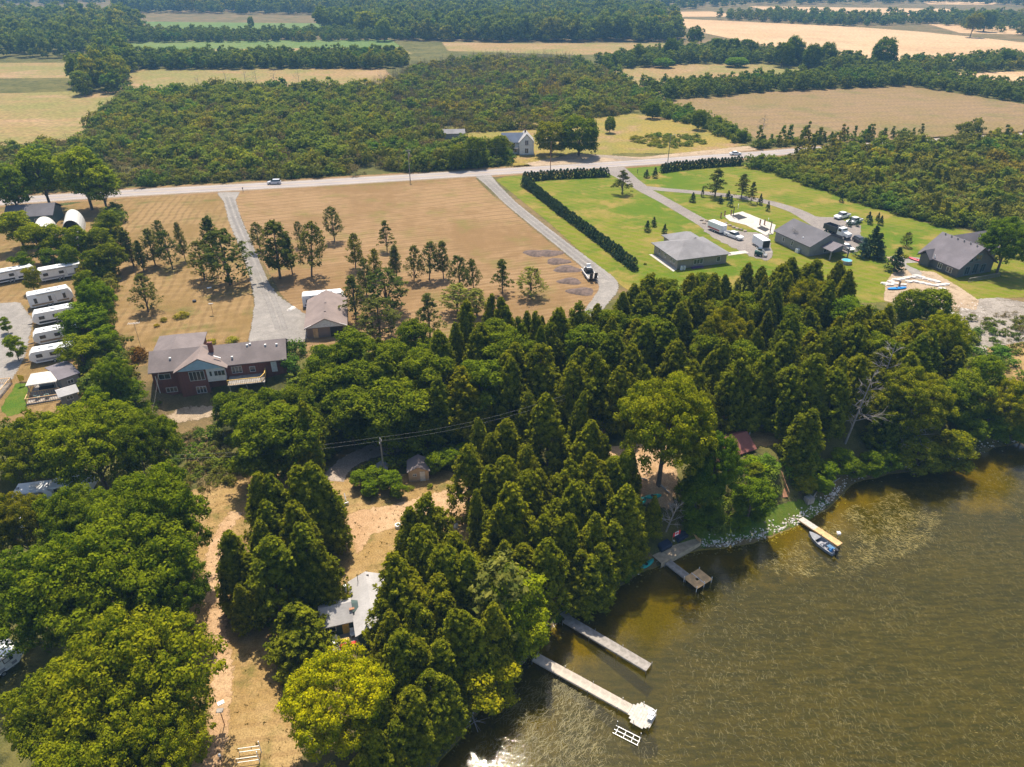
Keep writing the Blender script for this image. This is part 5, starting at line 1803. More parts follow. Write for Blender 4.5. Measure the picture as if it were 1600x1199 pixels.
for bx, by, hp, k, w, lab in [(972, 304, 36, 'pine', 1.5, 'dark pine standing alone on the green lawn'), (1117, 308, 42, 'pine', 1.5, 'wide pine on the verge of the curving lane'),
                              (1158, 310, 36, 'pine', 1.4, 'pine right of the wide one by the curving lane'), (1173, 318, 32, 'pine', .9, 'thin pine third in the lawn group'),
                              (1011, 362, 16, 'spruce', 1.2, 'small spruce on the lawn left of the trio'), (1021, 354, 14, 'spruce', 1.2, 'small spruce at the back of the lawn trio'), (1038, 365, 14, 'spruce', 1.1, 'small spruce on the right of the lawn trio'),
                              (1082, 316, 14, 'spruce', 1.3, 'small dark shrub tree on the lawn between the lanes'), (1097, 308, 15, 'spruce', .6, 'narrow columnar cedar by the lane'),
                              (1125, 318, 12, 'spruce', 1.3, 'small spruce under the wide pine'), (1137, 312, 13, 'spruce', 1.3, 'second small spruce under the pines'), (1141, 323, 16, 'spruce', 1.1, 'blue-green spruce beside the basketball hoop'),
                              (1187, 320, 16, 'spruce', .9, 'small spruce right of the thin pine'), (1199, 330, 14, 'spruce', .9, 'small spruce near the right hoop'),
                              (1010, 278, 12, 'spruce', 1.4, 'small cedar at the lane mouth, left one'), (1023, 278, 15, 'spruce', 1.2, 'small cedar at the lane mouth, right one'),
                              (1326, 354, 14, 'spruce', 1.0, 'tiny blue spruce in front of the white pickup, left'), (1339, 354, 12, 'spruce', 1.0, 'tiny blue spruce in front of the white pickup, right'),
                              (1356, 347, 15, 'spruce', 1.1, 'dark little spruce beside the parked pickups'), (1359, 351, 13, 'spruce', 1.1, 'blue little spruce beside the parked pickups'), (1371, 345, 12, 'spruce', 1.1, 'dark little spruce farther right on the lawn'), (1375, 352, 14, 'spruce', 1.1, 'little spruce rightmost of the lawn five'),
                              (1345, 402, 28, 'spruce', 1.4, 'silver-blue spruce beside the dark pickup'), (1359, 400, 42, 'spruce', 1.2, 'tall dark spruce in the cluster of four'), (1367, 404, 36, 'spruce', 1.2, 'broad dark spruce in the cluster of four'), (1372, 406, 24, 'spruce', 1.3, 'small silver-blue spruce on the right of the cluster'),
                              (1396, 424, 34, 'spruce', 1.4, 'dark green spruce alone beside the curved gravel path'), (1415, 386, 22, 'juniper', 1.3, 'little round tree on the lawn before the dark house'),
                              (1314, 316, 14, 'spruce', 1.0, 'small tree at the wood edge beyond the parked pickups')]:
    p = G(bx, by)
    sc_ = FPX / (p.y * math.cos(PITCH) + CAMH * math.sin(PITCH))
    H = hp / (sc_ * math.cos(math.atan2(CAMH, p.y))) * 1.05
    tree(k, p.x, p.y, H, lab, 'trees planted on the green lawns', wide=w, tint=(1.5, 1.5, 2.4) if 'blue' in lab else (.75, .8, .8))
x, y = top(1560, 350, 11)
tree('maple', x + 1, y - 4, 13, 'large dark green tree shading the right end of the dark house', 'trees planted on the green lawns', wide=.85, tint=(.8, .95, .75), var=1)

# clipped cedar hedges, plant by plant
h_ = 0
for line, n, where, first_end in ([(990, 422), (930, 375), (880, 338), (835, 302), (817, 290)], 52, 'long lawn hedge', 'near'), ([(820, 284), (860, 280), (905, 278), (953, 276)], 26, 'short roadside hedge', 'left'), ([(1034, 270), (1060, 266), (1100, 262), (1162, 258)], 26, 'right-hand roadside hedge', 'left'):
    L = GP(line)
    s = np.linalg.norm(np.diff(L, axis=0), axis=1).sum()
    for i, p in enumerate(along(L, s / n)[:n]):
        end = i + 1
        tree('hedge_cedar', p[0] + random.uniform(-.1, .1), p[1], random.uniform(2.8, 3.3), f'clipped cedar of the {where}, {ordw(end)} from its {first_end} end', f'clipped cedars of the {where}', cat='hedge plant', wide=random.uniform(.95, 1.15))

# farmstead trees by the road
for kind, px, py, H, w, tn, lab in [('maple', 907, 180, 15, .5, (.65, .75, .7), 'dark round tree with a full crown right of the white farmhouse'), ('maple', 862, 188, 13, .5, (1.1, .95, .9), 'olive tree left of the full round one'),
                                    ('broadleaf', 780, 210, 10, 1.1, (.85, .85, .8), 'dark green tree in front of the white farmhouse'), ('broadleaf', 742, 212, 11, 1.2, (.9, .9, .8), 'green tree left of the farmhouse, second from it'),
                                    ('broadleaf', 715, 225, 9, 1.2, (.9, .9, .8), 'green tree in the roadside row left of the farmhouse'), ('broadleaf', 954, 182, 7, 1.1, (.8, .9, .8), 'small round tree standing in the yellow meadow'),
                                    ('broadleaf', 1022, 158, 8, 1.4, (.7, .8, .8), 'dark tree where the hedgerow meets the brown field'), ('broadleaf', 1095, 170, 9, 1.1, (.75, .85, .8), 'dark tree in the hedgerow of the yellow meadow'),
                                    ('broadleaf', 1143, 200, 4, 1.3, (.7, .8, .8), 'small dark bush at the meadow corner, left'), ('broadleaf', 1161, 203, 5, 1.3, (.7, .8, .8), 'small dark bush at the meadow corner, right'),
                                    ('maple', 1388, 58, 20, .55, (.6, .75, .75), 'tall dark tree standing alone before the pale field'), ('broadleaf', 1325, 77, 9, 1.5, (.7, .8, .8), 'round dark tree left of the tall lone one'),
                                    ('maple', 1245, 56, 19, .5, (.6, .75, .75), 'tallest dark tree of the clump before the pale field'), ('maple', 1228, 64, 17, .5, (.65, .75, .75), 'dark tree leftmost of the clump before the pale field'),
                                    ('maple', 1273, 68, 16, .5, (.65, .75, .75), 'dark tree third of the clump before the pale field'), ('maple', 1297, 66, 16, .5, (.65, .75, .75), 'dark tree fourth of the clump before the pale field'),
                                    ('maple', 1088, 42, 18, .75, (.6, .75, .75), 'broad dark tree left of the pale field'), ('maple', 1050, 58, 17, .4, (.6, .7, .7), 'narrow dark tree at the end of the hay field'),
                                    ('maple', 1170, 60, 14, .6, (.7, .8, .8), 'round tree in front of the pale field, right of the broad one'), ('maple', 1148, 58, 15, .5, (.7, .8, .8), 'round tree beside the broad one'), ('maple', 1123, 58, 15, .5, (.7, .8, .8), 'olive tree beside the broad one'), ('maple', 1000, 68, 14, .4, (.8, .9, .8), 'small tree at the far edge of the willow meadow'),
                                    ('maple', 1527, 20, 22, .7, (1.3, 1.1, .9), 'large pale olive tree far off at the right'), ('maple', 1547, 14, 22, .6, (.8, .85, .9), 'tall darker tree behind the pale olive one'), ('broadleaf', 1578, 76, 12, 1.5, (.6, .75, .8), 'dark round tree at the right edge of the pale field'),
                                    ('maple', 390, 25, 13, .35, (.9, 1, .8), 'small lone tree on the far green field'), ('maple', 500, 12, 24, .7, (1.2, 1.2, .8), 'pale green tree at the end of the far green field'), ('maple', 570, 16, 24, .6, (1.4, 1.3, .8), 'pale yellow-green tree above the hay field'), ('maple', 598, 28, 20, .5, (1.2, 1.2, .8), 'light green tree above the hay field corner')]:
    x, y = top(px, py, H)
    if kind == 'maple' and w < .7:
        kind, w = 'dome', w * (2.4 if py > 120 else 1.8)
    elif kind == 'broadleaf':
        kind, w = 'dome', w * .75
    tree(kind, x, y, H, lab, 'field and farm trees beyond the road', wide=w, tint=tn)
for px, py, Rw, lab in [(1036, 106, 1.0, 'round clipped-looking willow clump in the far meadow, left one'), (1151, 105, 1.15, 'long willow clump in the far meadow, right one')]:
    p = G(px, py)
    tree('dome', p.x, p.y, 6.5, lab, 'willow clumps in the far meadow', cat='bush', name='willow_clump', wide=2.6 * Rw, tint=(.8, 1.1, .8))
for px, py, H_, lab in [(1195, 722, 1.6, 'olive shrub left of the upper stairs'), (1203, 735, 1.8, 'olive shrub beside the stair landing'), (1200, 752, 1.7, 'green shrub left of the lower stairs'), (1208, 768, 1.3, 'green shrub near the foot of the stairs'), (1232, 728, 1.6, 'bright shrub right of the stair landing'), (1238, 745, 1.9, 'bright shrub right of the lower stairs'),
                        (1246, 760, 1.6, 'bright bush between the stairs and the long leaning log'), (1185, 738, 1.8, 'green shrub below the red-roofed cottage'), (1192, 765, 1.6, 'dark green shrub on the lakeside bank'), (1175, 725, 1.6, 'olive shrub in front of the red-roofed cottage'), (1275, 752, 1.8, 'green bush above the fallen bare log'), (1252, 740, 2.2, 'tall olive bush right of the stairs')]:
    p = G(px, py)
    tree('bush', p.x, p.y, H_, lab, None, cat='bush', wide=1.5, tint=(1.1, 1.3, .8))
flush()
# flower beds and yard bushes
for px, py, H, w, tn, lab in [(283, 496, 1.5, 1.7, (1.3, 1.35, .8), 'long low green shrub bed on the dry lawn'), (257, 502, 1.2, 1.1, (1.2, 1.2, .8), 'small green shrub left of the long bed'), (245, 511, 1, 1, (1.6, 1.4, .7), 'yellowish shrub at the left end of the bed'),
                              (217, 562, 3, 1.1, (1.0, .5, .6), 'round purple-brown shrub at the brick house corner'), (330, 537, 1.2, 1.5, (1.3, 1.3, .8), 'low green shrub behind the brick house, left'), (362, 534, 1.3, 1.8, (1.3, 1.3, .8), 'low green shrub behind the brick house, right'),
                              (462, 555, 4, .9, (.6, 1.0, .8), 'tall dark shrub at the right end of the brick house'), (457, 580, 4, .9, (.6, 1.0, .8), 'dark shrub below the one at the brick house end'), (1425, 460, 1.5, 1.2, (1.5, 1.1, .6), 'golden shrub in the patio bed'),
                              (672, 762, .9, 1.0, (1.4, 1.5, .8), 'small bright bush at the shed corner'), (640, 765, .8, 1.6, (1.2, 1.3, .8), 'low weeds along the shed front'), (1415, 403, 1.2, 1.1, (1.6, 1.3, .6), 'yellow shrub by the red canoe'), (1008, 414, 0.8, .8, (1.2, 1.3, .8), 'small lawn shrub left of the bungalow')]:
    p = G(px, py)
    tree('bush', p.x, p.y, H, lab, None, cat='bush', wide=w, tint=tn)
# dead trees
for px, py, H, lean, lab in [(1352, 585, 13, (2, 1), 'bare grey dead tree leaning in the wood above the cove, left'), (1425, 628, 11, (2, 1), 'bare grey dead tree low in the wood near the shore'), (1395, 540, 12.5, (1, 1), 'bare grey dead tree highest in the wood'),
                             (1190, 214, 9, (0, 0), 'thin bare tree at the edge of the brown field'), (1540, 660, 8, (2, 0), 'bare leaning trunk at the lake bend'), (1040, 830, 6, (1, -1), 'bare grey branches above the flag deck'),
                             (1236, 385, 5, (0, 0), 'thin dead tree between bungalow and outbuilding')]:
    p = G(px, py, H if H > 10.5 else 0)
    e = thing('dead_tree', lab, 'dead tree', (p.x, p.y, p.z), 0, 'bare dead trees')
    obj('trunk', bare_branches(int(px), H, .2 if H > 10.5 else .14, 20, 10, .4, M_DEAD, 'trunk', lean), e)
p = G(725, 1110)
e = thing('fallen_tree', 'pale fallen tree lying over the gravel shore', 'fallen tree', (p.x - 2, p.y + 3, p.z + 1.0), R(-60))
b = MB()
rg = random.Random(4)
b.tube((0, 0, .3), (5, .5, -.2), .16, .08, 7).tube((5, .5, -.2), (7, .2, -.4), .08, .03, 6).tube((2, .2, .2), (4.5, 3, .9), .08, .02, 5)
for k in range(26):
    s = rg.uniform(1.5, 6.5)
    b.tube((s, .3, 0), (s + rg.uniform(.2, 1.4), rg.uniform(-1.6, 1.9), rg.uniform(-.2, 1.2)), .03, .01, 4)
obj('trunk', b.mesh('trunk', M_DEAD), e)

# ---- stuff: the scrub, the hedgerows, the far woods
rs = np.random.default_rng(21)
avo = [(f[2], f[3], 2.5) for f in FIX if f[3] > 180]


def scrubfill(name, label, poly, spacing, variants, smin, smax, zf=1.0, cat='scrub', dz=0, road=True, jitter=.5, avoid=None):
    P = fill(poly, spacing, rs, dz=dz, jitter=jitter, avoid=avoid)
    if name in ('scrub_woodland', 'right_scrub_wood', 'tall_scrub'):
        q = np.sin(P[:, 0] * .11 + 2 * np.sin(P[:, 1] * .05)) * np.sin(P[:, 1] * .085 + 1.7 * np.sin(P[:, 0] * .037)) + rs.normal(0, .12, len(P))
        P = P[q < .62]
    if road:
        P = off_road(P)
    s = rs.uniform(smin, smax, len(P))
    return scatter(name, label, cat, P, s, variants, rs, s * zf * rs.uniform(.8, 1.25, len(P)))


SB = S_BUSH * 3 + S_CED
scrub_poly = [(-250, 330), (-200, 250), (120, 228), (190, 150), (300, 142), (500, 140), (612, 134), (640, 110), (700, 98), (900, 96), (960, 120), (1000, 140), (1030, 160), (980, 178), (920, 186), (870, 200), (700, 210), (690, 225), (790, 235), (800, 262), (640, 272), (350, 290), (30, 308)]
scrubfill('scrub_woodland', 'dense olive and rust scrub wood filling the land beyond the road', scrub_poly, 2.6, S_BUSH * 3 + S_BUSHG + S_DRY, .6, 1.5, .85, 'scrub wood')
scrubfill('tall_scrub', 'taller rounded bushes rising here and there in the scrub wood', scrub_poly, 8.5, S_BUSHG + S_BUSH, 1.6, 2.9, .95, 'scrub wood')
scrubfill('pale_scrub', 'pale dry shrubs scattered through the scrub wood', scrub_poly, 9, S_DRY, 1.2, 2.2, .9, 'scrub wood')
scrubfill('right_tall_scrub', 'taller rounded bushes in the right scrub wood', [(1215, 262), (1330, 225), (1600, 208), (2000, 198), (2300, 330), (1900, 410), (1640, 396), (1560, 358), (1470, 345), (1330, 305)], 7.5, S_BUSHG + S_BUSH, 1.5, 2.6, 1, 'scrub wood')
scrubfill('dark_scrub', 'dark green bushes standing in the scrub beyond the road', [(150, 235), (200, 150), (600, 145), (640, 200), (600, 235), (250, 250)], 8, S_BUSHG, 1.3, 2.1, 1.1, 'scrub wood')
scrubfill('grey_thicket', 'grey bare-twigged thicket in the middle of the scrub', [(600, 215), (560, 150), (640, 110), (780, 90), (900, 95), (880, 150), (760, 190), (680, 205)], 3.6, S_GREY, .8, 1.5, 1.0, 'thicket')
scrubfill('grey_twigs', 'grey bare saplings standing among the scrub beyond the road', scrub_poly, 9, S_GREY, .7, 1.3, 1.0, 'thicket')
scrubfill('right_scrub_wood', 'dense brown-green cedar scrub wood at the right', [(1205, 262), (1260, 240), (1330, 222), (1600, 205), (2000, 195), (2300, 330), (1900, 420), (1640, 402), (1560, 362), (1470, 350), (1330, 312)], 2.6, S_CED[:1] + S_BUSH * 3 + S_DRY, .8, 1.7, .95, 'scrub wood')
scrubfill('right_scrub_wood_bushes', 'green bushes along the lawn side of the right scrub wood', [(1165, 262), (1210, 252), (1330, 300), (1480, 340), (1570, 358), (1540, 362), (1460, 352), (1330, 314), (1200, 268)], 2.6, S_BUSHG, .9, 1.5, 1.0, 'bushes')
scrubfill('yellow_tree_clump', 'yellow-green bush showing above the right scrub wood', [(1500, 205), (1530, 205), (1530, 212), (1500, 212)], 4, S_BUSH, 1.6, 2.0, 1.2, 'bushes')


def belt(name, label, poly, spacing, vs, a, b_, zf=1.0, cat='hedgerow'):
    return scrubfill(name, label, poly, spacing, vs, a, b_, zf, cat)


FT_ = S_FARTREE
belt('hedgerow', 'thick hedgerow between the two left hay fields', [(190, 95), (620, 92), (640, 104), (600, 108), (190, 109)], 6, FT_, .45, .75)
belt('hedgerow', 'low hedgerow under the far green field', [(200, 56), (600, 53), (640, 64), (200, 68)], 8, FT_, .45, .7)
belt('hedgerow', 'hedgerow from the willow meadow along the brown field', [(1000, 140), (1180, 134), (1300, 122), (1420, 118), (1440, 132), (1380, 137), (1200, 144), (1050, 158)], 5, FT_, .35, .6)
belt('hedgerow', 'hedgerow running right from the brown field corner', [(1430, 120), (1520, 132), (1700, 160), (1800, 190), (1700, 178), (1600, 162), (1430, 136)], 5, FT_, .32, .55)
belt('hedgerow', 'bushy belt between the willow meadow and the pale field', [(930, 100), (1000, 90), (1100, 80), (1200, 88), (1300, 100), (1310, 112), (1200, 100), (1060, 101), (950, 112)], 6, FT_, .4, .65)
belt('hedgerow', 'scrub strip under the clump of dark trees', [(1200, 84), (1330, 98), (1500, 100), (1560, 92), (1700, 96), (1700, 106), (1540, 114), (1420, 116), (1290, 113)], 6, FT_ + S_BUSHG, .4, .6, 1)
belt('hedgerow', 'hedgerow between the yellow meadow and the brown field', [(1000, 164), (1050, 170), (1150, 205), (1175, 222), (1150, 224), (1080, 196), (1000, 176)], 4, S_BUSHG, .9, 1.6, 1.2)
belt('roadside_bushes', 'low bushes along the road before the brown field', [(1175, 226), (1250, 222), (1420, 214), (1600, 212), (1700, 210), (1700, 220), (1420, 224), (1250, 232), (1180, 236)], 3, S_BUSHG + S_CED, .8, 1.4, 1.1, 'bushes')
belt('meadow_shrubs', 'low green shrub patch in the yellow meadow', [(980, 218), (1020, 210), (1080, 212), (1120, 226), (1060, 232), (1010, 230)], 3, S_BUSHG, .5, .9, .7, 'shrubs')
belt('roadside_scrub', 'bushes along the road left of the farmhouse', [(640, 250), (700, 235), (790, 245), (800, 258), (760, 264), (640, 270)], 4, S_BUSHG, 1.2, 2.0, 1.1, 'bushes')
# far woods
belt('far_woodland', 'blue-green woodland along the far left fields', [(-600, 30), (180, 32), (230, 48), (180, 90), (-300, 96), (-600, 90)], 17, FT_, .9, 1.5, 1, 'woodland')
belt('far_woodland', 'dark woodland edge in the middle distance', [(620, 40), (700, 52), (900, 55), (1030, 52), (1070, 60), (1050, 66), (800, 66), (660, 64), (560, 56), (500, 44)], 11, FT_, 1.0, 1.45, 1, 'woodland')
belt('far_woodland', 'hazy woodland behind the middle distance', [(180, 20), (500, 24), (600, 36), (800, 44), (1040, 46), (1060, 30), (960, 22), (700, 8), (180, 6)], 19, FT_, 1.0, 1.6, 1, 'woodland')
belt('far_woodland', 'hazy woodland beyond the pale fields', [(700, -16), (2100, -16), (2100, 8), (1600, 12), (1500, 6), (1180, 8), (1100, 14), (960, 18), (700, 6)], 28, FT_, .9, 1.5, 1, 'woodland')
belt('far_woodland', 'hazy woodland at the upper left', [(-700, -16), (700, -16), (700, 6), (180, 6), (-700, 26)], 28, FT_, .9, 1.6, 1, 'woodland')
belt('far_hedgerow', 'hazy tree belt between the two pale fields', [(1110, 30), (1200, 25), (1350, 32), (1420, 30), (1600, 34), (1600, 42), (1450, 38), (1330, 42), (1200, 36)], 12, FT_, .5, .9, 1)
belt('far_hedgerow', 'hazy tree belt right of the pale field', [(1430, 26), (1700, 30), (1900, 60), (1700, 70), (1560, 52), (1460, 42)], 18, FT_, .5, .9, 1)
belt('far_hedgerow', 'woody patch left of the hay fields', [(110, 130), (180, 96), (205, 90), (210, 110), (190, 146), (130, 150)], 9, FT_, .7, 1.2, 1)
# dead trees before the hay field
for k, (px, py) in enumerate([(312, 140), (355, 138), (385, 137), (402, 136), (430, 136), (468, 135), (597, 134), (205, 142)]):
    p = G(px, py)
    e = thing('dead_tree', f"bare grey tree on the scrub edge before the hay field, {['first','second','third','fourth','fifth','sixth','seventh','farthest left'][k]}{' from the left' if k else ' of the row'}" if k < 7 else 'bare grey tree farthest left on the scrub edge before the hay field', 'dead tree', (p.x, p.y, 0), 0, 'bare dead trees on the hay field edge')
    obj('trunk', bare_branches(700 + k, random.uniform(8, 11), .16, 10, 6, .45, M_DEAD, 'trunk'), e)
# weedy slope before the brick house and undergrowth of the woods
scrubfill('slope_weeds', 'tangled weeds and small shrubs on the slope below the brick house', [(225, 640), (262, 660), (345, 665), (375, 720), (370, 760), (300, 775), (265, 760), (240, 700)], 1.5, S_DRY + S_BUSH + S_BUSHG[:1], .28, .7, 1, 'weeds', road=False)
scrubfill('house_weeds', 'bright green weeds along the foot of the brick house', [(235, 618), (330, 615), (350, 628), (300, 632), (240, 632)], 1.2, S_BUSHG, .2, .42, .8, 'weeds', road=False)
scrubfill('undergrowth', 'dark undergrowth in the shade of the shore wood', [(345, 690), (470, 640), (620, 650), (760, 640), (900, 640), (1100, 620), (1240, 640), (1400, 660), (1560, 650), (1600, 600), (1560, 540), (1400, 500), (1200, 480), (1000, 480), (820, 520), (560, 560), (480, 580), (400, 620)], 3.0, S_BUSHG, .5, 1.1, .8, 'undergrowth', road=False)
scrubfill('lane_bushes', 'green bushes around the mid utility pole', [(540, 752), (580, 715), (625, 700), (700, 690), (730, 705), (690, 722), (680, 750), (640, 745), (600, 760)], 2.0, S_BUSHG, .5, 1.0, .9, 'bushes', road=False)
scrubfill('shore_bushes', 'green bushes on the bank below the cottage stairs', [(1075, 830), (1110, 770), (1190, 700), (1290, 735), (1330, 735), (1270, 775), (1230, 790), (1150, 820), (1080, 848)], 2.0, S_BUSHG, .4, .9, .9, 'bushes', road=False, avoid=[(*GP([(1215, 740)])[0], 2.5), (*GP([(1222, 765)])[0], 2.5)])
scrubfill('bank_scrub', 'dull scrub on the terraced bank at the right', [(1500, 500), (1600, 490), (1700, 520), (1700, 640), (1600, 560), (1545, 540)], 2.2, S_DRY + S_BUSH, .3, .7, .9, 'scrub', road=False)
scrubfill('left_edge_bushes', 'bushes along the boundary row between the caravans and the dry lawn', [(140, 380), (170, 330), (190, 330), (180, 420), (172, 500), (200, 560), (225, 650), (170, 650), (130, 600), (140, 500)], 2.6, S_BUSHG + S_BUSH, .8, 1.5, 1, 'bushes', road=False)
scrubfill('dry_tufts', 'dry grass tufts in the parched yard', [(285, 775), (420, 745), (520, 755), (760, 760), (760, 860), (610, 880), (600, 1000), (470, 1100), (470, 1250), (290, 1280)], .9, S_GRASS, .35, .8, 1, 'grass', road=False)
# ---------------------------------------------------------------- caravans, vehicles
TYRE = plain('tyre', (.02, .02, .02), .9)
RIM = plain('rim', (.5, .5, .5), .35, metal=.6)
LAMP = plain('lamp_glass', (.7, .7, .65), .15, spec=.7)
REDL = plain('tail_lamp', (.5, .02, .02), .3)
DGREY = plain('dark_grey_paint', (.07, .07, .08), .4)
DECAL = plain('grey_stripe', (.30, .30, .33), .5)


def wheels(par, spots, r=.34, w=.24):
    for x, y in spots:
        s = 1 if y > 0 else -1
        t_ = MB().tube((x, y - w / 2, r), (x, y + w / 2, r), r, r, 14).build('wheel', TYRE, par)
        MB().tube((x, y + s * (w / 2 + .005), r), (x, y + s * (w / 2 + .02), r), r * .58, r * .55, 10).build('rim', RIM, t_)


def loft(secs, name, mat, par, smooth=False, bevel=.03):
    """sections along x: (x, halfwidth_bottom, halfwidth_top, z0, z1)"""
    vs, fs = [], []
    for x, wb, wt, z0, z1 in secs:
        vs += [(x, -wb, z0), (x, wb, z0), (x, wt, z1), (x, -wt, z1)]
    n = len(secs)
    for k in range(n - 1):
        a, b_ = 4 * k, 4 * k + 4
        fs += [(a, b_, b_ + 1, a + 1), (a + 1, b_ + 1, b_ + 2, a + 2), (a + 2, b_ + 2, b_ + 3, a + 3), (a + 3, b_ + 3, b_, a)]
    fs += [(0, 1, 2, 3), (4 * n - 1, 4 * n - 2, 4 * n - 3, 4 * n - 4)]
    return MB().add(vs, fs).build(name, mat, par, bevel=bevel)


def car(label, p, rz, kind='sedan', paint=None, cat='car', group=None, name=None):
    T = thing(name or {'sedan': 'car', 'suv': 'car', 'pickup': 'pickup_truck'}[kind], label, cat, p, rz, group)
    paint = paint or WHITE
    if kind == 'sedan':
        body = [(-2.3, .75, .8, .45, .85), (-2.1, .85, .86, .28, .98), (-1.3, .9, .88, .25, 1.0), (0, .9, .88, .22, .98), (1.1, .9, .86, .25, .95), (2.0, .86, .8, .28, .82), (2.3, .72, .7, .4, .7)]
        glass = [(-1.75, .80, .66, .96, 1.0), (-1.0, .82, .64, .96, 1.38), (.3, .82, .64, .96, 1.40), (1.15, .80, .70, .93, .97)]
        roof = [(-1.0, .65, .6, 1.37, 1.44), (.35, .65, .6, 1.39, 1.45)]
        wx = (-1.4, 1.4)
    elif kind == 'suv':
        body = [(-2.25, .8, .84, .45, 1.05), (-2.1, .88, .88, .3, 1.08), (0, .92, .9, .28, 1.08), (1.1, .92, .88, .28, 1.05), (2.05, .88, .82, .3, .92), (2.3, .75, .72, .42, .8)]
        glass = [(-2.1, .82, .74, 1.06, 1.15), (-1.7, .84, .70, 1.06, 1.6), (.4, .84, .70, 1.06, 1.62), (1.15, .82, .76, 1.03, 1.07)]
        roof = [(-1.85, .71, .66, 1.59, 1.66), (.35, .71, .66, 1.61, 1.67)]
        wx = (-1.38, 1.38)
    else:
        body = [(-2.85, .9, .92, .5, 1.1), (-2.8, .95, .95, .4, 1.14), (-.9, .95, .95, .38, 1.14), (1.3, .95, .93, .38, 1.14), (2.6, .93, .88, .42, 1.05), (2.85, .8, .78, .5, .9)]
        glass = [(-.95, .86, .76, 1.12, 1.7), (-.3, .88, .76, 1.12, 1.76), (.7, .88, .76, 1.12, 1.76), (1.4, .86, .8, 1.12, 1.16)]
        roof = [(-.95, .77, .72, 1.72, 1.8), (.65, .77, .72, 1.75, 1.83)]
        wx = (-1.75, 1.8)
    loft(body, 'body', paint, T)
    loft(glass, 'windows', GLASS, T, bevel=.01)
    loft(roof, 'roof', paint, T, bevel=.02)
    if kind == 'pickup':
        MB().box(-2.7, -1.05, -.75, .75, 1.142, 1.16).build('load_bed', DGREY, T)
    wheels(T, [(x, y) for x in wx for y in (-.86, .86)], .36 if kind != 'sedan' else .33)
    x1, x0 = body[-1][0], body[0][0]
    for y in (-.6, .6):
        MB().box(x1 - .12, x1 + .01, y - .17, y + .17, body[-1][4] - .14, body[-1][4] + .0).build('headlight', LAMP, T)
        MB().box(x0 - .012, x0 + .08, y - .13, y + .13, body[0][4] - .22, body[0][4] - .04).build('tail_light', REDL, T)
    return T


def heading(a, b):
    A, B = G(*a), G(*b)
    return math.atan2(B.y - A.y, B.x - A.x)


rdir = heading((400, 290), (480, 287))
car('silver-grey car driving on the road left of the driveway mouths', G(429, 288), rdir + PI, 'suv', plain('silver_paint', (.55, .56, .60), .3, .05, spec=.6))
car('white car driving on the road before the brown field', G(1149, 242.5), rdir, 'sedan')
car('white pickup parked in front of the open white trailer by the bungalow', G(1146, 372), heading((1130, 365), (1160, 376)), 'pickup', cat='pickup')
car('white sedan parked under the end of the outbuilding roof', G(1322, 390), heading((1312, 384), (1332, 393)), 'sedan')
car('white pickup, the farther of two beside the dump truck', G(1315, 341), heading((1330, 338), (1303, 345)), 'pickup', cat='pickup')
car('white pickup, the nearer of two beside the dump truck', G(1334, 349), heading((1348, 346), (1320, 354)), 'pickup', cat='pickup')
car('dark pickup with a black cap between the dump truck and the spruces', G(1343, 380), heading((1336, 374), (1352, 382)), 'suv', DGREY, cat='pickup', name='pickup_truck')


def trailer_box(label, p, rz, L, W, Hh, mat, open_rear=False, stripe=None, name='box_trailer'):
    T = thing(name, label, 'trailer', p, rz)
    loft([(-L / 2, W / 2, W / 2 - .05, .55, Hh - .02), (L / 2 - .4, W / 2, W / 2 - .05, .55, Hh), (L / 2, W / 2 - .35, W / 2 - .4, .6, Hh - .15)], 'body', mat, T, bevel=.06)
    if open_rear:
        MB().box(-L / 2 - .02, -L / 2 + .01, -W / 2 + .15, W / 2 - .15, .65, Hh - .2).build('dark_doorway_sheet', BLACK, T)  # black sheet on the solid body stands for the shade inside
        MB().slab([(-L / 2 - .02, -W / 2 + .1, .55), (-L / 2 - .02, W / 2 - .1, .55), (-L / 2 - 2.0, W / 2 - .1, .05), (-L / 2 - 2.0, -W / 2 + .1, .05)], .06).build('ramp_door', GWOOD, T)
    if stripe:
        for s in (-1, 1):
            MB().box(-L / 2 + .3, L / 2 - .8, s * W / 2 - .01, s * W / 2 + .012, .75, 1.15).build('stripe', stripe, T)
    wheels(T, [(x, y) for x in (-.5, .35) for y in (-W / 2 + .05, W / 2 - .05)], .33)
    MB().bar((L / 2 - .1, .4, .5), (L / 2 + 1.1, 0, .5), .08).bar((L / 2 - .1, -.4, .5), (L / 2 + 1.1, 0, .5), .08).build('drawbar', BLACK, T)
    return T


trailer_box('white enclosed trailer with a red stripe hitched near the boulders', G(1120, 362), heading((1110, 356), (1132, 365)), 5.6, 2.3, 2.6, WHITE, False, plain('red_graphic', (.5, .10, .08), .5))
trailer_box('white box trailer with its dark open rear above the skid steer', G(1187, 386), heading((1200, 393), (1176, 378)), 5.4, 2.3, 2.7, WHITE, True)

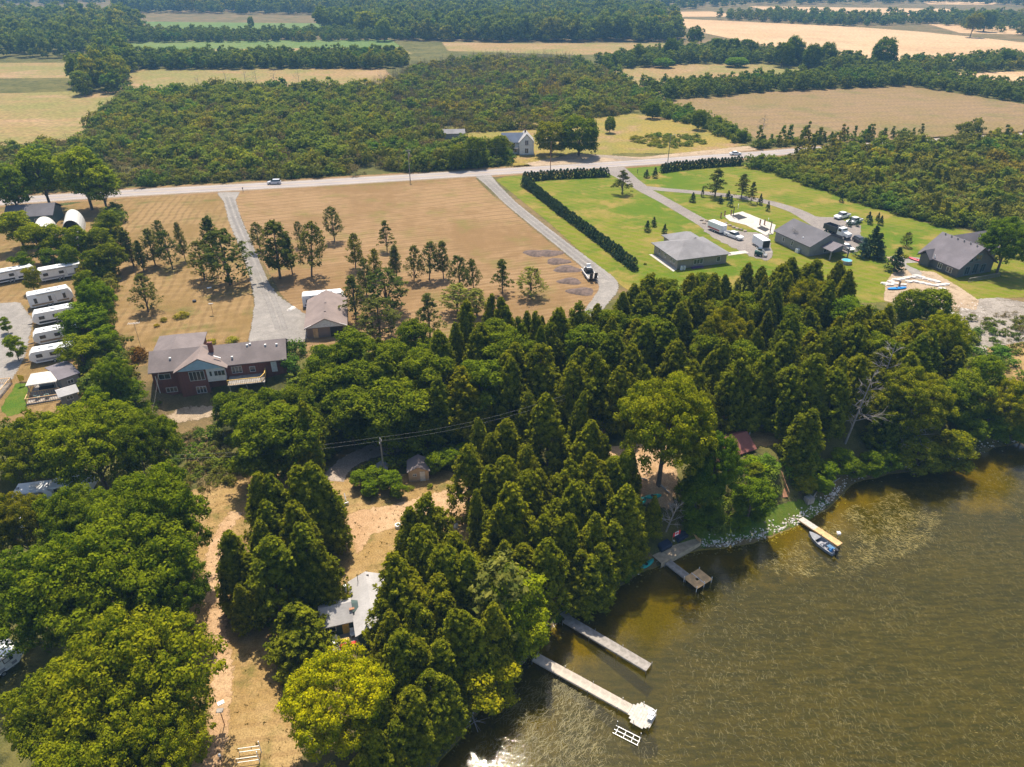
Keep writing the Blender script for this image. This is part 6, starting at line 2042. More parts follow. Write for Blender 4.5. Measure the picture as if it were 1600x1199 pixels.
# dump truck
T = thing('dump_truck', 'white dump truck with a dark tipping body in the upper car park', 'dump truck', G(1308, 369), heading((1293, 362), (1326, 374)))
b = MB()
b.box(-4.2, .3, -1.2, -1.1, 1.2, 2.6).box(-4.2, .3, 1.1, 1.2, 1.2, 2.6).box(-4.2, -4.1, -1.1, 1.1, 1.2, 2.6).box(.2, .3, -1.1, 1.1, 1.2, 2.9).box(-4.1, .2, -1.1, 1.1, 1.2, 1.35)
b.build('tipping_body', DGREY, T)
MB().box(-3.9, 3.6, -.45, .45, .7, 1.18).build('chassis', BLACK, T)
loft([(.5, 1.15, 1.0, .9, 2.75), (1.9, 1.15, 1.0, .9, 2.75), (2.2, 1.12, .95, .9, 2.0)], 'cab', WHITE, T)
loft([(2.2, .95, .9, .8, 1.9), (3.9, .85, .75, .8, 1.7)], 'bonnet', WHITE, T)
MB().box(1.93, 2.12, -.85, .85, 2.05, 2.6).build('windscreen', GLASS, T)
for s in (-1, 1):
    MB().box(.8, 1.7, s * 1.12 - .02, s * 1.12 + .02, 1.9, 2.5).build('side_window', GLASS, T)
    MB().box(3.86, 3.95, s * .6 - .15, s * .6 + .15, 1.1, 1.35).build('headlight', LAMP, T)
    MB().tube((.35, s * .9, 1.2), (.35, s * .9, 3.2), .08).build('exhaust', METAL, T)
wheels(T, [(x, y) for x in (-3.2, -2.0, 3.0) for y in (-1.05, 1.05)], .5, .35)

# skid steer
T = thing('skid_steer', 'small white and green skid-steer loader behind the open box trailer', 'skid steer', G(1186, 400), heading((1176, 400), (1196, 403)))
loft([(-1.2, .6, .6, .45, 1.3), (.6, .6, .6, .4, 1.2)], 'body', plain('green_black_paint', (.03, .10, .08), .5), T)
MB().box(-.5, .5, -.5, .5, 1.3, 2.1).build('cab', GLASS, T)
for s in (-1, 1):
    MB().bar((-1.1, s * .7, 1.7), (.9, s * .7, 1.3), .12, .25).bar((.9, s * .7, 1.3), (1.3, s * .7, .3), .12, .2).build('lift_arm', WHITE, T)
MB().box(1.15, 1.9, -.9, .9, .1, .6).build('bucket', METAL, T)
wheels(T, [(x, y) for x in (-.75, .4) for y in (-.72, .72)], .38, .28)

# equipment trailer with ramps, loaded with a compact loader
rz = heading((935, 440), (912, 408))
T = thing('equipment_trailer', 'white-railed flatbed trailer with two black ramps raised, on the gravel drive', 'trailer', G(921, 432), rz)
MB().box(-3.2, 3.2, -1.15, 1.15, .62, .78).build('deck', GWOOD, T)
for s in (-1, 1):
    MB().box(-3.2, 3.2, s * 1.2 - .06, s * 1.2 + .06, .5, .95).build('side_rail', WHITE, T)
    MB().slab([(-3.25, s * .55 - .38, .8), (-3.25, s * .55 + .38, .8), (-3.6, s * .55 + .38, 2.3), (-3.6, s * .55 - .38, 2.3)], .08).build('ramp', BLACK, T)
MB().bar((3.2, .6, .65), (4.6, 0, .6), .12).bar((3.2, -.6, .65), (4.6, 0, .6), .12).build('drawbar', WHITE, T)
wheels(T, [(x, y) for x in (-.9, .0) for y in (-1.28, 1.28)], .34)
c, s = math.cos(rz), math.sin(rz)
p0 = T.location
T2 = thing('compact_loader', 'black and white compact loader riding on the flatbed trailer', 'loader', (p0.x + c * .9, p0.y + s * .9, p0.z + .79), rz)
loft([(-1.1, .75, .7, .35, 1.1), (.9, .75, .6, .35, 1.0)], 'body', BLACK, T2)
MB().box(-.4, .6, -.55, .55, 1.1, 1.25).box(.3, .6, -.5, .5, 1.25, 1.9).build('cab', WHITE, T2)
for sg in (-1, 1):
    MB().box(-1.0, 1.0, sg * .82 - .15, sg * .82 + .15, 0, .5).build('track', TYRE, T2)
MB().box(1.0, 1.5, -.8, .8, .1, .55).build('bucket', BLACK, T2)

# soil heaps
M_SOIL = plain('dark_soil', (.115, .08, .065), .95, .35, 1.2, bump=.5)
for k, (px, py, r, lab) in enumerate([(838, 396, 2.6, 'dark soil heap farthest from the trailer'), (860, 396, 2.6, 'dark soil heap, back right one of the row'), (872, 409, 2.4, 'dark soil heap, second from the back'), (886, 421, 2.6, 'dark soil heap in the middle of the row'),
                                      (890, 440, 2.2, 'flattened pale soil heap left of the ramps'), (908, 456, 2.5, 'dark soil heap nearest the wood')]):
    p = G(px, py)
    vs, fs = [], []
    rg = random.Random(k)
    nr, na = 7, 20
    for i in range(nr + 1):
        f = i / nr
        for j in range(na):
            a = 2 * PI * j / na
            rr = r * f * (1 + .15 * math.sin(a * 3 + k) + rg.uniform(-.06, .06))
            vs.append((rr * math.cos(a) * 1.35, rr * math.sin(a), (.42 * (1 - f * f) ** .8 + rg.uniform(-.05, .07) * (1 - f)) if i < nr else -.05))
    for i in range(nr):
        for j in range(na):
            fs.append((i * na + j, (i + 1) * na + j, (i + 1) * na + (j + 1) % na, i * na + (j + 1) % na))
    o = MB().add(vs, fs).build('soil_heap', M_SOIL, smooth=True, label=lab, cat='soil heap', group='soil heaps by the gravel drive')
    o.location = (p.x, p.y, p.z)


def caravan(label, p, rz, L=8.5, Hh=3.0, stripe=DECAL, awn=True, nw=3, group='caravans parked in the park', name='caravan', dark=False):
    T = thing(name, label, 'caravan', p, rz, group)
    W = 2.5
    body = WHITE
    prof(None, [(-L / 2, .55), (L / 2 - .9, .5), (L / 2, 1.3), (L / 2 - .1, 2.2), (L / 2 - .7, Hh), (-L / 2 + .25, Hh), (-L / 2, Hh - .3)], -W / 2, W / 2, 'y', 'body', body, T)
    for s in (-1, 1):
        MB().box(-L / 2 + .4, L / 2 - 1.0, s * (W / 2 + .004) - .008, s * (W / 2 + .004) + .008, .75, 1.15).build('stripe', stripe, T)
        for k in range(nw):
            x = -L / 2 + 1.3 + k * (L - 3.0) / max(1, nw - 1)
            window(T, x, s * W / 2, 1.9, 1.0 if not dark else .7, .65 if not dark else 1.3, 'y-' if s < 0 else 'y+', 1, BLACK if not dark else TRIM)
    door(T, .6, -W / 2, .75, .7, 1.8, 'y-', TRIM)
    MB().box(-.5, .4, -.35, .35, Hh, Hh + .28).build('air_conditioner', TRIM, T, bevel=.05)
    MB().box(1.6, 2.0, -.2, .2, Hh, Hh + .12).build('roof_hatch', DECAL, T)
    MB().box(-2.4, -2.0, -.2, .2, Hh, Hh + .12).build('roof_hatch', DECAL, T)
    MB().box(-L * .3, L * .25, -W / 2 - .16, -W / 2 - .01, Hh - .32, Hh - .18).build('awning_roll', METAL, T)
    wheels(T, [(x, y) for x in (-.9, -.1) for y in (-W / 2 + .1, W / 2 - .1)], .34)
    MB().bar((L / 2 - .6, .5, .5), (L / 2 + 1.2, 0, .5), .1).bar((L / 2 - .6, -.5, .5), (L / 2 + 1.2, 0, .5), .1).build('drawbar', BLACK, T)
    for x in (-L / 2 + .8, L / 2 - 1.4):
        MB().box(x - .08, x + .08, -.9, -.74, 0, .55).build('jack', METAL, T)
    return T


for (a, b_, L, Hh, lab, dk) in [((-10, 445), (55, 432), 9.5, 3.0, 'white and grey caravan at the left edge behind the small round tree', False), ((68, 440), (132, 428), 9.5, 3.1, 'white caravan under the dark trees at the top of the park', False),
                                ((108, 470), (58, 480), 8.5, 3.4, 'white park caravan with three tall dark windows', True), ((118, 497), (60, 508), 8, 3.0, 'white caravan with black-framed windows, second of the row', False),
                                ((122, 526), (62, 538), 8, 2.9, 'pale caravan third of the row below the trees', False), ((116, 556), (56, 567), 7.5, 2.8, 'white caravan with a grey nose, fourth and nearest of the row', False)]:
    A, B = G(*a), G(*b_)
    M_ = (A + B) / 2
    rz = math.atan2(B.y - A.y, B.x - A.x)
    if dk:
        rz += PI
    elif b_[0] < a[0]:
        rz += 0
    M_.z = 0
    caravan(lab, M_, rz, L, Hh, dark=dk, stripe=[DECAL, BLACK, plain('tan_stripe', (.35, .26, .17), .5), plain('blue_grey_stripe', (.12, .16, .22), .5)][int(a[1]) % 4])
A, B = G(478, 474), G(545, 468)
caravan('white motorhome parked behind the brown-roofed garage', ((A.x + B.x) / 2 - .3, (A.y + B.y) / 2 - 1.5, -.25), math.atan2(B.y - A.y, B.x - A.x), 9.0, 3.1, group=None, name='motorhome')
for px, py, L, rzd, lab in [(120, 772, 6, 10, 'white caravan glimpsed through the maples on the left'), (62, 782, 5.5, 12, 'white van glimpsed between two maples'), (8, 830, 7, 14, 'white trailer glimpsed at the left edge between the maples'), (0, 1048, 5, 60, 'white boat trailer glimpsed at the left edge below the maples')]:
    p = G(px, py)
    caravan(lab, (p.x, p.y, p.z), R(rzd), L, 2.6, nw=2, group='white caravans glimpsed under the maples')
for px, py, rr, lab in [(75, 783, R(10), 'silver car between the white caravans under the maples')]:
    p = G(px, py)
    car(lab, (p.x + 3, p.y - 2, p.z), rr, 'suv', plain('grey_paint', (.3, .32, .35), .3))

# ---------------------------------------------------------------- court, hoops, lamp, posts
for px, py, rz, lab in [(1145, 340, R(-20), 'tall basketball hoop at the far end of the white court'), (1203, 364, R(160), 'tall basketball hoop at the outbuilding end of the white court')]:
    p = G(px, py)
    T = thing('basketball_hoop', lab, 'basketball hoop', p, rz, 'basketball hoops')
    MB().box(-.12, .12, -.12, .12, 0, 3.2).build('post', BLACK, T)
    MB().bar((0, 0, 3.1), (1.0, 0, 3.3), .1).build('arm', BLACK, T)
    MB().box(1.0, 1.05, -.92, .92, 2.9, 4.0).build('backboard', WHITE, T)
    b = MB()
    for k in range(12):
        a0, a1 = 2 * PI * k / 12, 2 * PI * (k + 1) / 12
        b.tube((1.3 + .23 * math.cos(a0), .23 * math.sin(a0), 3.05), (1.3 + .23 * math.cos(a1), .23 * math.sin(a1), 3.05), .012, .012, 4, False)
    b.build('rim', plain('orange_rim', (.7, .2, .05), .5), T)
for k, (px, py, lab) in enumerate([(1126, 341, 'short dark post at the left corner of the court'), (1132, 338, 'second short dark post at the left corner of the court'), (1142, 337, 'short dark post beside the far hoop'), (1187, 352, 'short dark post on the right side of the court'), (1194, 352, 'second short dark post on the right side of the court'), (1358, 342, 'dark wooden post near the parked pickups'), (1404, 450, 'leaning dark post on the patio stones')]):
    p = G(px, py)
    T = thing('post', lab, 'post', p, 0, 'short dark posts')
    MB().box(-.15, .15, -.15, .15, -.1, 1.5).build('shaft', RWOOD, T)
    MB().box(-.2, .2, -.2, .2, 1.5, 1.6).build('cap', BLACK, T)


def pole(label, p, Hh=10.5, arm=1.0, rz=0., transformer=False, name='utility_pole', lamp=False, mat=None):
    T = thing(name, label, 'utility pole', p, rz)
    MB().tube((0, 0, -.3), (0, 0, Hh), .16, .11, 8).build('pole', mat or GWOOD, T)
    if arm:
        MB().box(-arm, arm, -.06, .06, Hh - .75, Hh - .6).build('crossarm', mat or GWOOD, T)
        for x in (-arm + .1, 0, arm - .1):
            MB().tube((x, 0, Hh - .6 if x else Hh), (x, 0, Hh - .4 if x else Hh + .2), .05, .04, 6).build('insulator', TRIM, T)
    if transformer:
        MB().tube((.35, 0, Hh - 2.3), (.35, 0, Hh - 1.4), .24, .24, 10).build('transformer', METAL, T)
    if lamp:
        MB().bar((0, 0, Hh - .3), (1.6, 0, Hh + .1), .06).box(1.4, 2.0, -.12, .12, Hh + .05, Hh + .18).build('lamp_arm', METAL, T)
    return T


POLES = [(G(641, 283), 10.8, 'grey utility pole on the road verge above the mown field'), (G(860, 268), 10.5, 'brown utility pole at the road before the dark round tree'), (G(1043, 257), 10.5, 'utility pole with a lamp arm at the road opposite the meadow')]
for k, (p, hh, lab) in enumerate(POLES):
    pole(lab, p, hh, .9 if k == 0 else .0, R(14), k == 0, lamp=(k == 2), mat=RWOOD if k == 1 else METAL if k == 2 else GWOOD)
pw = G(243, 785)
pm = G(601, 748)
pb = G(228, 690)
PL = [(pw, 8.6, 'thin grey utility pole rising beside the huge dark maple'), (pm, 7.6, 'weathered utility pole between the earth lane and the grey shed')]
for p, hh, lab in PL:
    pole(lab, p, hh, .5, R(80))


def wire(label, a, b_, sag=.6, r=.009, n=14, pair=((0, 0, 0),)):
    m = MB()
    a, b_ = Vector(a), Vector(b_)
    for off in pair:
        off = Vector(off)
        pts = [a.lerp(b_, k / n) + Vector((0, 0, -sag * 4 * (k / n) * (1 - k / n))) + off for k in range(n + 1)]
        for p, q in zip(pts[:-1], pts[1:]):
            m.tube(p, q, r, r, 4, False)
    m.build('power_line', plain('cable', (.25, .25, .24), .6), label=label, cat='power line')


U = Vector((0, 0, 1))
wire('pair of slack cables from the thin pole to the weathered pole across the grove', pw + U * 8, pm + U * 7.2, .8, pair=((0, 0, 0), (0, 0, .7)))
q = G(880, 690)
wire('pair of cables from the weathered pole into the cedars on the right', pm + U * 7.2, q + U * 8, 1.0, pair=((0, 0, 0), (0, 0, .7)))
hs = Vector((-62.5, 109, 2.5))
wire('single cable from the brick house corner down to the thin pole', hs, pw + U * 8.3, .8)
wire('cable along the road between the grey and brown poles', POLES[0][0] + U * 10.6, POLES[1][0] + U * 10.4, 1.2, .014)
wire('cable along the road between the brown and lamp poles', POLES[1][0] + U * 10.4, POLES[2][0] + U * 10.4, 1.0, .014)
# mailboxes
for px, py, lab in [(380, 300, 'small black mailbox at the mouth of the gravel driveway'), (996, 271, 'grey mailbox at the mouth of the lane')]:
    T = thing('mailbox', lab, 'mailbox', G(px, py), 0)
    MB().box(-.06, .06, -.06, .06, 0, 1.1).build('post', BLACK, T)
    MB().box(-.15, .15, -.28, .28, 1.1, 1.4).build('box', BLACK, T, bevel=.04)
# clothes / bird posts on the lawn
for px, py, hh, w, lab in [(333, 491, 2.4, .9, 'tall bird table on a post in the dry lawn'), (351, 1133, 2.4, .7, 'bird table on a post beside the footpath')]:
    T = thing('bird_table', lab, 'bird table', G(px, py), .1, 'bird tables')
    MB().tube((0, 0, 0), (0, 0, hh), .05, .05, 6).build('post', RWOOD, T)
    MB().box(-w / 2, w / 2, -.25, .25, hh, hh + .08).build('tray', GWOOD, T)
T = thing('satellite_aerial', 'white television aerial on a mast behind the brick house corner', 'aerial', G(221, 545), .2)
MB().tube((0, 0, 0), (0, 0, 5.5), .05, .04, 6).build('mast', METAL, T)
b = MB().bar((-1.1, 0, 5.5), (1.1, 0, 5.5), .05)
for k in range(8):
    b.bar((-1 + k * .28, -.5, 5.5), (-1 + k * .28, .5, 5.5), .03)
b.build('aerial_rods', TRIM, T)
for px, py, sx, sy, sz, m, lab, nm, ct in [(327, 450, .5, .35, .08, WHITE, 'white board lying on the dry lawn near the driveway', 'board', 'board'), (304, 472, .7, .7, .4, BLACK, 'dark fire pit ring on the dry lawn', 'fire_pit', 'fire pit'), (345, 1099, .35, .25, .1, WHITE, 'white tray lying by the footpath at the bottom', 'tray', 'tray'),
                                       (540, 790, .5, .08, .5, WHITE, 'white marker board beside the curved lane end', 'marker_board', 'board'), (622, 824, .7, .5, .5, WHITE, 'white propane tank at the cedar edge of the yard', 'propane_tank', 'tank'), (682, 822, .7, .45, .4, STONE, 'white boulder glimpsed through the cedar crowns', 'white_boulder', 'boulder'),
                                       (713, 822, .6, .5, .5, STONE, 'pale boulder at the right side of the yard', 'pale_boulder', 'boulder'), (1182, 783, .6, .4, .5, plain('blue_plastic', (.06, .16, .42), .5), 'blue barrel under the shore bushes', 'blue_barrel', 'barrel'), (1263, 785, .6, .5, 1.0, GWOOD, 'grey wooden stump box by the fallen log', 'wooden_box', 'box'),
                                       (457, 483, 1.2, .8, .3, STONE, 'pale flat stones in the weeds beside the garage', 'flat_stones', 'stones')]:
    p = G(px, py)
    T = thing(nm, lab, ct, p, random.uniform(0, 1))
    if 'boulder' in nm or 'stones' in nm:
        bb = MB(); rg = random.Random(px)
        for j in range(3):
            cx, cy = rg.uniform(-.5, .5) * sx, rg.uniform(-.5, .5) * sy
            bb.tube((cx, cy, -.1), (cx + .05, cy, sz * rg.uniform(.6, 1)), sx * .7, sx * .35, 7)
        bb.build('stone', m, T)
    elif 'barrel' in nm or 'tank' in nm or 'pit' in nm:
        MB().tube((0, 0, 0), (0, 0, sz), sx * .6, sx * .6, 14).build('drum', m, T)
        MB().tube((0, 0, sz), (0, 0, sz + .06), sx * .4, sx * .35, 12).build('lid', DGREY, T)
    else:
        MB().box(-sx, sx, -sy, sy, 0, sz).build('panel', m, T, bevel=.02)
        MB().box(-sx * .9, sx * .9, -sy * .8, sy * .8, sz, sz + .02).build('top_sheet', m, T)

T = thing('metal_gate_frame', 'pale metal rail frame standing at the bottom edge of the yard', 'metal frame', G(372, 1196), .15)
for y in (0, 1.1):
    MB().tube((0, y, 0), (0, y, 1.1), .03).build('upright', METAL, T)
    MB().tube((2.1, y, 0), (2.1, y, 1.8), .05).build('upright', WHITE, T)
for z in (.45, 1.05):
    MB().bar((0, 0, z), (2.1, 0, z), .05).bar((0, 1.1, z), (2.1, 1.1, z), .05).build('rail', METAL, T)
T = thing('yard_lamp', 'small white-topped post at the bottom edge beside the metal frame', 'lamp post', G(347, 1192))
MB().tube((0, 0, 0), (0, 0, 1.2), .05).build('post', BLACK, T)
MB().tube((0, 0, 1.2), (0, 0, 1.45), .14, .1, 10).build('lamp', WHITE, T)
# boats, kayaks, covers
TEAL = plain('teal_plastic', (.02, .32, .27), .4)
BLUEP = plain('bright_blue_plastic', (.02, .24, .62), .4)
REDP = plain('red_plastic', (.62, .04, .07), .4)


def kayak(label, p, rz, L=3.6, W=.8, mat=None, name='kayak'):
    T = thing(name, label, 'kayak', p, rz)
    vs, fs = [], []
    n, m = 10, 8
    for i in range(n + 1):
        f = -1 + 2 * i / n
        w = W / 2 * math.sqrt(max(.002, 1 - f * f))
        for j in range(m):
            a = 2 * PI * j / m
            vs.append((f * L / 2, w * math.cos(a), .22 + .2 * math.sin(a) * (1 - abs(f) ** 3 * .6) + .1 * f * f))
    for i in range(n):
        for j in range(m):
            fs.append((i * m + j, (i + 1) * m + j, (i + 1) * m + (j + 1) % m, i * m + (j + 1) % m))
    MB().add(vs, fs).build('hull', mat, T, smooth=True)
    MB().tube((-.1, 0, .38), (-.1, 0, .44), .28, .26, 10).build('cockpit', BLACK, T)
    return T


kayak('teal kayak lying on the bare soil under the tall ash, left one', G(1004, 784), R(60), 2.6, 1.0, TEAL)
kayak('teal kayak lying on the bare soil under the tall ash, right one', G(1020, 778), R(10), 2.6, 1.0, TEAL)
kayak('bright blue kayak beached beside the patio stones', G(1401, 452), R(10), 5.0, 1.3, BLUEP)
kayak('red canoe upturned by the dark house porch', G(1433, 408), R(-55), 4.6, 1.3, REDP, 'canoe')
kayak('teal tarp-covered boat on the bank left of the flag deck', G(1010, 884), R(40), 3.0, .9, TEAL)
T = thing('turtle_pool', 'round green plastic pool in the clearing behind the red-roofed cottage', 'pool', G(1141, 663))
MB().tube((0, 0, 0), (0, 0, .35), .9, 1.0, 16).build('basin', TEAL, T)
MB().tube((0, 0, .35), (0, 0, .38), 1.05, 1.05, 16).build('rim', TEAL, T)
T = thing('barbecue', 'dark barbecue beside the green pool in the clearing', 'barbecue', G(1150, 664))
MB().box(-.4, .4, -.25, .25, .5, .95).build('firebox', BLACK, T, bevel=.08)
MB().box(-.35, .35, -.2, .2, 0, .5).build('stand', DGREY, T)
T = thing('hot_tub', 'round pale blue tub at the wood edge beyond the outbuilding', 'hot tub', G(1322, 412))
MB().tube((0, 0, 0), (0, 0, .9), 1.3, 1.3, 18).build('basin', GWOOD, T)
MB().tube((0, 0, .9), (0, 0, .93), 1.15, 1.15, 18).build('water', plain('pool_water', (.12, .42, .5), .1), T)

# ---------------------------------------------------------------- docks
DT = ZW + .62


def dock(label, A, B, w, mat, sec=1.25, first=None, name='dock', legs=True):
    A, B = Vector((*A, DT)), Vector((*B, DT))
    d = B - A
    L = d.length
    T = thing(name, label, 'dock', A, math.atan2(d.y, d.x))
    n = max(2, round(L / sec))
    s = L / n
    for mm, rng_ in ((mat, range(n)),):
        b = MB()
        k = 0
        pw_ = s / 8
        for j in range(8):
            b.box(j * pw_ + .004, (j + 1) * pw_ - .012, -w / 2, w / 2, -.05, random.uniform(-.006, .006))
        me = b.mesh('deck_section', mat)
        me2 = b.mesh('deck_section', first or mat)
        for k in rng_:
            o = obj('deck_section', me2 if (first and k < n * .32) else me, T)
            o.location = (k * s, 0, random.uniform(-.008, .008))
    for sg in (-1, 1):
        MB().box(0, L, sg * w / 2 - .03, sg * w / 2 + .03, -.22, -.055).build('side_beam', mat, T)
    if legs:
        for k in range(0, n + 1, 3):
            for sg in (-1, 1):
                MB().tube((k * s, sg * (w / 2 + .05), -2.2), (k * s, sg * (w / 2 + .05), .25), .035, .035, 6).build('leg', METAL, T)
    return T


a = GZ(836, 1026, DT); b_ = GZ(985, 1108, DT)
D1 = dock('longest pale wooden dock ending in a wide white platform', a, b_, 1.25, PWOOD)
# platform: chamfered
c = GZ(996, 1117, DT)
T = D1
L = math.hypot(b_[0] - a[0], b_[1] - a[1])
m_wp = plain('bleached_wood', (.48, .44, .385), .85, .18)
for k in range(9):
    x0 = L + .02 + k * .3
    hw = min(.75 + k * .35, 1.45) if k < 7 else 1.45 - (k - 6) * .25
    MB().box(x0, x0 + .285, -hw, hw, -.05, .01).build('platform_plank', m_wp, T)
for x, y in ((L + 1.0, -1.3), (L + 1.0, 1.3), (L + 2.6, -.9), (L + 2.6, .9)):
    MB().tube((x, y, -2), (x, y, .5), .04, .04, 6).build('leg', METAL, T)
rzd = T.rotation_euler.z
pc = lambda x, y, z=0: (T.location.x + x * math.cos(rzd) - y * math.sin(rzd), T.location.y + x * math.sin(rzd) + y * math.cos(rzd), DT + z)
chair(pc(L + 2.2, .6, .01), rzd - PI / 2, 'white chair at the far right corner of the dock platform', WHITE, 'chairs on the dock platform')
chair(pc(L + 2.3, .05, .01), rzd - PI / 2, 'white chair beside the corner one on the dock platform', WHITE, 'chairs on the dock platform')
# boat lift frame in the water
T = thing('boat_lift', 'pale metal boat-lift rails standing in the water below the dock platform', 'boat lift', (*GZ(957, 1146, ZW), ZW), math.atan2(GZ(1000, 1168, ZW)[1] - GZ(957, 1146, ZW)[1], GZ(1000, 1168, ZW)[0] - GZ(957, 1146, ZW)[0]))
for y in (0, .45, .95):
    MB().bar((0, y, .12), (2.9, y, .12), .06).build('rail', METAL, T)
for x in (.3, 1.2, 2.1, 2.8):
    MB().bar((x, 0, .08), (x, .95, .08), .05).build('rung', METAL, T)
for x in (.1, 2.8):
    MB().tube((x, 1.0, -1.5), (x, 1.0, .9), .04).build('leg', METAL, T)
a = GZ(884, 966, DT); b_ = GZ(1014, 1043, DT)
dock('dark weathered dock in the middle, half in tree shade', a, b_, 1.3, GWOOD)
T = thing('dock_ladder', 'small grey plank ramp joining the shore to the dark middle dock', 'ramp', (*GZ(879, 957, DT), DT), R(-50))
for k in range(5):
    MB().box(k * .25, k * .25 + .2, -.5, .5, 0, .05).build('plank', GWOOD, T)
# flag deck
A = Vector((*GZ(1033, 880, ZW + .9), ZW + .9)); B = Vector((*GZ(1095, 847, ZW + .9), ZW + .9))
L = (B - A).length
T = thing('shore_deck', 'wooden shore deck below the overhanging trees, carrying the red and white flag', 'deck', A, math.atan2(B.y - A.y, B.x - A.x))
FD = T
FDM = plain('tan_deck_wood', (.42, .33, .22), .8, .2, 1.5)
for k in range(22):
    w = L / 22
    MB().box(k * w + .005, (k + 1) * w - .012, 0, 2.4, -.06, random.uniform(-.005, .005)).build('plank', FDM, T)
MB().box(0, L, -.06, -.01, -.9, .0).build('fascia', FDM, T)
MB().box(L - .1, L, 0, 2.6, .0, .5).build('end_kerb', WOOD, T)
fr = T.rotation_euler.z
fp = lambda x, y, z=0: (FD.location.x + x * math.cos(fr) - y * math.sin(fr), FD.location.y + x * math.sin(fr) + y * math.cos(fr), FD.location.z + z)
for x, y, lab in ((2.4, 1.9, 'dark navy cover over furniture at the left of the flag deck'), (5.6, 2.0, 'dark navy cover over furniture at the right of the flag deck')):
    c = thing('furniture_cover', lab, 'cover', fp(x, y, .0), fr)
    MB().slab([(-1, -.5, .75), (1, -.5, .75), (.9, .5, .95), (-.9, .5, .95)], .1).box(-1, 1, -.48, .48, 0, .66).build('sheet', plain('navy_sheet', (.02, .03, .06), .7), c, bevel=.05)
    MB().box(-.9, .9, -.52, -.49, .1, .3).build('strap', BLACK, c)
F = thing('canada_flag', 'red and white maple-leaf flag standing on the shore deck', 'flag', fp(3.3, 1.5, 0), fr)
MB().tube((0, 0, 0), (0, 0, 2.6), .03, .025, 6).build('pole', METAL, F)
fw, fh, z0 = 1.35, .72, 1.85
RC, WC = plain('flag_red', (.70, .02, .02), .7), plain('flag_white', (.8, .8, .8), .7)
MB().box(.04, .04 + fw * .25, -.012, .012, z0, z0 + fh).build('red_band', RC, F)
MB().box(.04 + fw * .25, .04 + fw * .75, -.012, .012, z0, z0 + fh).build('white_band', WC, F)
MB().box(.04 + fw * .75, .04 + fw, -.012, .012, z0, z0 + fh).build('red_band', RC, F)
leaf = [(0, -.5), (.03, -.5), (.03, -.22), (.30, -.26), (.27, -.17), (.5, .04), (.44, .08), (.48, .22), (.34, .2), (.31, .27), (.17, .13), (.22, .4), (.12, .36), (0, .5)]
leaf = leaf + [(-x, z) for x, z in leaf[::-1][1:-1]] + [(-.03, -.5)]
lv = [(.04 + fw / 2 + x * fh * .8, y, z0 + fh / 2 + z * fh * .8) for y in (-.02, .02) for x, z in leaf]
nl = len(leaf)
MB().add(lv, [tuple(range(nl)), tuple(range(nl, 2 * nl))[::-1]] + [(k, (k + 1) % nl, nl + (k + 1) % nl, nl + k) for k in range(nl)]).build('maple_leaf', RC, F)
a = GZ(1044, 878, DT); b_ = GZ(1076, 902, DT)
D3 = dock('short grey gangway dock below the flag deck', a, b_, 1.1, GWOOD)
P1, P2 = Vector((*GZ(1068, 903, DT + .05), DT + .05)), Vector((*GZ(1085, 917, DT + .05), DT + .05))
T = thing('swim_platform', 'new wooden swim platform with a square hatch at the end of the grey gangway', 'dock', P1, math.atan2(P2.y - P1.y, P2.x - P1.x))
for k in range(12):
    x0 = k * .2
    if 5 <= k <= 6:
        MB().box(x0, x0 + .19, 0, 1.1, -.05, 0).build('plank', WOOD, T)
        MB().box(x0, x0 + .19, 1.7, 3.0, -.05, 0).build('plank', WOOD, T)
    else:
        MB().box(x0, x0 + .19, 0, 3.0, -.05, 0).build('plank', WOOD, T)
MB().box(0, 2.39, 1.5, 1.58, .002, .03).build('batten', TRIM, T)
for x, y in ((.1, .05), (2.3, .05), (2.3, 1.5), (2.3, 2.95), (.1, 2.95)):
    MB().tube((x, y, -2.4), (x, y, .35), .05, .05, 8).build('leg', TRIM, T)
a = GZ(1251, 810, DT); b_ = GZ(1313, 851, DT)
dock('narrow dock with a white shore ramp and orange new boards beside the boat', a, b_, 1.1, WOOD, first=m_wp)
T = thing('pedestal', 'small white seat on the outer end of the narrow boat dock', 'seat', (*GZ(1309, 838, DT), DT), 0)
MB().tube((0, 0, -1), (0, 0, .4), .05).build('post', METAL, T)
MB().box(-.25, .25, -.25, .25, .4, .75).build('seat', WHITE, T, bevel=.06)
# boat
c = GZ(1285, 849, ZW + .4)
e2 = GZ(1300, 860, ZW + .4); e1 = GZ(1264, 834, ZW + .4)
rb = math.atan2(e1[1] - e2[1], e1[0] - e2[0])
T = thing('fishing_boat', 'grey and blue fishing boat with an outboard moored beside the narrow dock', 'boat', (*c, ZW), rb)
T.scale = (.9, .85, .9)
vs, fs = [], []
secs = [(-2.4, .85, .65, .55), (-1.2, 1.0, .8, .6), (.2, 1.0, .8, .65), (1.4, .75, .5, .75), (2.2, .35, .15, .85), (2.6, .04, .02, .9)]
for x, w, wb, z in secs:
    vs += [(x, -w, z), (x, -wb, -.15), (x, wb, -.15), (x, w, z)]
for k in range(5):
    a_ = 4 * k
    fs += [(a_, a_ + 1, a_ + 5, a_ + 4), (a_ + 1, a_ + 2, a_ + 6, a_ + 5), (a_ + 2, a_ + 3, a_ + 7, a_ + 6)]
fs += [(0, 3, 2, 1)]
o = MB().add(vs, fs).build('hull', plain('grey_hull', (.16, .19, .24), .35), T)
md = o.modifiers.new('solid', 'SOLIDIFY'); md.thickness = .05
MB().add([(-2.3, -.8, .1), (-2.3, .8, .1), (.9, .75, .1), (.9, -.75, .1)], [(0, 1, 2, 3)]).build('floor', DECAL, T)
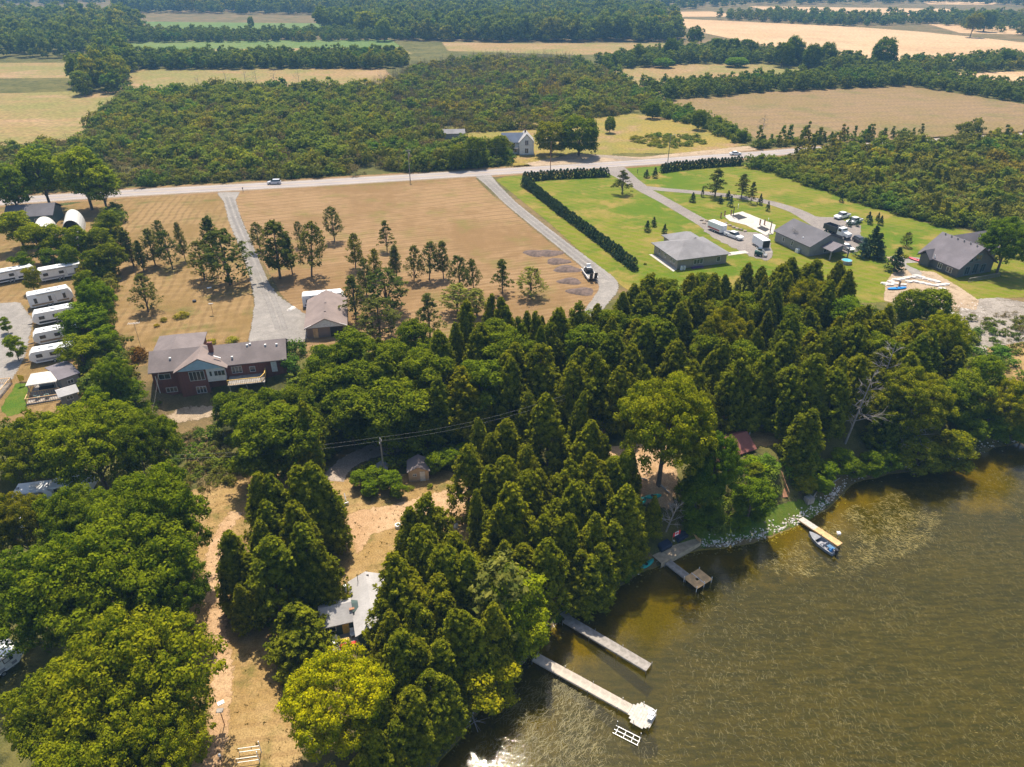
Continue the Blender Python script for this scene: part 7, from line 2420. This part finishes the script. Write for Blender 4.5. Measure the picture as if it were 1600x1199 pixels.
MB().add([(.9, -.85, .66), (.9, .85, .66), (1.45, .72, .76), (2.2, .33, .86), (2.55, 0, .9), (2.2, -.33, .86), (1.45, -.72, .76)], [(0, 1, 2, 3, 4, 5, 6)]).build('foredeck', METAL, T)
for x, y in ((-.3, .35), (-.3, -.35), (-1.6, .0)):
    MB().box(x - .22, x + .22, y - .22, y + .22, .1, .5).box(x - .22, x - .14, y - .22, y + .22, .5, .9).build('seat', BLUEP if x < -1 else DECAL, T, bevel=.03)
MB().slab([(.5, -.6, .65), (.5, .6, .65), (.2, .5, 1.15), (.2, -.5, 1.15)], .02).build('windscreen', GLASS, T)
MB().box(-2.75, -2.35, -.2, .2, .4, 1.15).box(-2.65, -2.5, -.06, .06, -.5, .4).build('outboard', BLACK, T, bevel=.03)
MB().box(-1.9, -.8, -.7, .1, .5, .62).build('canopy_sheet', plain('blue_sheet', (.07, .16, .27), .6), T)
T = thing('boat_lift', 'low metal mooring rails between the boat and the narrow dock', 'boat lift', (*GZ(1292, 843, ZW), ZW), rb)
for y in (0, .5):
    MB().bar((-2.2, y, .15), (1.5, y, .15), .05).build('rail', METAL, T)
for x in (-2, 1.3):
    MB().bar((x, 0, .1), (x, .5, .1), .05).build('rung', METAL, T)
# shore odds: logs, retaining frame
for a, b_, r, lab in [((1296, 758), (1312, 748), .12, 'bare log lying on the grass above the stony cove'), ((1271, 777), (1279, 764), .12, 'pale log leaning on the bank beside the stump box'), ((1256, 745), (1266, 782), .10, 'long thin leaning log among the bushes right of the stairs'), ((1000, 748), (1012, 752), .15, 'pale log at the foot of the tall ash'), ((1030, 758), (1046, 772), .18, 'grey plank edge below the tall ash'), ((538, 772), (541, 784), .10, 'white peeled log end beside the earth lane'), ((526, 792), (540, 796), .1, 'white peeled log on the grass beside the cedars')]:
    A, B = G(*a), G(*b_)
    o = MB().tube(A + U * r, B + U * r, r, r * .6, 7).tube((A + B) / 2 + U * r, (A + B) / 2 + Vector((.5, .3, .3)), r * .4, r * .2, 5).build('log', M_PALEBARK, label=lab, cat='log', group='logs lying on the ground')
A, B = G(846, 985), G(862, 962)
T = thing('retaining_frame', 'brown timber retaining frame on the bank left of the dark middle dock', 'retaining wall', A, math.atan2(B.y - A.y, B.x - A.x))
MB().box(0, (B - A).length, -.1, .1, -.3, .7).build('side_timber', RWOOD, T)
MB().box(0, .2, .1, 2.0, -.3, .7).build('end_timber', RWOOD, T)
# terrace stones and boulders
ROCKS = []
for s_ in range(5):
    rg = np.random.default_rng(900 + s_)
    import bmesh
    bm = bmesh.new()
    bmesh.ops.create_icosphere(bm, subdivisions=1, radius=.5)
    for v_ in bm.verts:
        v_.co *= rg.uniform(.75, 1.15)
        v_.co.z *= .62
    me = bpy.data.meshes.new('rock')
    bm.to_mesh(me); bm.free()
    me.materials.append(STONE if s_ < 3 else STONED)
    ROCKS.append(me)
bl = [(1392, 441), (1400, 438), (1408, 437), (1416, 435), (1424, 434), (1432, 432), (1440, 434), (1448, 437), (1456, 439), (1464, 441), (1390, 446), (1399, 444), (1420, 441), (1430, 441), (1440, 443), (1450, 445), (1460, 447), (1470, 446), (1478, 445), (1410, 446), (1383, 444), (1472, 452)]
NN = ['first', 'second', 'third', 'fourth', 'fifth', 'sixth', 'seventh', 'eighth', 'ninth', 'tenth', 'eleventh', 'twelfth']
for k, (px, py) in enumerate(bl):
    p = G(px, py)
    row = 'upper' if k < 10 else 'lower'
    o = obj('terrace_stone', ROCKS[k % 3], label=f"pale terrace stone, {NN[(k if k < 10 else k - 10)]} from the left in the {row} row below the dark house", cat='stone', group='terrace stones below the dark house')
    o.location = (p.x, p.y, p.z + .15); o.scale = (2.4, 1.3, 1.2); o.rotation_euler = (0, 0, R(-10 + random.uniform(-20, 20)))
bl = [(1128, 354), (1134, 350), (1140, 353), (1146, 356), (1104, 346), (1112, 346), (1100, 350), (1152, 358), (1158, 360), (1164, 362), (1096, 345)]
for k, (px, py) in enumerate(sorted(bl)):
    p = G(px, py)
    o = obj('boulder', ROCKS[3 + k % 2], label=f"tan boulder, {NN[k]} from the left between the court and the parked trailer", cat='boulder', group='boulders edging the court')
    o.location = (p.x, p.y, p.z + .2); o.scale = (1.5, 1.2, 1.3); o.rotation_euler = (0, 0, random.uniform(0, 6))
RO = [src('rock_src', m_) for m_ in ROCKS]
rk = np.random.default_rng(77)
SHd = along(SH, .12)


def shore_rocks(name, label, i0, i1, per, spread, smin, smax, off=0.2, vs=RO):
    a_, b2 = GZ(*i0, ZW), GZ(*i1, ZW)
    ia = np.argmin(((SHd - a_) ** 2).sum(1)); ib = np.argmin(((SHd - b2) ** 2).sum(1))
    seg = SHd[min(ia, ib):max(ia, ib)]
    T_ = np.gradient(seg, axis=0); T_ /= np.linalg.norm(T_, axis=1)[:, None]
    N_ = np.stack([-T_[:, 1], T_[:, 0]], 1)
    P = np.repeat(seg, per, 0) + np.repeat(N_, per, 0) * (rk.normal(off, spread, len(seg) * per))[:, None] + rk.normal(0, .1, (len(seg) * per, 2))
    s = rk.uniform(smin, smax, len(P)) ** 1.0
    scatter(name, label, 'stones', P, s, vs, rk, s, sink=.02)


shore_rocks('shore_stones', 'pale stones piled along the grassy shore', (1062, 868), (1318, 770), 6, .5, .13, .42, .3)
shore_rocks('shore_stones', 'grey stones along the shaded shore by the docks', (700, 1175), (1030, 884), 2, .6, .12, .4, .2)
shore_rocks('shore_stones', 'grey stones under the wooded shore at the right', (1318, 770), (1620, 690), 1, .5, .15, .45, .3)
P = fill([(1470, 462), (1520, 468), (1545, 490), (1520, 500), (1485, 490), (1420, 482), (1400, 470)], .55, rk)
scatter('rubble_slope', 'grey stone rubble covering the slope below the dark house', 'stones', P, rk.uniform(.3, .9, len(P)), RO[:3], rk)
P = fill([(265, 650), (300, 655), (345, 650), (340, 668), (290, 670)], .8, rk)
scatter('bank_stones', 'pale stones scattered on the sandy bank below the brick house', 'stones', P, rk.uniform(.15, .7, len(P)), RO[:3], rk)
P = fill([(650, 1199), (700, 1165), (760, 1110), (790, 1075), (830, 1030), (800, 1020), (740, 1100), (640, 1180)], .35, rk)
scatter('gravel_beach', 'coarse grey gravel on the beach by the fallen tree', 'stones', P, rk.uniform(.08, .28, len(P)), RO, rk)

# ---------------------------------------------------------------- water weed: pale streaming strands just under and on the surface
M_WEED = NT('water_weed')
at = M_WEED.n('ShaderNodeAttribute', attribute_name='tone')
M_WEED.l(M_WEED.mix(at.outputs[2], (.10, .085, .02), (.42, .33, .09)), M_WEED.b.inputs['Base Color'])
M_WEED.b.inputs['Roughness'].default_value = .6
M_WEED = M_WEED.m


def weeds(name, label, poly, n, dirdeg, lmin, lmax, w, tlo, thi, z=ZW + .01, clumps=40, cs=1.6):
    rg = np.random.default_rng(abs(hash(name)) % 1000 if False else n)
    V = np.array([GZ(x, y, ZW) for x, y in poly])
    lo, hi = V.min(0), V.max(0)
    C = rg.uniform(lo, hi, (clumps * 6, 2)); C = C[sdist(C, V) < 0][:clumps]
    base = C[rg.integers(0, len(C), n)] + rg.normal(0, cs, (n, 2))
    base = base[(sdist(base, V) < 0)]
    base = base[sdist(base, LAKE) < -.8]
    vs, tn = [], []
    m = len(base)
    for i in range(m):
        a = R(dirdeg) + rg.normal(0, .38)
        L = rg.uniform(lmin, lmax)
        ww = w * rg.uniform(.5, 1.4)
        p = base[i]
        bend = rg.normal(0, .5)
        tone = rg.uniform(tlo, thi)
        pts = []
        for k in range(4):
            f = k / 3
            aa = a + bend * f
            q = p + np.array([math.cos(aa), math.sin(aa)]) * L * f
            pts.append((q, aa, ww * (1 - abs(f - .4) * 1.2)))
        for k in range(3):
            (q0, a0, w0), (q1, a1, w1) = pts[k], pts[k + 1]
            n0 = np.array([-math.sin(a0), math.cos(a0)]) * max(w0, .01)
            n1 = np.array([-math.sin(a1), math.cos(a1)]) * max(w1, .01)
            zz = z + .003 * (i % 5)
            vs += [(*(q0 + n0), zz), (*(q0 - n0), zz), (*(q1 - n1), zz), (*(q1 + n1), zz)]
            tn += [tone] * 4
    o = obj(name, quads_mesh(name, np.array(vs), np.array(tn), M_WEED), kind='stuff', label=label, cat='water weed')
    return o


big = [(1110, 900), (1200, 870), (1290, 870), (1400, 760), (1540, 740), (1700, 700), (2000, 900), (1900, 1300), (900, 1300), (860, 1150), (1040, 1150), (1040, 1000)]
weeds('pale_weed', 'pale golden weed streaks on the shallow lake near the boat', [(1170, 870), (1240, 850), (1330, 790), (1420, 760), (1480, 790), (1450, 850), (1380, 880), (1300, 900), (1200, 900)], 2600, -35, .2, .7, .022, .1, .85, clumps=60, cs=1.0)
weeds('olive_weed', 'olive weed strands streaming over the open lake', big, 11000, 112, .2, .8, .013, .0, .30, clumps=420, cs=2.2)
weeds('golden_weed', 'golden flecks of weed on the lake in the foreground', big, 1500, 150, .12, .45, .018, .1, .6, clumps=130, cs=1.2)
weeds('near_weed', 'dark weed bed beside the gravel beach', [(720, 1190), (800, 1080), (880, 1040), (960, 1110), (940, 1199), (850, 1250), (720, 1250)], 3500, 50, .3, 1.0, .02, .0, .35, clumps=60, cs=1.2)
